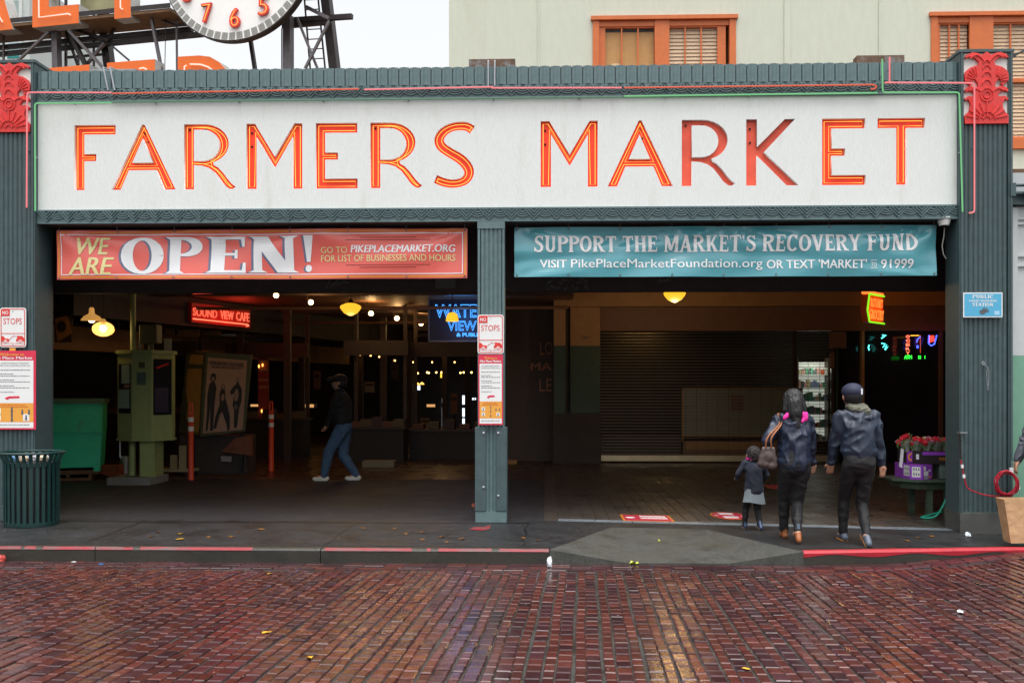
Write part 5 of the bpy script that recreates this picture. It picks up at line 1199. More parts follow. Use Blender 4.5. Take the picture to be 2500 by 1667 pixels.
# grocery window neon: OCERY / ATM, squiggles, beer sign
YN = 9.2
def neon_px(name, parts, lab, hang=(2215, 818)):
    p = onY(*hang, YN); t = thing(name, lab, 'neon sign', p)
    for kind, data, m, r in parts:
        mb = MB()
        if kind == 'text': text_px(mb, data[0], *data[1], YN, off=.01, outline=.045, **(data[2] if len(data) > 2 else {}))
        else: mb.tube([onY(x, y, YN) for x, y in data], r, 6)
        mb.build('neon_letters' if kind == 'text' else 'neon_tube', m, t, world=True, fixn=False)
    mb = MB(); mb.tube([p + Vector((0, .05, 0)), Vector((p.x, p.y + .05, zb1 + .02))], .006, 4); mb.build('hanger', m_cord, t, world=True)
m_cyan = glow('cyan_neon', (.10, .95, .85), 1.5); m_g3 = glow('pure_green_neon', (.03, 1.0, .05), 1.2); m_yel = glow('yellow_neon', (1, .5, .04), 1.0); m_bl2 = glow('deep_blue_neon', (.06, .10, 1.0), 1.4)
oc = [('text', (ch, (2211, 818 + i * 10.0, 2221, 825 + i * 10.0)), m_nredl, 0) for i, ch in enumerate('OCERY')]
neon_px('neon_sign', oc + [('text', ('ATM', (2207, 867, 2226, 876)), m_g3, 0)], 'upright red OCERY neon sign with green ATM below')
neon_px('neon_sign', [('tube', [(2154, 818), (2163, 818), (2152, 826)], m_cyan, .012), ('tube', [(2152, 838), (2161, 839), (2155, 848), (2165, 842), (2160, 853), (2168, 846), (2161, 854)], m_cyan, .012)], 'cyan scribble neon sign in the dark grocery window', (2158, 818))
neon_px('neon_sign', [('tube', [(2122, 842), (2120, 848), (2122, 855)], m_cyan, .012)], 'short cyan neon stroke in the dark grocery window', (2121, 842))
neon_px('neon_sign', [('tube', [(2268, 818), (2267, 838), (2273, 844), (2281, 840), (2285, 826), (2287, 818)], m_bl2, .014)] + [('tube', [(2270 + k * 3, 819), (2270 + k * 3, 836 - k)], m_nred, .016) for k in range(4)], 'shield shaped red and blue neon sign in the dark grocery window', (2276, 818))
neon_px('neon_sign', [('tube', [(2223, 819), (2244, 819)], m_yel, .008), ('tube', [(2247, 822), (2240, 828), (2238, 836)], m_bl2, .012), ('tube', [(2240, 843), (2240, 850)], m_bl2, .02), ('tube', [(2247, 818), (2247, 862)], m_nora, .006)], 'thin yellow, blue and red neon strokes beside the OCERY sign', (2243, 818))
neon_px('neon_sign', [('tube', [(2243, 868), (2243, 876)], m_g3, .010), ('tube', [(2247, 868), (2247, 876)], m_g3, .010), ('tube', [(2258, 868), (2258, 876)], m_g3, .006)], 'dim green neon strokes right of the ATM letters', (2243, 866))

# ================================================================== left bay things
m_kio = mat('olive_green_paint', (.30, .36, .135), .5, var=.15, vs=6, stain=(.23, .27, .10), ss=2)
m_kiod = mat('dark_olive_paint', (.075, .08, .035), .5, var=.15)
m_conc = mat('grey_concrete', (.18, .18, .165), .7, var=.2, bump=.3, bs=60)
m_glassd = mat('dark_display_glass', (.02, .02, .025), .12)
gk = gnd(330, 1184); Yk = gk.y + .1; k_ = lambda px, py, dy=0: onY(px, py, Yk + dy)
t = thing('information_kiosk', 'olive green six sided information kiosk on two posts', 'kiosk', (gk.x, Yk + .3, 0))
xs_ = [XY(287, Yk + .16), XY(322, Yk), XY(370, Yk), XY(421, Yk + .34)]; plan = [(xs_[0], Yk + .16), (xs_[1], Yk), (xs_[2], Yk), (xs_[3], Yk + .34), (xs_[3] - .06, Yk + .62), (xs_[1] + .08, Yk + .72), (xs_[0] + .02, Yk + .5)]
zb_, zt_ = ZY(1073, Yk), ZY(862, Yk)
mb = MB(); mb.slab(plan, zb_, zt_); mb.build('cabinet', m_kio, t, world=True)
cx = sum(x for x, y in plan) / 7; cy = sum(y for x, y in plan) / 7; big = lambda s: [(cx + (x - cx) * s, cy + (y - cy) * s) for x, y in plan]
mb = MB(); mb.slab(big(1.07), zt_ + .002, zt_ + .06); mb.build('cap', m_kio, t, world=True); mb = MB(); mb.slab(big(1.05), zb_ - .035, zb_ - .002); mb.build('skirt', m_kio, t, world=True)
def on_face(i, u0, u1, z0, z1, lift, m, name, parent):
    a = Vector((*plan[i], 0)); b = Vector((*plan[i + 1], 0)); d = b - a; n = Vector((d.y, -d.x, 0)).normalized() * lift; mb = MB()
    p0 = a + d * u0; p1 = a + d * u1
    mb.add([p0 + Vector((0, 0, z0)), p1 + Vector((0, 0, z0)), p1 + Vector((0, 0, z1)), p0 + Vector((0, 0, z1)), p0 + n + Vector((0, 0, z0)), p1 + n + Vector((0, 0, z0)), p1 + n + Vector((0, 0, z1)), p0 + n + Vector((0, 0, z1))], [(4, 5, 6, 7), (0, 1, 5, 4), (1, 2, 6, 5), (2, 3, 7, 6), (3, 0, 4, 7)])
    return mb.build(name, m, parent, world=True)
hz = zt_ - zb_
w1 = on_face(0, .10, .92, zb_ + .30 * hz, zt_ - .12 * hz, .008, m_glassd, 'display_window', t)
on_face(0, .32, .86, zb_ + .65 * hz, zt_ - .13 * hz, .012, mat('pale_green_notice', (.24, .36, .27), .6), 'pinned_notice', w1); on_face(0, .12, .84, zb_ + .36 * hz, zb_ + .58 * hz, .012, mat('pale_green_notice', (.24, .36, .27), .6), 'pinned_notice', w1)
on_face(0, .5, .84, zb_ + .60 * hz, zb_ + .635 * hz, .012, mat('tan_slip', (.3, .17, .09), .6), 'pinned_slip', w1)
w2 = on_face(2, .08, .95, zb_ + .28 * hz, zt_ - .06 * hz, .008, m_glassd, 'display_window', t)
on_face(2, .14, .78, zb_ + .31 * hz, zb_ + .60 * hz, .012, mat('indigo_poster', (.025, .022, .055), .4), 'pinned_poster', w2)
a = Vector((*plan[2], 0)); b = Vector((*plan[3], 0)); d = b - a
mb = MB(); p0 = a + d * .22 + Vector((.01, -.015, zt_ - .17 * hz)); p1 = a + d * .80 + Vector((.01, -.015, zt_ - .11 * hz)); mb.bar(p0, p1, .03, .008); mb.build('red_reflection_strip', mat('red_reflection_colour', (.55, .02, .02), .4), t, world=True)  # red reflection on the display glass, modelled as a coloured strip
on_face(1, .25, .72, zt_ - .37 * hz, zt_ - .22 * hz, .006, mat('muted_teal_slip', (.09, .14, .10), .5), 'no_smoking_notice', t)
zc = zt_ - .285 * hz; xc = xs_[1] + .49 * (xs_[2] - xs_[1])
mb = MB(); mb.tube([(xc + .042 * cos(2 * pi * k / 14), Yk - .010, zc + .042 * sin(2 * pi * k / 14)) for k in range(14)], .006, 5, closed=True); mb.bar((xc - .03, Yk - .011, zc - .03), (xc + .03, Yk - .011, zc + .03), .008, .004); mb.box(xc - .028, xc + .028, Yk - .012, Yk - .008, zc - .006, zc + .006); mb.build('no_smoking_symbol', m_sgnk, t, world=True)
on_face(1, .36, .66, zt_ - .17 * hz, zt_ - .10 * hz, .006, m_kiod, 'hatch', t)
mb = MB(); mb.tube([k_(323, 1078, .3), k_(323, 1160, .3)], .055, 12); mb.build('round_post', m_kio, t, world=True, smooth=True)
p, q = k_(346, 1160, .2), k_(382, 1078, .2); mb = MB(); mb.box(p.x, q.x, Yk + .12, Yk + .5, 0, zb_ - .03); mb.build('box_post', m_kio, t, world=True)
p, q = k_(268, 1184), k_(372, 1166); mb = MB(); mb.box(p.x, q.x, Yk - .12, Yk + .7, -.01, q.z + .01); mb.build('plinth', m_conc, t, world=True, bevel=.01)
mb = MB(); mb.tube([k_(325, 862, .3), Vector((k_(325, 862, .3).x, Yk + .3, 3.95))], .045, 12); mb.build('mast', m_kio, t, world=True, smooth=True)
p, q = k_(345, 846, .3), k_(388, 792, .3); mb = MB(); mb.box(p.x, q.x, Yk + .2, Yk + .45, p.z + .05, q.z); mb.tube([Vector(((p.x + q.x) / 2, Yk + .33, zt_ + .05)), Vector(((p.x + q.x) / 2, Yk + .33, p.z + .06))], .05, 10); mb.build('speaker', m_kiod, t, world=True, bevel=.015)
mb = MB(); mb.tube([k_(293, 1075, .3), k_(293, 1112, .32), k_(296, 1118, .32)], .018, 8); mb.build('conduit', m_metal, t, world=True, smooth=True)
# small things round the kiosk foot
mb = MB(); p = gnd(305, 1160); mb.lathe([(.09, 0), (.09, .35)], 16, c=p); tag(mb.build('canister', m_metal, smooth=True), 'grey metal canister behind the kiosk posts', 'canister')
t = thing('trolley', 'low pale trolley with two upright boards behind the orange post', 'trolley', gnd(430, 1160))
c0 = gnd(430, 1160); mb = MB(); mb.box(-.35, .35, -.2, .2, .08, .12); mb.build('deck', mat('bare_wood', (.30, .27, .17), .6), t)
for x, h_ in ((-.02, .25), (.14, .42)): mb = MB(); mb.box(x - .07, x + .05, -.05, .0, .121, .12 + h_); mb.build('board', mat('bare_wood', (.30, .27, .17), .6), t)
for x in (-.28, .28):
    for y in (-.15, .15): mb = MB(); mb.lathe([(.04, -.015), (.04, .015)], 12); mb.v = [(vx + x, vz + y, vy + .04) for vx, vy, vz in mb.v]; mb.build('wheel', m_cord, t)
# green dumpster
gd = gnd(190, 1178); Yd = gd.y; m_dump = mat('scuffed_green_steel', (.03, .58, .30), .45, var=.18, vs=5, stain=(.10, .17, .06), ss=2.2, st=.56); m_dump2 = mat('green_steel', (.03, .66, .36), .45, var=.1, vs=5, stain=(.05, .36, .18), ss=3, st=.65)
rd = radians(20); du_ = Vector((cos(rd), sin(rd), 0)); dn_ = Vector((sin(rd), -cos(rd), 0)); O2 = gnd(244, 1172); O2.z = 0
def d_(px, py): q = onPlane(px, py, O2, dn_) - O2; return q.dot(du_), q.z
t = thing('dumpster', 'scuffed bright green steel dumpster behind the end pillar', 'dumpster', O2, rz=rd)
zl = [d_(240, y)[1] for y in (1140, 1054, 985, 976)]; x0 = d_(60, 1000)[0]; X_ = lambda px: d_(px, 1050)[0]
mb = MB(); mb.prism([(x0 + .03, zl[0]), (X_(244), zl[0]), (X_(249), zl[1] - .004), (x0, zl[1] - .004)], 0, .95); mb.build('lower_body', m_dump2, t)
mb = MB(); mb.prism([(x0 - .01, zl[1] + .002), (X_(250), zl[1] + .002), (X_(251), zl[2]), (x0 - .01, zl[2])], -.02, .95); mb.build('upper_body', m_dump, t)
mb = MB(); mb.box(x0 - .04, X_(256), -.05, 1.0, zl[2] + .003, zl[3] + .02); mb.build('lid', mat('dull_green_lid', (.06, .15, .075), .6, stain=(.12, .10, .05), ss=4), t)
mb = MB(); mb.box(x0 - .012, X_(251), -.028, -.021, zl[1] - .012, zl[1] + .02); mb.build('seam', m_dump, t)
mb = MB(); mb.box(X_(228), X_(243), .02, .3, zl[0] - .07, zl[0] - .001); mb.build('corner_foot', m_dump2, t)
m_pal = mat('stained_pallet_wood', (.14, .075, .03), .7, var=.3)
for py, b in ((1152, 240), (1171, 222)): p, q = d_(b, py + 5), d_(b, py - 5); mb = MB(); mb.box(x0, q[0], .05, .85, max(p[1], .0), q[1]); mb.build('pallet_board', m_pal, t)
for px in (160, 215): mb = MB(); p, q = d_(px, 1166), d_(px + 8, 1157); mb.box(p[0], q[0], .06, .84, p[1], q[1] + .03); mb.build('pallet_block', m_pal, t)
for px in (150, 232): mb = MB(); p = d_(px, 1140); mb.box(p[0] - .05, p[0] + .05, .3, .5, d_(px, 1147)[1], zl[0] - .002); mb.build('caster', m_cord, t)
mb = MB(); p, q = onY(246, 1150, Yd + .8), onY(290, 1118, Yd + .8); mb.prism([(p.x, p.z + .08), (q.x, p.z), (q.x, q.z), (p.x - .02, q.z)], Yd + .8, Yd + 1.0); mb.v = [(x, y, z - min(v[2] for v in mb.v)) for x, y, z in mb.v]; tag(mb.build('canvas_bundle', mat('orange_canvas', (.22, .055, .02), .7, var=.4, vs=9)), 'orange canvas bundle lying between the dumpster and the kiosk', 'bundle')
# orange delineator posts
m_dor = mat('orange_plastic', (.72, .070, .022), .45, var=.08); m_refl = mat('white_reflective_band', (.70, .72, .70), .35)
def delin(px, pyb, pyt, lab, wpx):
    g = gnd(px, pyb); s = F / (g.y - CAM.y); H = (pyb - pyt) / s; r = wpx / s / 2
    t = thing('delineator_post', lab, 'post', g, group='orange delineator posts')
    mb = MB(); mb.lathe([(r * 1.12, 0), (r * 1.08, .03), (r, .05), (r * .95, H * .84), (r * 1.02, H * .845), (r * .95, H * .86)], 16); mb.build('tube', m_dor, t, smooth=True)
    for z0, z1 in ((.63, .69), (.75, .81)): mb = MB(); mb.lathe([(r * 1.03, H * z0), (r * 1.03, H * z1)], 16, cap=False); mb.build('reflective_band', m_refl, t, smooth=True)
    mb = MB(); mb.tube([(-r * .55, 0, H * .85), (-r * .5, 0, H * .96), (-r * .3, 0, H), (r * .3, 0, H), (r * .5, 0, H * .96), (r * .55, 0, H * .85)], r * .26, 8); mb.build('handle', m_dor, t, smooth=True)
delin(466, 1171, 980, 'bright orange delineator post with two white bands beside the poster stand', 13.5); delin(662, 1149, 978, 'dimmer orange delineator post further back by the walking man', 13)
# poster stand with tilted display panels
Yp = 6.3; s_ = F / (Yp - CAM.y); p_ = lambda px, py, dy=0: onY(px, py, Yp + dy)
t = thing('poster_stand', 'olive framed poster stand with a leather shop poster showing three figures', 'poster stand', (XY(545, Yp), Yp + .3, 0))
def quad(mb, pts, dpt): 
    v = [p_(x, y, d) for x, y, d in pts]; mb.add(v + [q + Vector((0, dpt, 0)) for q in v], [(0, 1, 2, 3), (7, 6, 5, 4), (0, 4, 5, 1), (1, 5, 6, 2), (2, 6, 7, 3), (3, 7, 4, 0)])
mb = MB(); quad(mb, [(488, 1066, 0), (597, 1052, .05), (614, 866, .05), (503, 860, 0)], .06); mb.build('front_frame', m_kiod, t, world=True)
mb = MB(); quad(mb, [(495, 1058, -.012), (592, 1048, .036), (603, 880, .036), (508, 872, -.012)], .008); mb.build('poster', mat('tan_poster', (.42, .25, .165), .6, var=.1), t, world=True)
mb = MB(); quad(mb, [(436, 1056, .35), (487, 1064, .01), (502, 861, .01), (455, 862, .35)], .05); mb.build('side_frame', m_kiod, t, world=True)
for pts in ([(461, 888, .30), (494, 890, .06), (497, 866, .06), (465, 866, .30)], [(444, 1052, .33), (485, 1056, .05), (493, 900, .05), (458, 900, .32)]): mb = MB(); quad(mb, [(x, y, d - .025) for x, y, d in pts], .006); mb.build('blank_panel', mat('ochre_panel', (.42, .22, .055), .6, var=.15), t, world=True)
mb = MB(); quad(mb, [(500, 859, -.03), (524, 857, .3), (528, 855, .3), (455, 858, .3)], .05); mb.build('top_rail', m_kiod, t, world=True)
m_ink = mat('poster_ink', (.022, .017, .017), .6)
def poster_pt(u, v): return p_(495 + (592 - 495) * u + v * ((508 - 495) * (1 - u) + (603 - 592) * u), 1058 - (1058 - 1048) * u - v * ((1058 - 872) * (1 - u) + (1048 - 880) * u), -.016 + .048 * u)
for body, u0, v0, u1, v1 in (('MARAKESH LEATHER', .05, .905, .93, .955), ('SERVING SEATTLE SINCE 1971', .10, .865, .88, .893)):
    a = poster_pt(u0, v0); b = poster_pt(u1, v0); c = poster_pt(u0, v1); mb = MB(); put_text(mb, body, a, b - a, (0, 0, 1), (b - a).length, c.z - a.z, off=.004, bold=.03); mb.build('lettering', m_ink, t, world=True, fixn=False)
figs_extra = ((.17, .735, .075, .055, 1), (.17, .72, .035, .03, 0), (.44, .615, .03, .035, 0), (.81, .715, .03, .035, 0), (.79, .50, .06, .09, 0), (.45, .47, .045, .05, 0), (.80, .33, .05, .04, 2))
figs = [[(.07, .03), (.12, .03), (.15, .35), (.18, .03), (.25, .02), (.25, .40), (.27, .60), (.23, .66), (.20, .68), (.24, .72), (.23, .78), (.17, .80), (.11, .78), (.10, .72), (.14, .68), (.08, .65), (.05, .50), (.07, .30)],
        [(.25, .05), (.33, .05), (.40, .24), (.46, .27), (.58, .10), (.62, .0), (.68, .02), (.66, .20), (.58, .36), (.52, .45), (.50, .54), (.48, .58), (.48, .63), (.44, .66), (.40, .64), (.39, .58), (.36, .52), (.38, .38), (.30, .22)],
        [(.78, .03), (.86, .04), (.88, .30), (.93, .42), (.92, .58), (.86, .64), (.83, .66), (.84, .72), (.81, .76), (.77, .74), (.77, .66), (.70, .62), (.62, .55), (.66, .50), (.73, .53), (.71, .36), (.76, .28)]]
for i, f in enumerate(figs):
    mb = MB(); v = [poster_pt(u, w_) + Vector((0, -.003 - .001 * i, 0)) for u, w_ in f]; mb.add(v, [tuple(range(len(v)))]); me = mb.mesh('printed_figure', fixn=False); bm = bmesh.new(); bm.from_mesh(me); bmesh.ops.triangulate(bm, faces=bm.faces); bm.to_mesh(me); bm.free()
    inv = MW[t.name].inverted(); [setattr(vv, 'co', inv @ vv.co) for vv in me.vertices]; me.materials.append(m_ink); link('printed_figure', me, t)
for u, v_, ru, rv, c_ in figs_extra:
    mb = MB(); q_ = [poster_pt(u + ru * cos(2 * pi * k / 12), v_ + rv * sin(2 * pi * k / 12)) + Vector((0, -.008 - .002 * (c_ == 0), 0)) for k in range(12)]; mb.add(q_, [tuple(range(12))]); mb.build('printed_shape', (mat('poster_tan_ink', (.34, .20, .135), .6), m_ink, mat('poster_grey_ink', (.12, .09, .075), .6))[c_], t, world=True, fixn=False)
for px in (470, 590): p = p_(px, 1060, .2); mb = MB(); mb.box(p.x - .03, p.x + .03, Yp + .15, Yp + .25, 0, p.z + .05); mb.build('leg', m_cord, t, world=True)
p, q = p_(440, 1160, .25), p_(604, 1062, .25); mb = MB(); mb.box(p.x, q.x, Yp + .22, Yp + .8, 0, q.z); mb.build('base_cabinet', m_dark, t, world=True)
mb = MB(); quad(mb, [(540, 1102, .1), (610, 1112, .1), (609, 1064, .1), (575, 1068, .1)], .2); tag(mb.build('hanging_cloth', mat('rust_cloth', (.17, .06, .03), .7, var=.3)), 'rust coloured cloth bundle under the poster stand', 'cloth')
mb = MB(); quad(mb, [(540, 1126, .1), (565, 1127, .1), (565, 1114, .1), (539, 1113, .1)], .02); tag(mb.build('card', mat('pale_card', (.28, .26, .28), .5)), 'small pale card on the dark base of the poster stand', 'card')
# low grey box on the brown floor, red menu column, chairs etc.
g = gnd(924, 1142); s_ = F / (g.y - CAM.y); mb = MB(); mb.box(-41 / s_, 38 / s_, 0, .35, 0, 17 / s_); o = mb.build('planter_box', mat('drab_metal', (.20, .18, .12), .5, .2), bevel=.01); o.location = g; tag(o, 'low drab metal box standing on the brown floor behind the walking man', 'box')
def slabpx(name, a, b, c, d, Y, dep, m, lab, cat, floor_=False, grp=None):
    p, q = onY(a, d, Y), onY(c, b, Y); t = thing(name, lab, cat, ((p.x + q.x) / 2, Y, 0 if floor_ else p.z), group=grp)
    mb = MB(); mb.box(p.x, q.x, Y, Y + dep, 0 if floor_ else p.z, q.z); mb.build('body', m, t, world=True, bevel=.006); return t, p, q
t, p, q = slabpx('menu_board', 630, 870, 655, 955, 11, .06, mat('red_menu', (.30, .05, .03), .6, var=.4, vs=8), 'narrow red menu board with lit lamps deep in the left bay', 'menu board', True)
for yy in (885, 905, 930, 948): mb = MB(); z = ZY(yy, 11); mb.box(p.x + .01, q.x - .01, 10.985, 10.998, z, z + .06); mb.build('menu_row', mat('menu_print', (.45, .20, .10), .5), t, world=True)
for px, py in ((632, 894), (641, 891), (639, 1003)): mb = MB(); c = onY(px, py, 10.96); mb.ball(c, (.018, .01, .04), 8, 6); mb.build('lamp', m_fsh, t, world=True)
# stall counters and dark partitions in the depth of the hall
for i, (a, b, Y, h_) in enumerate(((560, 740, 10.8, .85), (850, 985, 9.6, .70), (1000, 1190, 10.4, .62), (250, 470, 10, 1.0))):
    x0, x1 = XY(a, Y), XY(b, Y); t = thing('market_stall', ('dark stall counter behind the second orange post', 'dark stall counter in the depth behind the low drab box', 'dark stall counter deep beside the middle column', 'dark stall counter behind the kiosk')[i], 'stall', ((x0 + x1) / 2, Y, 0))
    mb = MB(); mb.box(x0, x1, Y, Y + .7, 0, h_); mb.build('counter', m_fasc, t, world=True); mb = MB(); mb.box(x0 - .05, x1 + .05, Y - .06, Y + .75, h_ + .002, h_ + .05); mb.build('counter_top', m_wood, t, world=True)
    for x in (x0 + .05, x1 - .05): mb = MB(); mb.box(x - .04, x + .04, Y + .6, Y + .68, h_ + .05, 3.6); mb.build('post', m_wood, t, world=True)
    mb = MB(); mb.box(x0 - .1, x1 + .1, Y, Y + .08, 2.30, 2.62); mb.build('fascia_board', m_wood, t, world=True)
    for k in range(5): mb = MB(); x = x0 + (x1 - x0) * (k + .5) / 5; mb.box(x - .12, x + .12, Y + .1, Y + .5, h_ + .052, h_ + .16 + .05 * (k % 3)); mb.build('crate', mat('crate_%d' % (k % 3), ((.13, .05, .03), (.10, .08, .04), (.05, .03, .03))[k % 3], .6), t, world=True)
# bright windows at the back
m_winl = glow('daylit_window', (.80, .92, 1.0), .85)
def winpane(t, a, b, c, d, Y): mb = MB(); p, q = onY(a, d, Y), onY(c, b, Y); mb.box(p.x, q.x, Y - .02, Y, p.z, q.z); return mb.build('pane', m_winl, t, world=True)
for lab, Y, panes in (('three bright small windows above the poster stand', 22, ((548, 843, 555, 861), (558, 843, 569, 861), (572, 844, 579, 862))),
                      ('narrow tall daylit window with three panes deep in the hall', 24, ((1079, 972, 1088, 984), (1079, 994, 1088, 1016), (1079, 1019, 1088, 1042))),
                      ('broad tall daylit window with three panes beside the middle column', 24, ((1129, 965, 1146, 987), (1129, 996, 1146, 1017), (1129, 1021, 1146, 1042))),
                      ('small bluish daylit window under the far cone lamps', 24, ((1010, 941, 1026, 952),)), ('two tiny daylit panes just left of the column', 24, ((1153, 971, 1157, 976), (1159, 971, 1162, 976)))):
    t = thing('back_window', lab, 'window', onY(panes[0][0], panes[0][3], Y))
    for pn in panes: winpane(t, *pn, Y)
    a0 = min(x[0] for x in panes) - 3; b0 = min(x[1] for x in panes) - 3; c0_ = max(x[2] for x in panes) + 3; d0 = max(x[3] for x in panes) + 3
    p, q = onY(a0, d0, Y), onY(c0_, b0, Y); mb = MB()
    for r_ in ((p.x, p.x + .02, p.z, q.z), (q.x - .02, q.x, p.z, q.z), (p.x + .02, q.x - .02, p.z, p.z + .02), (p.x + .02, q.x - .02, q.z - .02, q.z)): mb.box(r_[0], r_[1], Y - .05, Y + .02, r_[2], r_[3])
    mb.build('frame', m_wood, t, world=True)
# hanging signs on the left (dark orange boards), wall posters, yellow sign
t, p, q = slabpx('hanging_sign', 133, 775, 176, 836, 5.6, .03, m_wood, 'orange and black hanging board with a round emblem near the end pillar', 'sign')
mb = MB(); v = [onY(x, y, 5.58) for x, y in ((140, 836), (176, 812), (166, 770), (134, 778))]; mb.add(v, [(0, 1, 2, 3)]); mb.build('orange_face', mat('orange_board', (.30, .13, .03), .6, var=.4, vs=8), t, world=True, fixn=False)
mb = MB(); c = onY(150, 797, 5.57); mb.prism([(c.x + .085 * cos(2 * pi * k / 16), c.z + .10 * sin(2 * pi * k / 16)) for k in range(16)], 5.565, 5.575); mb.build('emblem', m_ink, t, world=True)
mb = MB(); mb.tube([onY(150, 772, 5.6), onY(150, 700, 5.6)], .008, 5); mb.build('hanger', m_cord, t, world=True)
t, p, q = slabpx('hanging_sign', 135, 715, 168, 762, 6.6, .03, mat('brown_board', (.12, .06, .03), .6, var=.3), 'dim brown hanging board above the orange emblem board', 'sign')
mb = MB(); mb.tube([onY(150, 716, 6.6), onY(150, 690, 6.6)], .008, 5); mb.build('hanger', m_cord, t, world=True)
t, p, q = slabpx('shop_sign', 1075, 912, 1087, 922, 19, .04, mat('yellow_lit_sign', (.1, .06, .01), emit=(1, .55, .05), es=.9), 'tiny glowing yellow sign among the far bulbs', 'sign')
t, p, q = slabpx('notice_paper', 400, 826, 419, 857, 7.4, .01, mat('pale_paper', (.40, .44, .44), .6), 'pale paper notice hanging right of the kiosk speaker', 'notice')
t, p, q = slabpx('notice_paper', 337, 832, 346, 852, 7.4, .01, mat('pale_paper', (.40, .44, .44), .6), 'pale paper strip just left of the kiosk speaker', 'notice')
t, p, q = slabpx('tan_cabinet', 1239, 1124, 1262, 1144, 9.0, .3, m_tan, 'small tan cabinet on the floor behind the column', 'cabinet', True)
# graphics on the dark header: pale line drawings
m_draw = mat('chalk_grey_drawing', (.085, .085, .085), .7, var=.5, vs=30)
def doodle(name, px0, py0, px1, py1, fn_, lab):
    t = thing(name, lab, 'mural', onY(px0, py1, 1.385)); mb = MB(); fn_(mb, px0, py0, px1, py1); tag(mb.build('drawing', m_draw, t, world=True, fixn=False), kind='stuff'); return t
def stones(mb, a, b, c, d):
    rnd = random.Random(5)
    for i in range(46):
        x = rnd.uniform(a, c); y = rnd.uniform(b, d); r = rnd.uniform(2.0, 4.6); ct = onY(x, y, 1.39 - i * .0002); rr = r / 186
        mb.add([ct] + [ct + Vector((rr * cos(2 * pi * k / 9) * (1 + .2 * sin(k)), 0, rr * .8 * sin(2 * pi * k / 9))) for k in range(9)], [(0, k + 1, (k + 1) % 9 + 1) for k in range(9)])
doodle('mural', 1335, 678, 1435, 705, stones, 'chalky drawing of heaped stones on the dark header right of the column')
def fan(mb, a, b, c, d):
    for k in range(6): p = onY(a + (c - a) * k / 6, d - (d - b) * k / 7, 1.39); q = onY(a + (c - a) * (k + 1.2) / 6, b + (k % 2) * 6, 1.389 - .0005 * k); mb.bar(p, q, .022, .002)
doodle('mural', 1606, 680, 1636, 690, fan, 'small chalky leaf drawing on the dark header of the right bay')
doodle('mural', 795, 684, 850, 706, fan, 'chalky figure drawing on the dark header of the left bay')
def tag_(mb, a, b, c, d):
    p, q = onY(a, d, 1.39), onY(c, b, 1.39); mb.box(p.x, q.x, 1.386, 1.39, p.z, q.z)
doodle('mural', 1063, 678, 1112, 704, tag_, 'grey photograph panel on the dark header left of the column')

# ================================================================== right bay: roller shutters and grocery
m_rod = mat('brass_coloured_rod', (.34, .28, .19), .3, .8); m_alu = mat('aluminium_bottom_bar', (.62, .52, .33), .35, .6, var=.15)
def shutter(px0, px1, lab, Y, nrod, zt, m):
    x0, x1 = XY(px0, Y), XY(px1, Y); zb = .02 + (ZY(1127, Y)); H = zt - (zb + .14)
    t = thing('roller_shutter', lab, 'shutter', ((x0 + x1) / 2, Y, zb)); r = MB(); r.tube([(x0 - (x0 + x1) / 2, 0, 0), (x1 - (x0 + x1) / 2, 0, 0)], .005, 6); me = r.mesh('rod'); me.materials.append(m)
    for i in range(nrod): link('rod', me, t, loc=(0, 0, .16 + H * i / nrod))
    ln = MB(); n = max(2, int((x1 - x0) / .22))
    for i in range(n + 1):
        x = x0 + (x1 - x0) * i / n; ln.box(x - .004, x + .004, Y - .010, Y - .006, zb + .15, zt)
    tag(ln.build('links', mat('dull_links', (.10, .07, .04), .5, .6), t, world=True), kind='stuff')
    mb = MB(); mb.box(x0, x1, Y - .04, Y + .04, zb, zb + .13); mb.build('bottom_bar', m_alu, t, world=True, bevel=.006)
    for x in (x0 - .04, x1 + .005): mb = MB(); mb.box(x, x + .035, Y - .05, Y + .05, 0, zt); mb.build('guide_rail', m_wood, t, world=True)
    return t
shutter(1466, 1936, 'wide open-rod roller shutter closing the delicatessen', SY, 40, zb1, m_rod)
shutter(1944, 2030, 'narrow open-rod roller shutter before the lit shelves', SY, 40, zb1, m_rod)
# display counter behind the shutter
Yc = SY + .7; t = thing('display_counter', 'glass fronted display counter behind the wide roller shutter', 'display counter', (XY(1800, Yc), Yc, 0))
x0, x1 = XY(1668, Yc), XY(1960, Yc); zz = [ZY(y, Yc) for y in (950, 1064, 1076, 1094)]
mb = MB(); mb.box(x0, x1, Yc, Yc + .7, 0, zz[2]); mb.build('base', m_band, t, world=True); mb = MB(); mb.box(x0 + .05, x1, Yc - .012, Yc - .002, zz[3] - .02, zz[2] - .02); mb.build('kick_rail', m_tan, t, world=True)
mb = MB(); mb.box(x0, x1, Yc, Yc + .02, zz[1], zz[0]); mb.build('glass', mat('greenish_glass', (.22, .23, .18), .25), t, world=True)
for z in (zz[1] - .01, zz[0]): mb = MB(); mb.box(x0 - .01, x1, Yc - .03, Yc + .04, z, z + .03); mb.build('rail', m_tan, t, world=True)
mb = MB(); mb.box(x0 - .03, x0, Yc - .02, Yc + .05, zz[2], zz[0]); mb.build('post', m_tan, t, world=True)
for f in (.33, .62): z = zz[1] + (zz[0] - zz[1]) * f; mb = MB(); mb.box(x0, x1, Yc - .008, Yc - .001, z, z + .02); mb.build('shelf', mat('shelf_edge', (.16, .17, .13), .5), t, world=True)
p, q = onY(1784, 1002, Yc), onY(1815, 963, Yc); mb = MB(); mb.box(p.x, q.x, Yc - .02, Yc - .012, p.z, q.z); o = mb.build('notice', mat('tan_notice', (.17, .11, .085), .7), t, world=True)
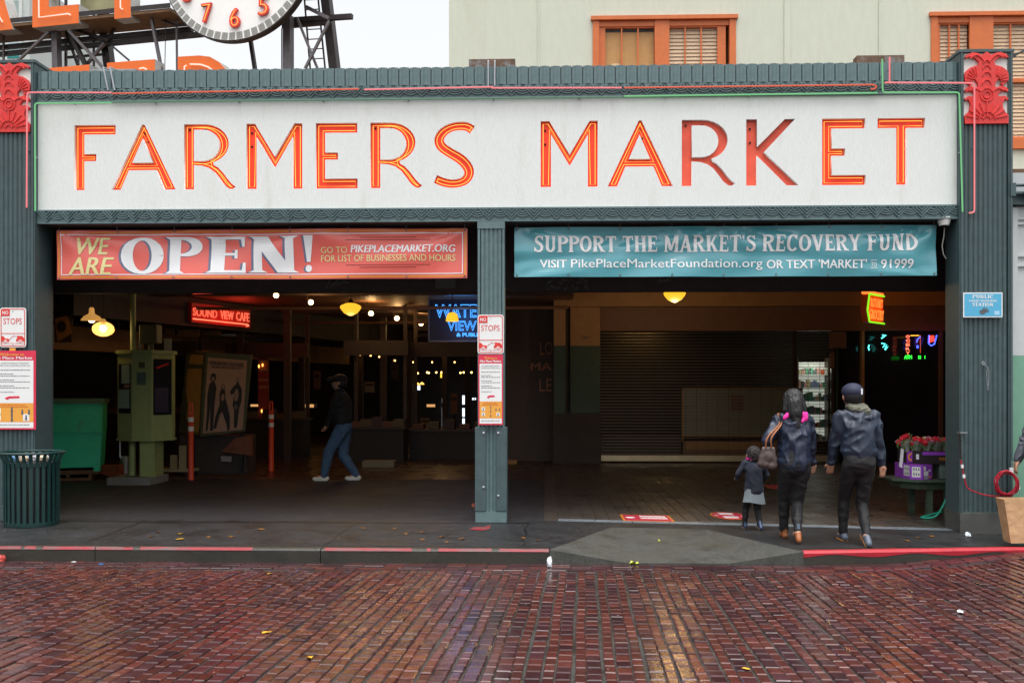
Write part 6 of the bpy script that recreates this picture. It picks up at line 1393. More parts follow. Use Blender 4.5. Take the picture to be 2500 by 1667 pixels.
x0, x1 = XY(1470, Yc), XY(1662, Yc); mb = MB(); mb.box(x0, x1, Yc, Yc + .6, 0, ZY(1064, Yc)); mb.build('side_counter', m_wood, t, world=True)
# lit shelves seen through the narrow shutter
Yl = SY + 1.2; x0, x1 = XY(1950, Yl), XY(2022, Yl); z0, z1 = ZY(1075, Yl), ZY(884, Yl)
t = thing('shop_shelving', 'brightly lit shelves of groceries behind the narrow roller shutter', 'shelves', ((x0 + x1) / 2, Yl, 0))
mb = MB(); mb.box(x0, x1, Yl + .3, Yl + .32, z0, z1); mb.build('lit_back_panel', mat('lit_panel', (.7, .72, .66), emit=(.85, .9, .78), es=.16), t, world=True)
mb = MB(); mb.box(x0, x1, Yl, Yl + .34, 0, z0 - .002); mb.build('base_unit', m_wood, t, world=True)
for x in (x0 - .03, x1): mb = MB(); mb.box(x, x + .03, Yl, Yl + .34, 0, z1 + .1); mb.build('side', m_wood, t, world=True)
rnd = random.Random(3)
for j in range(6):
    z = z0 + (z1 - z0) * j / 6; mb = MB(); mb.box(x0 + .002, x1 - .002, Yl + .01, Yl + .295, z, z + .015); mb.build('shelf', mat('white_shelf', (.6, .62, .58), .5), t, world=True)
    x = x0 + .01
    while x < x1 - .06:
        w = rnd.uniform(.035, .08); h_ = rnd.uniform(.08, .19); mb = MB(); mb.box(x, x + w, Yl + .06, Yl + .2, z + .016, z + .016 + h_); k = rnd.randrange(7)
        mb.build('packet', mat('packet_%d' % k, ((.6, .60, .55), (.55, .10, .04), (.08, .30, .18), (.55, .50, .30), (.20, .25, .40), (.6, .35, .30), (.10, .12, .14))[k], .5), t, world=True); x += w + .008
plight('shelf_light', (0, -.15, z1 - .1), t, 2.5, (.95, 1, .85), .2)
# dark grocery front and its posts
t = thing('grocery_front', 'dark grocery shop front with a thin tan post under the blade sign', 'shop front', (XY(2200, SY), SY, 0))
x0, x1 = XY(2034, SY), 9.38; mb = MB(); mb.box(x0, x1, SY + .12, SY + .2, 0, zb1 - .002); mb.build('dark_glazing', m_glassd, t, world=True)
for px, m in ((2106, m_tan), (2042, m_grnw), (2298, m_band)): x = XY(px, SY); mb = MB(); mb.box(x - .02, x + .03, SY - .03, SY + .115, 0, zb1 - .004); mb.build('post', m, t, world=True)
for a, b, c, d in ((2024, 810, 2066, 850), (2026, 860, 2037, 900)): p, q = onY(a, d, SY - .05), onY(c, b, SY - .05); mb = MB(); mb.box(p.x, q.x, SY - .07, SY - .04, p.z, q.z); mb.build('fascia_panel', m_band, t, world=True)
p, q = onY(1395, 838, SY - .13), onY(1408, 826, SY - .13); mb = MB()
t = thing('emergency_light', 'small boxed emergency light on the tan pier', 'light fitting', onY(1430, 822, SY - .16)); mb.box(-.06, .06, 0, .035, -.04, .05); mb.build('box', m_tan, t); mb = MB(); mb.ball((0, -.012, -.01), (.035, .02, .012), 10, 6); mb.build('lens', m_metal, t, smooth=True)

# ================================================================== flower table by the right pillar
gt = gnd(2290, 1258); Yt = .95; T_ = lambda px, py, dy=0: onY(px, py, Yt + dy)
m_tab = mat('mossy_green_wood', (.045, .075, .050), .6, var=.3, stain=(.10, .085, .045), ss=5); zt = ZY(1172, Yt, 2260)
x0, x1 = XY(2196, Yt), XY(2345, Yt)
t = thing('flower_table', 'weathered green wooden table carrying flower boxes by the fluted pillar', 'table', ((x0 + x1) / 2, Yt + .35, zf(x0, Yt)))
mb = MB(); mb.slab([(x0, Yt + .28), (XY(2240, Yt), Yt), (x1 + .3, Yt), (x1 + .3, Yt + .75), (x0 + .02, Yt + .75)], zt - .035, zt); mb.build('table_top', m_tab, t, world=True, bevel=.006)
mb = MB(); mb.slab([(x0 + .12, Yt + .30), (XY(2245, Yt), Yt + .06), (x1 + .25, Yt + .06), (x1 + .25, Yt + .7), (x0 + .12, Yt + .7)], zt - .12, zt - .037); mb.build('apron', m_tab, t, world=True)
for px, dy in ((2268, .12), (2312, .1), (2225, .55), (2330, .6)): p = T_(px, 1200, dy); mb = MB(); mb.box(p.x - .035, p.x + .035, Yt + dy - .035, Yt + dy + .035, zf(p.x, Yt + dy), zt - .12); mb.build('leg', m_tab, t, world=True)
m_pur = mat('purple_card', (.30, .055, .52), .5, var=.12, vs=10); m_blk = mat('black_card', (.022, .016, .018), .5); m_card = mat('white_card', (.78, .78, .80), .5)
zb_ = zt + .002
def flat_on(t, a, b, z0, z1, u0, u1, m, name, lift=.003):
    d = b - a; n = Vector((d.y, -d.x, 0)).normalized() * lift; p0 = a + d * u0 + n; p1 = a + d * u1 + n; mb = MB()
    mb.add([p0 + Vector((0, 0, z0)), p1 + Vector((0, 0, z0)), p1 + Vector((0, 0, z1)), p0 + Vector((0, 0, z1))], [(0, 1, 2, 3)]); return mb.build(name, m, t, world=True, fixn=False)
A = T_(2205, 1172, .30); B = T_(2222, 1172, .12); Cc = T_(2252, 1172, .02); D = T_(2276, 1172, .10); A.z = B.z = Cc.z = D.z = 0; zp = ZY(1133, Yt)
t = thing('flower_box', 'purple printed cardboard box with white panels standing on the green table', 'box', (Cc.x, Cc.y, zb_))
mb = MB(); mb.slab([(A.x, A.y), (B.x, B.y), (Cc.x, Cc.y), (D.x, D.y), (D.x, D.y + .35), (A.x, A.y + .3)], zb_, zp); mb.build('carton', m_pur, t, world=True)
hh = zp - zb_
for a, b, u0, u1, v0, v1, m in ((A, B, .12, .95, .20, .92, m_card), (B, Cc, .15, .85, .16, .86, m_card), (Cc, D, .10, .32, .62, .90, m_card), (Cc, D, .12, .58, .26, .58, m_card), (Cc, D, .16, .56, .04, .22, mat('grey_card', (.4, .4, .45), .5)), (Cc, D, .60, .82, .55, .68, m_card), (Cc, D, .62, .88, .12, .24, m_vora)): flat_on(t, a, b, zb_ + v0 * hh, zb_ + v1 * hh, u0, u1, m, 'printed_panel')
for a, b, us in ((A, B, (.3, .55, .75)), (B, Cc, (.28, .48, .68))):
    for u in us:
        for v in (.28, .62): flat_on(t, a, b, zb_ + v * hh, zb_ + (v + .16) * hh, u, u + .09, m_sgnk, 'printed_icon', .006)
E0 = T_(2212, 1172, .36); E1 = T_(2250, 1172, .16); E2 = T_(2350, 1172, .12); E0.z = E1.z = E2.z = 0; z0, z1 = zp + .003, ZY(1101, Yt)
t = thing('flower_box', 'black and purple printed cardboard tray holding red bouquets', 'box', (E1.x, E1.y, z0))
mb = MB(); mb.slab([(E0.x, E0.y), (E1.x, E1.y), (E2.x, E2.y), (E2.x, E2.y + .4), (E0.x, E0.y + .3)], z0, z1); mb.build('tray', m_blk, t, world=True)
hh = z1 - z0
flat_on(t, E1, E2, z0 + .70 * hh, z0 + .95 * hh, .02, .98, m_pur, 'purple_band'); flat_on(t, E0, E1, z0 + .05 * hh, z0 + .95 * hh, .05, .42, m_pur, 'purple_band')
flat_on(t, E0, E1, z0 + .35 * hh, z0 + .75 * hh, .66, .84, m_card, 'white_label')
mb = MB(); c = E0 + (E1 - E0) * .34 + Vector((-.004, -.008, z0 + .5 * hh)); 
for k in range(12): a_ = 2 * pi * k / 12; mb.ball(c + Vector((.03 * cos(a_), 0, .04 * sin(a_))), (.012, .003, .016), 6, 4)
mb.build('orange_flower_print', m_vora, t, world=True)
mb = MB(); put_text(mb, 'SANTA MONICA', E1 + (E2 - E1) * .92 + Vector((0, 0, z0 + .53 * hh)), E1 - E2, (0, 0, -1), (E2 - E1).length * .5, .25 * hh, off=.005); mb.build('lettering', m_vora, t, world=True, fixn=False)
# bouquets
m_rose = mat('red_petals', (.62, .015, .035), .45, var=.3, vs=40); m_rosep = mat('pink_petals', (.70, .16, .30), .45, var=.3, vs=40); m_wrap = mat('clear_wrap', (.55, .62, .55), .2, var=.2, alpha=.5); m_stem = mat('leafy_stems', (.16, .30, .09), .5, var=.4, vs=30); m_crm = mat('cream_petals', (.75, .68, .38), .5)
def bouquet(px, py, dy, tilt, lab, pink):
    p = T_(px, py, dy); t = thing('bouquet', lab, 'flowers', (p.x, p.y, z1 - .02), group='bouquets in the black tray'); h = max(.14, p.z - z1)
    R = Matrix.Rotation(tilt, 4, 'Y'); rnd = random.Random(int(px))
    mb = MB(); mb.lathe([(.02, 0), (.05, h * .5), (.085, h * .95), (.10, h * 1.08)], 11, cap=False); mb.v = [tuple(R @ Vector((x * (1 + .2 * sin(9 * atan2(y, x))), y, z))) for x, y, z in mb.v]; mb.build('wrapping', m_wrap, t)
    mb = MB()
    for k in range(46):
        a_ = rnd.uniform(0, 6.28); r = rnd.uniform(.03, .105); z = rnd.uniform(h * .15, h * 1.15); c = R @ Vector((r * cos(a_), r * sin(a_), z)); q = Vector((cos(a_) * .022, sin(a_) * .022, .03)); w_ = Vector((-sin(a_) * .012, cos(a_) * .012, .01)); mb.add([c, c + q * .6 + w_, c + q * 1.3, c + q * .6 - w_], [(0, 1, 2, 3)])
    mb.build('foliage', m_stem, t, fixn=False)
    for k in range(10):
        a_ = 6.28 * k / 6; r = (.055 if k < 6 else 0) + rnd.uniform(-.012, .02); c = R @ Vector((r * cos(a_ + rnd.uniform(-.3, .3)), r * sin(a_), h * (1.0 + rnd.uniform(-.18, .22))))
        mb = MB(); q_ = rnd.uniform(.024, .043); mb.ball(c, (q_, q_, q_ * .9), 10, 7); mb.v = [tuple(Vector(v) + (Vector(v) - c).normalized() * .022 * noise.noise(Vector(v) * 60 + Vector((px, 0, 0)))) for v in mb.v]; mb.build('bloom', m_crm if (k % 4 == 2) else (m_rosep if k % (2 if pink else 5) == 1 else m_rose), t)
for px, py, dy, tl, lab, pk in ((2216, 1068, .34, -.35, 'bouquet of red and cream blooms leaning out at the tray corner', 0), (2240, 1082, .28, -.1, 'bouquet of red blooms second from the tray corner', 0), (2262, 1080, .26, .05, 'bouquet of red and pink blooms in the middle of the tray', 1), (2285, 1082, .28, .0, 'bouquet of deep red blooms near the pillar end of the tray', 0), (2308, 1079, .30, .1, 'bouquet of red and cream blooms against the pillar edge', 0)): bouquet(px, py, dy, tl, lab, pk)
mb = MB(); v = [T_(x, y, .33) for x, y in ((2200, 1094), (2207, 1097), (2203, 1142), (2195, 1139))]; mb.add(v + [q + Vector((0, .006, 0)) for q in v], [(0, 1, 2, 3), (7, 6, 5, 4), (0, 4, 5, 1), (1, 5, 6, 2), (2, 6, 7, 3), (3, 7, 4, 0)]); tag(mb.build('paper_sheet', m_card), 'white paper sheet hanging off the purple flower box', 'paper')
mb = MB(); p, q = T_(2292, 1160, .2), T_(2330, 1122, .2); mb.box(p.x, q.x, Yt + .16, Yt + .42, zt + .002, q.z); tag(mb.build('crate', mat('grey_green_plastic', (.13, .18, .16), .5, var=.3, vs=12), bevel=.01), 'grey green plastic crate on the table behind the purple box', 'crate')
# green hose hanging off the table, chain and red rope
mb = MB(); pts = [T_(2318, 1182, .0), T_(2314, 1205, -.02), T_(2302, 1235, -.03), T_(2285, 1259, -.02), T_(2266, 1272, .0), T_(2252, 1277, .03), T_(2250, 1269, .06), T_(2262, 1259, .08), T_(2282, 1253, .1), T_(2300, 1250, .12)]
for i, p in enumerate(pts): p.z = max(p.z, zf(p.x, p.y) + .018)
q = catmull([tuple(p) for p in pts], 6); mb.tube(q, .014, 8); tag(mb.build('garden_hose', mat('teal_hose', (.02, .36, .24), .35), smooth=True), 'teal green hose looping down beside the flower table', 'hose')
t = thing('chain', 'dark iron chain hanging on the inner edge of the fluted pillar', 'chain', onY(2345, 1120, -.12))
for i in range(12):
    c = onY(2341 + (i % 2) * 2 + i * .25, 1058 + i * 5.2, -.125); mb = MB(); r = (.012, .019); ax = i % 2
    mb.tube([c + Vector((r[0] * cos(k) * (1 - ax), r[0] * cos(k) * ax, r[1] * sin(k))) for k in [2 * pi * j / 10 for j in range(10)]], .0045, 5, closed=True); mb.build('link', mat('dark_iron', (.05, .04, .038), .5, .7), t, world=True, smooth=True)
mb = MB(); mb.bar(onY(2337, 1056, -.11), onY(2362, 1056, -.13), .012, .012); mb.build('hook', m_metal, t, world=True)
m_rrope = mat('red_cable', (.42, .012, .030), .35)
t = thing('cable_coil', 'coiled red cable on a hook between the fluted pillar and the pale shop front', 'cable', onY(2462, 1180, -.16))
lc = [onY(x, y, -.15) for x, y in ((2346, 1122), (2350, 1145), (2355, 1170), (2362, 1190), (2380, 1200), (2410, 1209), (2440, 1210), (2455, 1202))]
mb = MB(); mb.tube(catmull([tuple(p) for p in lc], 5), .008, 7); mb.build('lead', m_rrope, t, world=True, smooth=True)
for k in range(7):
    ct = onY(2458 + 3 * sin(k * 2.1), 1180 + 3 * cos(k * 1.7), -.17 - .008 * k); rx = .125 - .006 * (k % 4); rz = .135 - .005 * ((k + 1) % 3); mb = MB()
    mb.tube([ct + Vector((rx * cos(a_) + .01 * sin(3 * a_ + k), .012 * sin(2 * a_ + k), rz * sin(a_))) for a_ in [2 * pi * j / 26 for j in range(26)]], .0075, 6, closed=True); mb.build('coil', m_rrope, t, world=True, smooth=True)
mb = MB(); mb.tube([onY(2470, 1126, -.10), onY(2470, 1128, -.17), onY(2470, 1152, -.18)], .006, 6); mb.build('hook', m_metal, t, world=True)
mb = MB(); p = onY(2469, 1150, -.185); mb.box(p.x - .02, p.x + .02, p.y - .01, p.y + .01, p.z - .02, p.z + .04); mb.build('white_tie', m_card, t, world=True)
for j, (x, y) in enumerate(((2349, 1138), (2353, 1162), (2434, 1174), (2487, 1190))): mb = MB(); p = onY(x, y, -.16); mb.box(p.x - .012, p.x + .012, p.y - .012, p.y + .012, p.z - .02, p.z + .02); mb.build('tape_tag', m_card, t, world=True)

# more of the crowded depth of the left bay: hanging shop boards, lit cases, baskets
m_hb = [mat('shop_board_%d' % i, c, .6, var=.4, vs=7) for i, c in enumerate(((.30, .16, .06), (.20, .09, .05), (.26, .20, .14), (.12, .07, .05)))]
boards = (('ochre shop board under the dark fascia behind the kiosk speaker', 401, 792, 425, 818, 9.6, 0), ('long ochre shop board under the dark fascia', 432, 794, 488, 822, 9.7, 0), ('ochre shop board just right of the long one under the fascia', 492, 800, 540, 818, 10.2, 0), ('rust menu board behind the walking man', 765, 906, 782, 950, 13.5, 1), ('pale tan board right of the walking man', 890, 932, 914, 958, 13.8, 2), ('rust hanging board near the broad tall window', 1100, 960, 1116, 1010, 14.6, 1), ('dim tan board above the far bulbs', 955, 890, 972, 925, 15.0, 3), ('tan board standing on the floor by the column', 1026, 1020, 1048, 1048, 15.2, 2), ('brown board beneath the narrow tall window', 1075, 1058, 1094, 1090, 14.9, 1), ('rust board beneath the broad tall window', 1128, 1056, 1148, 1108, 15.1, 1))
for lab, a, b, c, d, Y, k in boards:
    t, p, q = slabpx('shop_board', a, b, c, d, Y, .03, m_hb[k], lab, 'board')
    mb = MB(); mb.box(p.x + .02, q.x - .02, Y - .006, Y - .001, q.z - (q.z - p.z) * .35, q.z - (q.z - p.z) * .2); mb.build('printed_band', m_ink, t, world=True)
    if d < 1000: mb = MB(); mb.tube([((p.x + q.x) / 2, Y + .015, q.z), ((p.x + q.x) / 2, Y + .015, 3.44)], .006, 4); mb.build('hanger', m_cord, t, world=True)
    else: mb = MB(); mb.tube([((p.x + q.x) / 2, Y + .015, 0), ((p.x + q.x) / 2, Y + .015, p.z)], .02, 6); mb.build('stand', m_cord, t, world=True)
for px, py in ((692, 868), (704, 872), (770, 866), (905, 868), (926, 871), (942, 884), (1008, 884), (1055, 884), (1110, 884), (1140, 880)): far_bulb(px, py, 20, 'pinprick warm bulb filling the gaps of the far strings', 'pinprick bulbs', 3.6)
m_lc = glow('lit_display_case', (1.0, .50, .18), .35)
for lab, a, b, c, d, Y in (('dim amber lit case on the far stall behind the walking man', 742, 985, 768, 996, 15.1), ('dim amber lit case on the stall near the column', 1040, 985, 1064, 995, 15.6), ('dim amber lit case left of the second orange post', 610, 985, 640, 994, 15.1)):
    t, p, q = slabpx('display_case', a, b, c, d, Y, .3, m_wood, lab, 'display case'); mb = MB(); mb.box(p.x + .02, q.x - .02, Y - .006, Y - .001, p.z + .02, q.z - .02); mb.build('lit_pane', m_lc, t, world=True)

# ================================================================== buildings behind and beside
m_sage = mat('pale_sage_stucco', (.57, .595, .495), .8, var=.05, vs=12, bump=.25, bs=60, stain=(.51, .52, .41), ss=1.3, st=.55, stretch=(1, 1, .25))
m_owin = mat('orange_window_paint', (.58, .14, .030), .45, var=.12, vs=8)
m_blind = mat('cream_blind', (.78, .54, .33), .6, var=.1, vs=4)
m_shade2 = mat('tan_roller_shade', (.66, .34, .09), .6, var=.12, vs=4)
m_pane = mat('window_glass', (.25, .27, .28), .04, alpha=.06)
YB = 4.0; b_ = lambda px, py: onY(px, py, YB)
t = thing('upper_building', 'pale sage stucco building with orange window frames rising behind the market parapet', 'building', (XY(1800, YB), YB, 4.15))
xe = XY(1096, YB); ztop = 9.6
wins = [(1447, 42, 1796, 345, ((1478, 1598), (1634, 1752)), (0, 1)), (2272, 33, 2700, 345, ((2296, 2366), (2424, 2560)), (1, 1))]
# wall in strips around the window openings
edges = [xe, b_(1447, 900).x, b_(1796, 900).x, b_(2272, 900).x, b_(2700, 900).x, 13.0]
mb = MB()
for i, (a, b) in enumerate(zip(edges, edges[1:])):
    if i in (1, 3):
        w = wins[i // 2]; zl, zh = b_(1800, w[3]).z, b_((w[0] + w[2]) / 2 if i == 1 else 2400, w[1]).z
        mb.box(a, b, YB, YB + .4, 4.15, zl); mb.box(a, b, YB, YB + .4, zh, ztop)
    else: mb.box(a, b, YB, YB + .4, 4.15, ztop)
mb.build('wall', m_sage, t, world=True)
mb = MB(); mb.box(xe, xe + .3, YB + .4, YB + 8, 4.15, ztop); mb.box(xe, 13, YB + .4, YB + 8, ztop - .2, ztop); mb.build('side_wall', m_sage, t, world=True)
for px, w_ in ((1315, .012), (1922, .05), (2147, .012)): x = b_(px, 900).x; mb = MB(); mb.box(x - w_, x + w_, YB - .02, YB - .001, 4.16, ztop - .01); mb.build('pilaster_joint', m_sage, t, world=True)
for a, b, c, d, sashes, bl in wins:
    x0, x1 = b_(a, 900).x, b_(c, 900).x; z1 = b_((a + c) / 2 if c < 2000 else 2400, b).z; z0 = b_(1800, d).z; k = .10
    fr = MB(); fr.box(x0 - .03, x1 + .03, YB - .06, YB + .1, z1 - .05, z1 + .01); fr.box(x0, x0 + k, YB - .03, YB + .14, z0, z1 - .051); fr.box(x1 - k, x1, YB - .03, YB + .14, z0, z1 - .051); fr.box(x0, x1, YB - .05, YB + .14, z0 - .16, z0 - .002)
    mid0 = b_(sashes[0][1], 900).x; mid1 = b_(sashes[1][0], 900).x; fr.box(mid0, mid1, YB - .02, YB + .12, z0, z1 - .052); fr.box(x0 + k + .002, x1 - k - .002, YB + .0, YB + .12, z1 - .14, z1 - .055)
    wo_ = fr.build('window', m_owin, t, world=True)
    for (s0, s1), kind in zip(sashes, bl):
        q0, q1 = b_(s0, 900).x, b_(s1, 900).x; zm = (z0 + z1) / 2 - .06
        for zz0, zz1 in ((zm + .03, z1 - .16), (z0 + .04, zm - .03)):
            mb = MB(); mb.box(q0 - .11, q0, YB + .02, YB + .07, zz0 - .03, zz1 + .03); mb.box(q1, q1 + .13, YB + .02, YB + .07, zz0 - .03, zz1 + .03); mb.box(q0 + .001, q1 - .001, YB + .02, YB + .07, zz1, zz1 + .03); mb.box(q0 + .001, q1 - .001, YB + .02, YB + .07, zz0 - .03, zz0)
            nm = 3
            for j in range(1, nm): x = q0 + (q1 - q0) * j / nm; mb.box(x - .012, x + .012, YB + .025, YB + .05, zz0, zz1)
            mb.build('sash', m_owin, wo_, world=True)
            mb = MB(); mb.box(q0, q1, YB + .052, YB + .056, zz0, zz1); mb.build('pane', m_pane, wo_, world=True)
        if kind:
            n = int((z1 - z0) / .058); me = bpy.data.meshes.new('blind_slat'); me.from_pydata([(q0 - .03, .0, 0), (q1 + .03, .0, 0), (q1 + .03, .016, .054), (q0 - .03, .016, .054)], [], [(0, 1, 2, 3)]); me.materials.append(m_blind)
            inv = MW[t.name].inverted()
            for j in range(n): link('blind_slat', me, wo_, loc=inv @ Vector((0, YB + .075, z0 + .03 + j * .058)))
        else:
            mb = MB(); mb.box(q0 - .03, q1 + .03, YB + .10, YB + .105, z0, z1 - .20); mb.build('roller_shade', m_shade2, wo_, world=True)
            mb = MB(); c_ = b_(1505, 160); mb.ball((c_.x, YB + .085, c_.z - .16), (.16, .012, .22), 16, 10); mb.build('lampshade', mat('pale_lampshade', (.72, .52, .30), .6), wo_, world=True, smooth=True)
    mb = MB(); mb.box(x0, x1, YB + .30, YB + .32, z0, z1); mb.build('room_back', mat('room_tan', (.25, .17, .10), .7), t, world=True)
# white paper in the second window
# pale shop front to the right of the pillar
m_pale = mat('pale_grey_paint', (.50, .53, .53), .5, var=.06, stain=(.42, .44, .43), ss=2); m_mint = mat('mint_green_paint', (.155, .33, .235), .5, var=.08, vs=8)
t = thing('neighbour_shopfront', 'pale grey shop front with mint green dado right of the fluted pillar', 'shop front', (XY(2500, .1), .1, zf(5.8)))
Yn = .06; x0 = XY(2464, Yn); zs = [ZY(y, Yn, 2480) for y in (505, 868, 1250)]
mb = MB(); mb.box(x0, x0 + 3.0, Yn, Yn + .3, zs[1], zs[0]); mb.build('upper_panel', m_pale, t, world=True)
mb = MB(); mb.box(x0, x0 + 3.0, Yn - .004, Yn + .3, zf(x0) - .05, zs[1] - .002); mb.build('mint_dado', m_mint, t, world=True)
mb = MB(); mb.box(x0, x0 + .075, Yn - .05, Yn - .005, zs[2], zs[1]); mb.build('mint_pilaster', m_mint, t, world=True); mb = MB(); mb.box(x0, x0 + .075, Yn - .05, Yn - .001, zs[1] + .002, zs[0] - .02); mb.build('grey_pilaster', m_pale, t, world=True)
for py in (535, 547, 625, 649): z = ZY(py, Yn, 2480); mb = MB(); mb.box(x0 + .08, x0 + 3, Yn - .03, Yn - .001, z - .012, z + .012); mb.build('moulding', m_pale, t, world=True)
mb = MB(); mb.box(x0 - .06, x0 + 3.0, Yn - .10, Yn + .35, zs[0] + .01, ZY(478, Yn, 2480)); mb.build('cornice', m_teald, t, world=True)
mb = MB(); mb.box(x0, x0 + 3, Yn + .05, Yn + .3, ZY(478, Yn, 2480) + .002, ZY(420, Yn, 2480)); mb.build('sign_band', m_pale, t, world=True)
p = onY(2462, 470, -.02); mb = MB(); mb.box(p.x - .02, p.x + .04, -.12, .05, p.z - .06, p.z + .09); mb.tube([p + Vector((.0, -.05, .07)), p + Vector((.8, -.05, .08))], .018, 8); mb.tube([p + Vector((.0, -.05, -.02)), p + Vector((.8, -.05, -.02))], .022, 8); mb.build('awning_bracket', m_teald, t, world=True)
p = onY(2499, 455, -.1); mb = MB(); mb.box(p.x, p.x + .3, -.15, -.12, p.z - .12, p.z + .12); mb.build('blue_sign_edge', mat('royal_blue', (.02, .10, .45), .4), t, world=True)
mb = MB()
for k in range(3): mb.tube([onY(2461, 139 + k * 4, .1), onY(2475, 133 + k * 3, .2), onY(2500, 126 - k * 2, .5), onY(2600, 110, 1.5)], .010, 6)
tag(mb.build('overhead_cable', m_cord, smooth=True), 'twisted black overhead cables leaving the fluted pillar head', 'cable')

# ================================================================== rooftop sign with clock (stands at an angle)
CY = 9.0; ang = radians(-15); ux = Vector((cos(ang), sin(ang), 0)); un = Vector((sin(ang), -cos(ang), 0))   # along the sign, towards the street
O = onY(580, 0, CY); O.z = 0
def sg(px, py, d=0.0):                  # pixel to local sign coordinates on the plane d metres towards the street
    p = onPlane(px, py, O + un * d, un); q = p - O; return q.dot(ux), q.z
t = thing('rooftop_sign', 'steel framed rooftop sign with orange channel letters above the parapet', 'rooftop sign', (O.x, O.y, 4.15), rz=ang)
rs = t
m_steel = mat('black_sign_steel', (.035, .028, .027), .5, .4, var=.3, stain=(.10, .06, .035), ss=4, st=.6); m_steelg = mat('grey_sign_steel', (.13, .115, .12), .45, .5, var=.3, vs=12)
m_lor = mat('orange_enamel', (.80, .145, .008), .4, var=.06); m_ledge = mat('grey_letter_return', (.42, .42, .40), .5, .2, stain=(.3, .24, .18), ss=5); m_ntube = glow('unlit_tube_added_glow', (1.0, .72, .60), .55)  # rooftop letter tubes are off; their brightness is an added glow
def L3(px, py, d=0.0): x, z = sg(px, py, d); return Vector((x, -d, z - 4.15))
def beam(a, b, w, m, d=0.0, name='steel_member', h=None):
    mb = MB(); mb.bar(L3(*a, d), L3(*b, d), w, h or w); return mb.build(name, m, t)
def letter(polys, tubes, d=.15):
    for poly in polys:
        v = [L3(x, y, d) for x, y in poly]; q = [(p.x, p.z) for p in v]
        mb = MB(); mb.prism(q, -d, -d + .006); lf = None
        me = mb.mesh('sign_letter'); bm = bmesh.new(); bm.from_mesh(me); bmesh.ops.triangulate(bm, faces=[f for f in bm.faces if len(f.verts) > 4]); bm.to_mesh(me); bm.free(); me.materials.append(m_lor); lf = link('sign_letter', me, t)
        n = len(q); mb = MB(); mb.add([(x, -d + .007, z) for x, z in q] + [(x, -d + .32, z) for x, z in q], [(i, i + n, (i + 1) % n + n, (i + 1) % n) for i in range(n)]); mb.build('letter_return', m_ledge, lf)
    for tb in tubes: mb = MB(); mb.tube([L3(x, y, d + .04) for x, y in tb], .016, 6); mb.build('letter_tube', m_ntube, t, smooth=True)
letter([[(79, 68), (192, 57), (192, 11), (119, 18), (118, -45), (165, -49), (165, -85), (117, -81), (116, -130), (190, -137), (190, -180), (79, -168)]], [[(93, -150), (95, 43), (166, 34), (172, 37)], [(93, -60), (150, -65)]])
letter([[(279, 47), (319, 43), (318, -145), (350, -148), (350, -190), (245, -180), (245, -140), (279, -143)]], [[(292, -160), (294, 20), (299, 23)]])
letter([[(0, 75), (31, 72), (10, 0), (-20, -80), (-60, -80), (-110, -10), (-110, -140), (-150, -136), (-150, 92), (-110, 88), (-110, 30), (-60, -35), (-32, 5), (-12, 76)]], [[(-30, -40), (0, 45), (6, 54)]])
letter([[(105, 168), (218, 158), (218, 200), (181, 203), (181, 320), (141, 324), (141, 207), (105, 210)]], [])
letter([[(261, 154), (378, 145), (378, 188), (305, 194), (305, 230), (350, 226), (350, 262), (305, 266), (305, 310), (261, 314)]], [[(340, 168), (350, 166), (358, 170)]])
letter([[(434, 139), (486, 136), (512, 139), (535, 152), (553, 172), (560, 200), (552, 230), (520, 250), (560, 310), (515, 312), (478, 256), (474, 315), (434, 318)]], [[(450, 178), (450, 163), (455, 160)], [(464, 157), (490, 158), (508, 164), (520, 173)]])
# catwalk, double beams, columns, braces
def plank(a, b, hw, m, name, d0, d1):
    pa, pb = L3(*a), L3(*b); mb = MB(); mb.add([pa + Vector((0, -d0, 0)), pb + Vector((0, -d0, 0)), pb + Vector((0, -d1, 0)), pa + Vector((0, -d1, 0)), pa + Vector((0, -d0, hw)), pb + Vector((0, -d0, hw)), pb + Vector((0, -d1, hw)), pa + Vector((0, -d1, hw))], [(0, 3, 2, 1), (4, 5, 6, 7), (0, 1, 5, 4), (1, 2, 6, 5), (2, 3, 7, 6), (3, 0, 4, 7)]); return mb.build(name, m, t)
plank((-160, 89), (425, 33), .07, mat('brown_catwalk_boards', (.16, .085, .035), .7, var=.3, vs=5), 'catwalk', .12, -.75)
plank((-160, 80), (425, 25), .10, m_steel, 'catwalk_edge', .14, .125)
for a, b, w in (((-150, 132), (470, 72), .10), ((-150, 148), (500, 84), .10), ((690, 52), (860, 41), .10), ((690, 66), (800, 56), .08)): beam(a, b, w, m_steel, -.5, 'double_beam')
for a, b, w, m, d in (((133, -40), (141, 220), .15, m_steelg, -.2), ((241, -60), (274, 220), .19, m_steel, -.8), ((704, 40), (704, 240), .17, m_steelg, -.3), ((790, -60), (826, 240), .19, m_steel, -.8), ((161, -30), (161, 240), .05, m_steel, -.9), ((192, 60), (192, 240), .035, m_steelg, -.9), ((229, 0), (229, 240), .04, m_steelg, -.6), ((9, 90), (9, 240), .04, m_steelg, -.4), ((431, 50), (433, 240), .035, m_steelg, -.3), ((405, 35), (401, 240), .012, m_steel, -.2), ((688, 70), (688, 240), .02, m_steel, -.2)): beam(a, b, w, m, d, 'column')
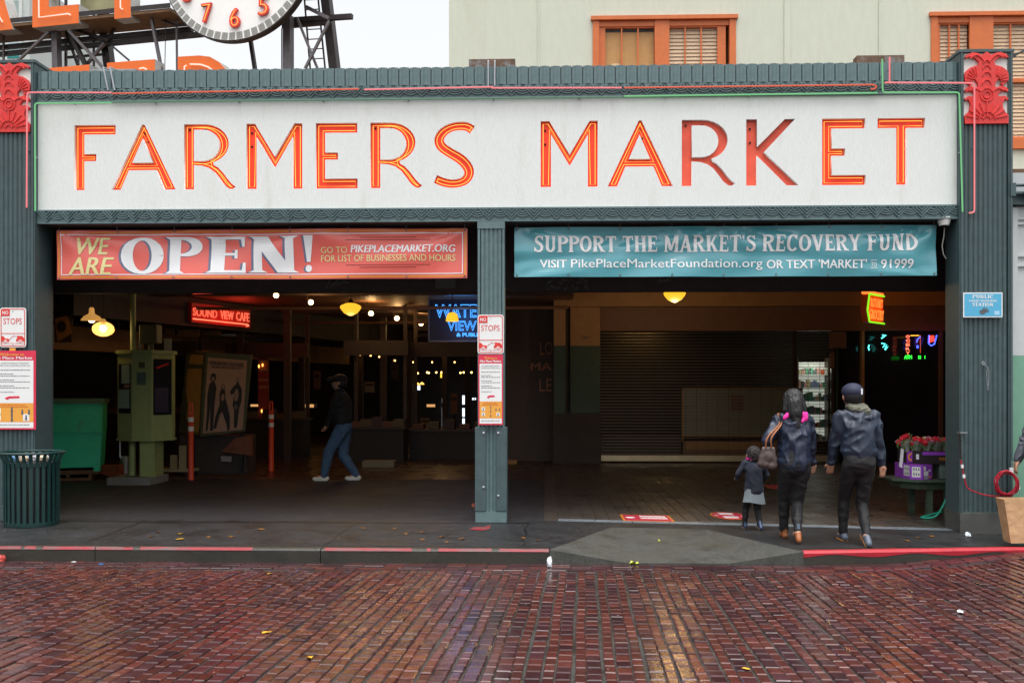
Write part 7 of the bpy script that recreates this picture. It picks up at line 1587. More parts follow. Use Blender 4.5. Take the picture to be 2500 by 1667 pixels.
for a, b, w, m, d in (((168, 75), (260, 175), .06, m_steelg, .0), ((120, 78), (45, 148), .05, m_steelg, .0), ((165, 72), (212, 165), .09, m_steel, -.3), ((160, 75), (190, 160), .05, m_steel, -.5), ((180, 72), (265, 100), .07, m_steel, -.4), ((285, 60), (265, 95), .06, m_steel, -.5), ((268, 108), (315, 148), .04, m_steelg, -.5), ((255, 106), (212, 158), .06, m_steelg, -.4), ((122, 75), (133, 110), .05, m_steel, -.4),
                      ((370, 45), (400, 200), .06, m_steelg, -.1), ((375, 40), (430, 63), .05, m_steel, -.3), ((430, 63), (470, 58), .05, m_steel, -.3), ((612, 100), (627, 200), .075, m_steel, -.4), ((725, 44), (778, 175), .045, m_steelg, -.1), ((804, 52), (745, 168), .05, m_steelg, .0), ((748, 18), (804, 46), .07, m_steelg, -.2), ((165, 141), (256, 133), .05, m_steel, -.7)): beam(a, b, w, m, d, 'brace')
for x0, x1 in (((740, -40), (760, 200)), ((773, -40), (797, 200))): beam(x0, x1, .03, m_steel, -.9, 'ladder_rail')
for k in range(8): y = 0 + k * 24; f = (y + 40) / 240; beam((740 + 20 * f, y + 1), (773 + 24 * f, y - 1), .018, m_steel, -.9, 'ladder_rung')
for a, b in (((-160, 58), (79, 44)), ((192, 34), (279, 26)), ((331, 20), (410, 12))): beam(a, b, .018, m_steel, .05, 'hand_rail')
# clock
cx_, cz_ = sg(580, -108, .2); rr = sg(580, 103, .2)[1]; rad = abs(cz_ - rr)
ck = thing('clock', 'big round white clock with red neon numerals on the rooftop sign', 'clock', tuple(O + ux * cx_ + un * .25 + Vector((0, 0, cz_))), rz=ang)
def disc(mb, r, y0, y1, n=96): mb.prism([(r * cos(2 * pi * k / n), r * sin(2 * pi * k / n)) for k in range(n)], y0, y1)
mb = MB(); disc(mb, rad, 0, .16); mb.build('drum', m_steel, ck)
mb = MB(); disc(mb, rad * .985, -.012, -.001); mb.build('dial', mat('white_dial', (.88, .89, .87), .5, var=.03), ck)
mm = mat('grey_minute_mark', (.28, .28, .26), .5, var=.35, vs=25)
seg = MB(); n = 4; a0 = radians(2.35); seg.add([(r * rad * sin(-a0 + 2 * a0 * k / n), y, r * rad * cos(-a0 + 2 * a0 * k / n)) for y in (-.018, -.012) for r in (.900, .978) for k in range(n + 1)], [])
N1 = n + 1; seg.f = [(k, k + 1, N1 + k + 1, N1 + k) for k in range(n)]; seg.mi = [0] * n; seg.v = seg.v[:2 * N1]; me = seg.mesh('minute_mark', fixn=False); me.materials.append(mm)
for k in range(60): 
    o = link('minute_mark', me, ck, rot=(0, radians(3 + 6 * k), 0))
m_num = mat('clock_red', (.72, .045, .03), .4)
for n_ in (4, 5, 6, 7, 8):
    a = radians(90 - 30 * n_); c = Vector((rad * .745 * cos(a), 0, rad * .745 * sin(a))); hgt = .40
    w_ = .25; mb = MB(); put_text(mb, str(n_), (c.x - w_ / 2, -.05, c.z - hgt / 2), (1, 0, 0), (0, 0, 1), w_, hgt, off=.0, bold=.05)
    nm = mb.build('numeral', m_num, ck, fixn=False)
    md = nm.modifiers.new('solid', 'SOLIDIFY'); md.thickness = .05; md.offset = 0
    mb = MB(); put_text(mb, str(n_), (c.x - w_ / 2 + .035, -.08, c.z - hgt / 2 + .035), (1, 0, 0), (0, 0, 1), w_ - .07, hgt - .07, off=.0, outline=.008, bold=-.045); mb.build('neon_tube', m_neon, nm, fixn=False)
# distant buildings at the left
m_dist = mat('distant_pale_wall', (.50, .54, .52), .8, var=.05); m_dist2 = mat('distant_cream_wall', (.62, .58, .48), .8, var=.05)
def far_building(px0, px1, py, Y, m, lab, panes):
    p, q = onY(px0, 300, Y), onY(px1, py, Y); t = thing('distant_building', lab, 'building', ((p.x + q.x) / 2, Y, 0))
    mb = MB(); mb.box(p.x, q.x, Y, Y + 6, 0, q.z); mb.build('wall', m, t, world=True)
    for a, b, c, d, col in panes:
        p, q = onY(a, d, Y), onY(c, b, Y); mb = MB(); mb.box(p.x - .12, q.x + .12, Y - .08, Y - .01, p.z - .15, q.z + .12); w = mb.build('window', mat('pale_trim', (.60, .64, .62), .6), t, world=True); mb = MB(); mb.box(p.x, q.x, Y - .10, Y - .082, p.z, q.z); mb.build('pane', mat('far_pane_%s' % col, {'g': (.30, .38, .36), 'b': (.42, .52, .56), 't': (.0, .20, .19)}[col], .2), w, world=True)
far_building(-200, 72, -60, 24, m_dist, 'pale grey green building with tall windows behind the rooftop sign', ((22, 4, 48, 60, 'g'), (22, 88, 48, 128, 'b'), (21, 136, 50, 145, 't')))
far_building(72, 108, 60, 27, m_dist2, 'narrow cream building between the rooftop sign columns', ())
mb = MB(); p, q = L3(196, 31, -.5), L3(279, -60, -.5); mb.box(p.x, q.x, .5, .54, p.z, q.z); mb.build('backing_panel', mat('weathered_olive_panel', (.36, .34, .19), .8, var=.3, vs=2), rs)


# ================================================================== people
def cap_mesh(mb, p0, p1, r0, r1, n=14):
    p0, p1 = Vector(p0), Vector(p1); L = (p1 - p0).length; d = (p1 - p0).normalized() if L > 1e-6 else Vector((0, 0, 1)); pts = []; rs = []
    for k in range(5): a = pi / 2 * k / 5; pts.append(p0 - d * r0 * cos(a)); rs.append(max(r0 * sin(a), .0008))
    for k in range(6): f = k / 5; pts.append(p0.lerp(p1, f)); rs.append(r0 + (r1 - r0) * f)
    for k in range(1, 6): a = pi / 2 * k / 5; pts.append(p1 + d * r1 * sin(a)); rs.append(max(r1 * cos(a), .0008))
    mb.tube(pts, rs, n)
def blob(name, prims, m, parent, vox=.012, it=6, fold=0.0, fs=9.0, fstretch=(1, 1, .45), seed=0.0, keep=None, smooth_f=.5):
    mb = MB()
    for p in prims:
        if p[0] == 'c': cap_mesh(mb, *p[1:])
        elif p[0] == 'e':
            tmp = MB(); tmp.ball((0, 0, 0), p[2], 16, 12); R = Matrix.Translation(Vector(p[1]))
            if len(p) > 3: R = R @ Matrix.Rotation(p[3][2], 4, 'Z') @ Matrix.Rotation(p[3][1], 4, 'Y') @ Matrix.Rotation(p[3][0], 4, 'X')
            mb.add([R @ Vector(v) for v in tmp.v], tmp.f)
        elif p[0] == 'b': mb.box(*p[1:])
    me = mb.mesh('tmp'); o = bpy.data.objects.new('tmp', me); COL.objects.link(o)
    md = o.modifiers.new('r', 'REMESH'); md.mode = 'VOXEL'; md.voxel_size = vox
    if it: ms = o.modifiers.new('s', 'SMOOTH'); ms.iterations = it; ms.factor = smooth_f
    out = evald(o); bpy.data.objects.remove(o); out.name = name
    if fold:
        vn = [v.normal.copy() for v in out.vertices]
        for v, nn in zip(out.vertices, vn):
            q = Vector((v.co.x * fstretch[0], v.co.y * fstretch[1], v.co.z * fstretch[2])) * fs + Vector((seed, seed * 1.7, 0))
            q = q + Vector((noise.noise(q * .6), noise.noise(q * .6 + Vector((5, 1, 2))), noise.noise(q * .6 + Vector((2, 7, 3))))) * .9
            w = .6 - abs(noise.noise(q)) * 3.0
            v.co = v.co + nn * fold * (w + .5 * noise.noise(q * 2.3))
    out.materials.clear(); out.materials.append(m); out.polygons.foreach_set('use_smooth', [True] * len(out.polygons))
    return link(name, out, parent)
def ik(a, b, l1, l2, pole):
    a, b = Vector(a), Vector(b); d = b - a; L = min(d.length, (l1 + l2) * .999); d.normalize()
    x = (l1 * l1 - l2 * l2 + L * L) / (2 * L); h = sqrt(max(l1 * l1 - x * x, 0)); pole = Vector(pole); pole = pole - d * pole.dot(d); pole.normalize()
    return a + d * x + pole * h, a + d * L
def hand(p, q, s, curl=.5, side=1, palm_n=(0, 1, 0)):
    """palm from the wrist p along direction q; five bent fingers"""
    p = Vector(p); d = Vector(q).normalized(); n = Vector(palm_n); n = (n - d * n.dot(d)).normalized(); u = d.cross(n) * side
    out = [('c', p, p + d * .035 * s, .026 * s, .030 * s), ('c', p + d * .03 * s + u * .018 * s, p + d * .075 * s + u * .022 * s, .020 * s, .017 * s), ('c', p + d * .03 * s - u * .018 * s, p + d * .07 * s - u * .024 * s, .020 * s, .016 * s)]
    for k, l in enumerate((.068, .078, .072, .056)):
        b = p + d * .080 * s + u * (.030 - .020 * k) * s; m1 = b + d * l * .45 * s + n * l * .15 * s * curl; m2 = m1 + (d * (1 - curl * .8) + n * curl).normalized() * l * .35 * s; e = m2 + (d * (.6 - curl) + n * curl * 1.3).normalized() * l * .28 * s
        out += [('c', b, m1, .0098 * s, .0090 * s, 8), ('c', m1, m2, .0090 * s, .0082 * s, 8), ('c', m2, e, .0082 * s, .0072 * s, 8)]
    b = p + d * .022 * s + u * .030 * s; m1 = b + (d * .7 + u * .6 + n * .25).normalized() * .042 * s; e = m1 + (d * .9 + u * .15 + n * .35).normalized() * .032 * s
    out += [('c', b, m1, .013 * s, .0105 * s, 8), ('c', m1, e, .0105 * s, .0085 * s, 8)]
    return out
m_skin = mat('skin', (.46, .235, .15), .5, var=.12, vs=12); m_skin2 = mat('skin_lighter', (.55, .31, .21), .5, var=.1, vs=12)
m_hair = mat('black_hair', (.007, .006, .007), .55, var=.4, vs=60, bump=.5, bs=120, stretch=(1, 1, .12))
m_navy = mat('navy_nylon', (.011, .018, .040), .48, var=.35, vs=12, bump=.6, bs=28, stretch=(1, 1, .5)); m_navy2 = mat('navy_shell', (.013, .022, .043), .52, var=.35, vs=12, bump=.6, bs=30, stretch=(1, 1, .45))
m_blktr = mat('black_trousers', (.006, .0055, .007), .7, var=.3, vs=10, bump=.3, bs=60); m_magenta = mat('magenta_lining', (.75, .018, .30), .6); m_khaki = mat('grey_green_fleece', (.115, .115, .085), .85, var=.3, vs=50, bump=.4, bs=200)
m_boot = mat('tan_boot_leather', (.28, .085, .022), .5, var=.2, vs=20); m_sole = mat('gum_sole', (.55, .24, .06), .5); m_shoe = mat('grey_blue_shoe', (.075, .095, .13), .5); m_blksh = mat('black_jacket_cloth', (.006, .0055, .006), .75, var=.3); m_jean = mat('blue_denim', (.048, .098, .18), .75, var=.35, vs=14, bump=.3, bs=150, stain=(.12, .19, .25), ss=4, st=.56); m_whsh = mat('white_leather_shoe', (.72, .70, .60), .5, var=.06); m_brn = mat('brown_bag_leather', (.060, .038, .036), .45, var=.2, vs=12); m_strap = mat('tan_strap', (.30, .11, .045), .5)
def person(name, lab, loc, rz, h, feet, hands, lean=0.0, cloth=None, head_turn=(0, 0), sway=0.0, fem=False, child=False, hcurl=.45):
    """feet: ((x, y, z, toe pitch), ...) left then right, hands: positions; the figure faces local +Y"""
    t = thing(name, lab, 'person', loc, rz=rz); C_ = cloth; hw = .050 * h; shw = (.095 if fem else .108) * h; 
    if child: shw = .105 * h
    leg_l = (.245 * h, .245 * h); hipz = .50 * h if not child else .45 * h
    hipz -= .012 * h; lw = lean
    wa = Vector((sway * .5, lw * .35, .60 * h)); ch = Vector((sway * .7, lw * .75, .735 * h)); sh = Vector((sway * .8, lw, .812 * h)); nk = Vector((sway * .85, lw * 1.12, .862 * h)); hc = Vector((sway * .9 + head_turn[0], lw * 1.2 + head_turn[1], (.93 if not child else .895) * h)); hs = h * (.062 if not child else .088)
    hips = [Vector((-hw, 0, hipz)), Vector((hw, 0, hipz))]; kn, an = [], []
    for hp, f in zip(hips, feet):
        ankle = Vector((f[0], f[1], f[2] + .048 * h)); k, a = ik(hp, ankle, *( (.245 * h, .235 * h) if not child else (.215 * h, .205 * h)), (0.05 * (1 if hp.x > 0 else -1), 1, 0)); kn.append(k); an.append(a)
    shd = [sh + Vector((-shw, 0, 0)), sh + Vector((shw, 0, 0))]; el, wr = [], []
    for s_, hd in zip(shd, hands):
        sgn = 1 if s_.x > 0 else -1; e, w = ik(s_, hd, .165 * h, .15 * h, (sgn * .6, -1, -.15)); el.append(e); wr.append(w)
    sk = C_.get('skin', m_skin); g = h / 1.7
    # body: one continuous skin under the clothes
    pr = [('e', hc, (hs * .92, hs * 1.08, hs * 1.22)), ('e', hc + Vector((0, hs * .35, -hs * .62)), (hs * .62, hs * .66, hs * .6)), ('c', nk - Vector((0, 0, .03 * h)), hc - Vector((0, hs * .15, hs * .5)), .034 * h, .032 * h), ('e', ch, (.095 * h, .062 * h, .10 * h)), ('c', wa, ch, .072 * h, .075 * h), ('e', (hips[0] + hips[1]) / 2 + Vector((0, 0, .035 * h)), (.080 * h, .052 * h, .05 * h)), ('c', shd[0] + Vector((.02 * h, 0, -.03 * h)), shd[1] + Vector((-.02 * h, 0, -.03 * h)), .026 * h, .026 * h), ('c', (hips[0] + hips[1]) / 2 + Vector((0, 0, .055 * h)), wa, .056 * h, .060 * h)]
    pr += [('e', hc + Vector((0, hs * 1.08, -hs * .18)), (hs * .16, hs * .22, hs * .24)), ('e', hc + Vector((-hs * .92, -hs * .05, -hs * .12)), (hs * .12, hs * .22, hs * .32)), ('e', hc + Vector((hs * .92, -hs * .05, -hs * .12)), (hs * .12, hs * .22, hs * .32)), ('e', hc + Vector((0, hs * .98, -hs * .58)), (hs * .28, hs * .10, hs * .07))]
    for i in (0, 1):
        pr += [('c', hips[i], kn[i], .048 * h, .034 * h), ('c', kn[i], an[i], .032 * h, .022 * h), ('c', an[i], an[i] + Vector((0, .07 * h, -.02 * h)), .02 * h, .018 * h), ('c', shd[i] + Vector((0, 0, -.03 * h)), el[i], .022 * h, .021 * h), ('c', el[i], wr[i], .021 * h, .016 * h)]
        pr += hand(wr[i], (wr[i] - el[i]).normalized(), g * (1.0 if not child else .85) * (.92 if fem else 1), hcurl, 1 if i else -1, (-.3 if i else .3, .9, 0))
    bd = blob('body', pr, sk, t, .0085 * max(g, .7), 3)
    eye = mat('eye_dark', (.02, .015, .012), .2)
    for sx in (-1, 1): mb = MB(); mb.ball(hc + Vector((sx * hs * .36, hs * .95, 0)), hs * .11, 8, 6); mb.build('eye', eye, bd)
    # trousers
    tk = C_.get('leg_w', 1.0); pr = [('e', (hips[0] + hips[1]) / 2 + Vector((0, -.008 * h, .03 * h)), (.102 * h, .080 * h, .085 * h)), ('c', (hips[0] + hips[1]) / 2 + Vector((0, 0, .06 * h)), wa, .085 * h, .082 * h)]
    for i in (0, 1): pr += [('c', hips[i], kn[i], .066 * h * tk, .047 * h * tk), ('c', kn[i], an[i].lerp(kn[i], .06), .046 * h * tk, .034 * h * tk)]
    blob('trousers', pr, C_['trousers'], t, .011 * max(g, .7), 5, fold=.006, fs=7, fstretch=(1, 1, 1.3), seed=h)
    # jacket
    hem = C_.get('hem', .50) * h; jw = C_.get('jw', 1.0)
    pr = [('e', ch + Vector((0, 0, .005 * h)), (.108 * h * jw, .076 * h * jw, .11 * h)), ('c', Vector((wa.x, wa.y, hem + .06 * h)), ch, .092 * h * jw, .093 * h * jw), ('e', Vector((wa.x * .6, wa.y * .4, hem + .065 * h)), (.106 * h * jw, .080 * h * jw, .055 * h)), ('c', shd[0] + Vector((.018 * h, 0, -.012 * h)), shd[1] + Vector((-.018 * h, 0, -.012 * h)), .043 * h, .043 * h), ('c', sh + Vector((0, 0, -.01 * h)), nk + Vector((0, 0, -.012 * h)), .066 * h, .042 * h), ('e', Vector((wa.x, wa.y * .7, (hem + wa.z) / 2 + .02 * h)), (.100 * h * jw, .078 * h * jw, .10 * h))]
    for i in (0, 1): pr += [('c', shd[i] + Vector((0, 0, -.012 * h)), el[i], .041 * h, .036 * h), ('c', el[i], wr[i].lerp(el[i], .02), .035 * h, .026 * h)]
    blob('jacket', pr, C_['jacket'], t, .0095 * max(g, .7), 5, fold=C_.get('fold', .011), fs=C_.get('fs', 6.5), fstretch=(1, 1, .8), seed=h * 3)
    # shoes
    for i in (0, 1):
        f = feet[i]; R = Matrix.Rotation(-f[3], 3, 'X'); a = an[i]; o_ = Vector((f[0], f[1], f[2])); F_ = lambda x, y, z: o_ + Vector((x, 0, 0)) + (R @ Vector((0, y + .0, z)) if f[3] else Vector((0, y, z)))
        piv = F_(0, 0, 0)
        s_ = g * (.85 if fem else 1) * (1.05 if child else 1)
        pr = [('c', F_(0, -.045 * s_, .045 * s_), F_(0, .06 * s_, .050 * s_), .038 * s_, .037 * s_), ('c', F_(0, .06 * s_, .045 * s_), F_(0, .16 * s_, .034 * s_), .038 * s_, .032 * s_)]
        if C_.get('boots'): pr += [('c', F_(0, -.03 * s_, .05 * s_), a.lerp(kn[i], C_['boots']), .040 * s_, .045 * s_)]
        else: pr += [('c', F_(0, -.03 * s_, .05 * s_), a.lerp(kn[i], .05), .038 * s_, .036 * s_)]
        blob('shoe', pr, C_['shoe'], t, .008, 4)
        pr = [('c', F_(0, -.05 * s_, .014 * s_), F_(0, .16 * s_, .014 * s_), .012 * s_, .012 * s_), ('c', F_(-.02 * s_, -.045 * s_, .014 * s_), F_(-.022 * s_, .14 * s_, .014 * s_), .014 * s_, .014 * s_), ('c', F_(.02 * s_, -.045 * s_, .014 * s_), F_(.022 * s_, .14 * s_, .014 * s_), .014 * s_, .014 * s_)]
        blob('shoe_sole', pr, C_['sole'], t, .007, 2)
    return t, dict(hc=hc, hs=hs, nk=nk, sh=sh, shd=shd, el=el, wr=wr, wa=wa, ch=ch, hips=hips, an=an, kn=kn, h=h)
def scale_at(p): return F / (p - CAM).dot(FWD)

# --- man in navy jacket (seen from behind, mid stride)
gm = gnd(2106, 1334); hM = (1336 - 935) / scale_at(gm) * .985
t, J = person('person', 'person in navy shell jacket, grey fleece hood and cap walking into the hall', (gm.x, gm.y + .12, gm.z), radians(2), hM, ((-.075, .26, .0, 0), (.045, -.10, .02, -.55)), ((-.235, .20, .47 * hM), (.27, .05, .455 * hM)), .06, dict(trousers=m_blktr, jacket=m_navy2, shoe=m_shoe, sole=m_sole, hem=.515, jw=1.12, fold=.014, fs=7.5, leg_w=.84, skin=m_skin), head_turn=(-.03, .035))
hc, hs = J['hc'], J['hs']
blob('hair', [('e', hc + Vector((0, -hs * .12, hs * .05)), (hs * 1.0, hs * 1.08, hs * 1.15))], m_hair, t, .010, 3)
blob('cap', [('e', hc + Vector((0, -hs * .05, hs * .42)), (hs * 1.10, hs * 1.22, hs * .92)), ('c', hc + Vector((0, hs * 1.0, hs * .42)), hc + Vector((0, hs * 1.75, hs * .28)), hs * .55, hs * .50)], mat('navy_cap', (.012, .016, .045), .7, var=.2), t, .010, 3)
mb = MB(); p = hc + Vector((hs * .55, -hs * 1.08, hs * .45)); mb.box(p.x - .008, p.x + .008, p.y - .006, p.y + .02, p.z - .03, p.z + .03); mb.build('cap_tag', m_sgnw, t)
nk, sh, h = J['nk'], J['sh'], J['h']
blob('hood', [('c', nk + Vector((-.065, -.015, .0)), nk + Vector((.065, -.015, -.005)), .045, .045), ('c', nk + Vector((-.05, -.06, -.02)), nk + Vector((.085, -.065, -.05)), .046, .042), ('c', nk + Vector((-.075, .03, .0)), nk + Vector((-.05, -.05, -.015)), .036, .04), ('c', nk + Vector((.08, .03, -.01)), nk + Vector((.09, -.05, -.04)), .036, .04)], m_khaki, t, .009, 3, fold=.007, fs=14, fstretch=(1, 1, 2.4))
blob('shell_hood', [('c', nk + Vector((-.13, -.03, -.055)), nk + Vector((-.05, -.115, -.115)), .030, .034), ('c', nk + Vector((-.05, -.115, -.115)), nk + Vector((.09, -.115, -.12)), .034, .034), ('c', nk + Vector((.09, -.115, -.12)), nk + Vector((.15, -.03, -.075)), .034, .028)], m_navy2, t, .009, 3, fold=.008, fs=12)
# --- woman in navy jacket with magenta lining
gw = gnd(1947, 1328); hW = (1328 - 946) / scale_at(gw) * .985
t, J = person('person', 'long haired person in navy jacket with magenta lining and shoulder bag walking into the hall', (gw.x, gw.y + .12, gw.z), radians(-2), hW, ((-.05, .28, .0, 0), (.01, -.10, .045, -.75)), ((-.235, .17, .60 * hW), (.23, .18, .50 * hW)), .05, dict(trousers=m_blktr, jacket=m_navy, shoe=m_boot, sole=mat('dark_sole', (.03, .022, .018), .6), hem=.47, jw=1.12, boots=.28, fold=.017, fs=8, leg_w=.90, skin=m_skin2), fem=True)
hc, hs, nk, h = J['hc'], J['hs'], J['nk'], J['h']
blob('hair', [('e', hc + Vector((0, -hs * .10, hs * .08)), (hs * 1.12, hs * 1.20, hs * 1.24)), ('c', hc + Vector((0, -hs * .65, -hs * .3)), nk + Vector((0, -.085, -.02)), hs * .92, .085), ('c', nk + Vector((-.01, -.095, -.01)), nk + Vector((.012, -.135, -.15)), .060, .034), ('c', nk + Vector((.012, -.135, -.15)), nk + Vector((.016, -.14, -.26)), .034, .016), ('c', hc + Vector((hs * .75, -hs * .4, 0)), nk + Vector((.09, -.05, .0)), hs * .42, .042), ('c', hc + Vector((-hs * .75, -hs * .4, 0)), nk + Vector((-.085, -.05, .01)), hs * .42, .04)], m_hair, t, .009, 3, fold=.005, fs=26, fstretch=(1.6, 1.6, .12))
blob('hood_lining', [('e', nk + Vector((-.085, -.10, -.045)), (.026, .022, .062), (0, .75, 0)), ('e', nk + Vector((.090, -.10, -.058)), (.036, .024, .060), (0, -.5, 0)), ('c', nk + Vector((.115, -.07, -.03)), nk + Vector((.065, -.125, -.11)), .024, .016)], m_magenta, t, .008, 2, fold=.004, fs=20)
blob('hood_back', [('c', nk + Vector((-.13, -.055, -.055)), nk + Vector((0, -.12, -.22)), .034, .05), ('c', nk + Vector((.13, -.055, -.055)), nk + Vector((0, -.12, -.22)), .034, .05)], m_navy, t, .009, 3, fold=.008, fs=12)
mb = MB(); a = J['an'][1]; p = a.lerp(J['kn'][1], .12) + Vector((0, -.045, .0)); mb.box(p.x - .014, p.x + .014, p.y - .006, p.y + .02, p.z - .05, p.z + .05); mb.build('boot_heel_panel', mat('blue_grey_elastic', (.12, .17, .24), .6), t)
# shoulder bag
el = J['el'][0]; rt = Matrix.Translation(Vector((gw.x, gw.y + .12, gw.z))) @ Matrix.Rotation(radians(-2), 4, 'Z')
bp_ = rt @ Vector((el.x - .005, el.y - .05, .575 * hW)); bag = thing('shoulder_bag', 'dark brown leather shoulder bag with tan strap under the long haired person\'s arm', 'bag', (bp_.x, bp_.y, bp_.z - .14))
blob('pouch', [('c', (-.07, 0, .05), (.06, 0, .03), .045, .045), ('c', (-.045, 0, .20), (.05, 0, .20), .030, .030), ('c', (-.07, 0, .05), (-.045, 0, .20), .045, .03), ('c', (.06, 0, .03), (.05, 0, .20), .045, .03), ('e', (0, 0, .11), (.075, .045, .1))], m_brn, bag, .009, 3, fold=.004, fs=15)
s0 = rt.inverted() @ Vector((0, 0, 0)); shl = rt @ J['shd'][0] - Vector((bp_.x, bp_.y, bp_.z - .14))
mb = MB(); q = catmull([(-.03, -.03, .22), (-.012, -.045, .33), (shl.x - .02, shl.y - .075, shl.z - .06), (shl.x - .015, shl.y - .02, shl.z + .055)], 6); mb.tube(q, .009, 6); q = catmull([(.03, -.03, .22), (.028, -.05, .33), (shl.x + .01, shl.y - .078, shl.z - .05), (shl.x + .005, shl.y - .02, shl.z + .055)], 6); mb.tube(q, .009, 6); mb.build('strap', m_strap, bag, smooth=True)
# --- child
gc = gnd(1843, 1294); hC = (1294 - 1090) / scale_at(gc) * 1.0
t, J = person('person', 'small child in navy coat with grey hem and blue boots walking into the hall', (gc.x, gc.y + .05, gc.z), radians(6), hC, ((-.075, .10, .0, 0), (.06, -.04, .008, -.25)), ((-.155, .15, .60 * hC), (.145, .13, .56 * hC)), .01, dict(trousers=m_blktr, jacket=mat('dark_navy_wool', (.012, .016, .030), .8, var=.3), shoe=mat('navy_rain_boot', (.018, .040, .105), .35), sole=mat('tan_sole', (.35, .22, .12), .6), hem=.41, jw=1.15, boots=.22, fold=.007, leg_w=.92, skin=m_skin2), child=True)
hc, hs, nk, h = J['hc'], J['hs'], J['nk'], J['h']
blob('hair', [('e', hc + Vector((0, -hs * .08, hs * .10)), (hs * 1.08, hs * 1.14, hs * 1.16)), ('c', hc + Vector((0, -hs * .5, -hs * .4)), nk + Vector((0, -.035, .02)), hs * .62, hs * .5)], mat('dark_curly_hair', (.016, .012, .012), .7, var=.4, vs=60, bump=.8, bs=90), t, .008, 2, fold=.008, fs=40, fstretch=(1, 1, 1))
mb = MB(); mb.tube([nk + Vector((.078 * cos(a), .062 * sin(a) - .005, -.008 + .008 * sin(7 * a))) for a in [2 * pi * k / 24 for k in range(24)]], .012, 6, closed=True); mb.build('collar', m_magenta, t, smooth=True)
w0 = J['wa']; hemz = .36 * h
mb = MB(); mb.lathe([(.132 * h * 1.06, hemz - .035 * h), (.124 * h, hemz + .05 * h), (.112 * h, hemz + .12 * h)], 26, cap=False); mb.v = [(x * (1 + .05 * sin(6 * atan2(y, x))), y * .78, z + .012 * sin(2 * atan2(y, x))) for x, y, z in mb.v]; mb.build('grey_skirt_hem', mat('grey_jersey', (.16, .19, .21), .8, var=.2), t, smooth=True)
# --- man walking to the left in the dark hall
gk_ = gnd(838, 1173); hK = 1.80
t, J = person('person', 'person in black jacket, blue jeans and white shoes walking across the left bay', (gk_.x, gk_.y, gk_.z), radians(90), hK, ((-.08, .31, .0, 0), (.08, -.21, .0, 0)), ((-.06, .27, .52 * hK), (.07, .30, .50 * hK)), .05, dict(trousers=m_jean, jacket=m_blksh, shoe=m_whsh, sole=mat('white_sole', (.66, .66, .60), .5), hem=.52, jw=1.12, fold=.008, leg_w=1.12), hcurl=.6)
hc, hs, nk = J['hc'], J['hs'], J['nk']
blob('cap', [('e', hc + Vector((0, -hs * .05, hs * .45)), (hs * 1.08, hs * 1.2, hs * .85)), ('c', hc + Vector((0, hs * 1.0, hs * .45)), hc + Vector((0, hs * 1.7, hs * .32)), hs * .5, hs * .45)], m_blksh, t, .010, 3)
blob('hair', [('e', hc + Vector((0, -hs * .2, -hs * .05)), (hs * .99, hs * 1.0, hs * 1.1))], m_hair, t, .010, 2)
blob('face_mask', [('e', hc + Vector((0, hs * .72, -hs * .55)), (hs * .62, hs * .52, hs * .45))], mat('grey_mask', (.12, .14, .14), .7), t, .009, 3)
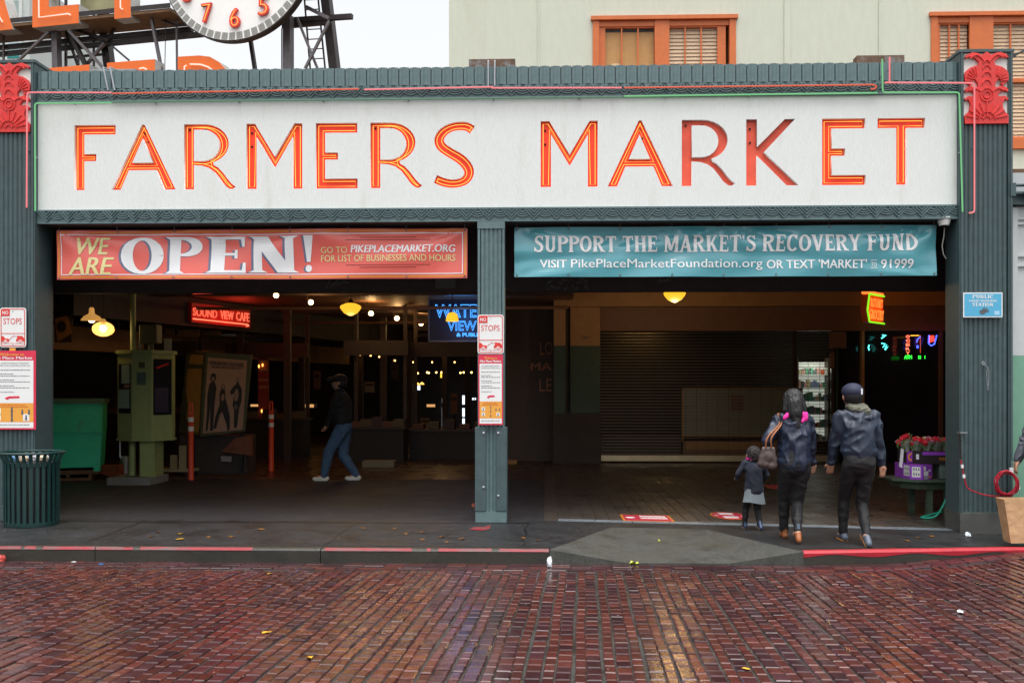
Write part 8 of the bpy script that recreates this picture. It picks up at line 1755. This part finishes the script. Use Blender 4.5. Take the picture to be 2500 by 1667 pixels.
# --- person at the right edge with a paper bag
gp = gnd(2552, 1326); hP = 1.70
t, J = person('person', 'person in crinkled grey jacket standing at the pale shop front with a paper bag', (gp.x, gp.y, gp.z), radians(-80), hP, ((-.09, .05, .0, 0), (.09, -.04, .0, 0)), ((-.20, -.22, .47 * hP), (.17, -.24, .455 * hP)), .02, dict(trousers=m_blktr, jacket=mat('grey_shell', (.075, .085, .105), .5, var=.25, vs=10), shoe=m_shoe, sole=m_sole, hem=.47, jw=1.06, fold=.013, fs=11))
hc, hs = J['hc'], J['hs']; blob('hair', [('e', hc + Vector((0, -hs * .12, hs * .12)), (hs * 1.05, hs * 1.12, hs * 1.16))], m_hair, t, .010, 2)
rt = Matrix.Translation(Vector((gp.x, gp.y, gp.z))) @ Matrix.Rotation(radians(-80), 4, 'Z'); hw_ = rt @ (J['wr'][1] + (J['wr'][1] - J['el'][1]).normalized() * .085)
m_kraft = mat('kraft_paper', (.55, .33, .17), .7, var=.08, vs=6, bump=.3, bs=8)
YBg = hw_.y - .02; zt_ = ZY(1216, YBg, 2480); zb_ = ZY(1322, YBg, 2480); bag = thing('paper_bag', 'brown kraft paper carrier bag held beside the pale shop front', 'bag', (XY(2490, YBg), YBg, zb_))
x0t, x1t = XY(2441, YBg), XY(2535, YBg); x0b, x1b = XY(2459, YBg), XY(2528, YBg); cx = XY(2490, YBg); d1, d0 = .10, .085; H = zt_ - zb_
v = [(x0b - cx, -d0, 0), (x1b - cx, -d0, 0), (x1b - cx, d0, 0), (x0b - cx, d0, 0), (x0t - cx, -d1, H), (x1t - cx, -d1, H), (x1t - cx, d1, H), (x0t - cx, d1, H), (x0b - cx + .012, -.0, H * .5), ]
mb = MB(); mb.add(v[:8], [(0, 3, 2, 1), (0, 1, 5, 4), (1, 2, 6, 5), (2, 3, 7, 6), (3, 0, 4, 7)]); o = mb.build('bag_body', m_kraft, bag)
sd_ = o.modifiers.new('sub', 'SUBSURF'); sd_.subdivision_type = 'SIMPLE'; sd_.levels = sd_.render_levels = 4
tx_ = bpy.data.textures.new('crease', 'CLOUDS'); tx_.noise_scale = .12; dm = o.modifiers.new('crease', 'DISPLACE'); dm.texture = tx_; dm.strength = .018; dm.mid_level = .5
so = o.modifiers.new('thick', 'SOLIDIFY'); so.thickness = .002
hl = hw_ - Vector((cx, YBg, zb_))
for sy in (-1, 1): mb = MB(); mb.tube(catmull([(hl.x - .06, sy * d1 * .9, H - .02), (hl.x - .03, sy * .05, (H + hl.z) / 2), (hl.x, 0, hl.z), (hl.x + .03, sy * .05, (H + hl.z) / 2), (hl.x + .06, sy * d1 * .9, H - .02)], 6), .004, 6); mb.build('handle', m_kraft, bag, smooth=True)
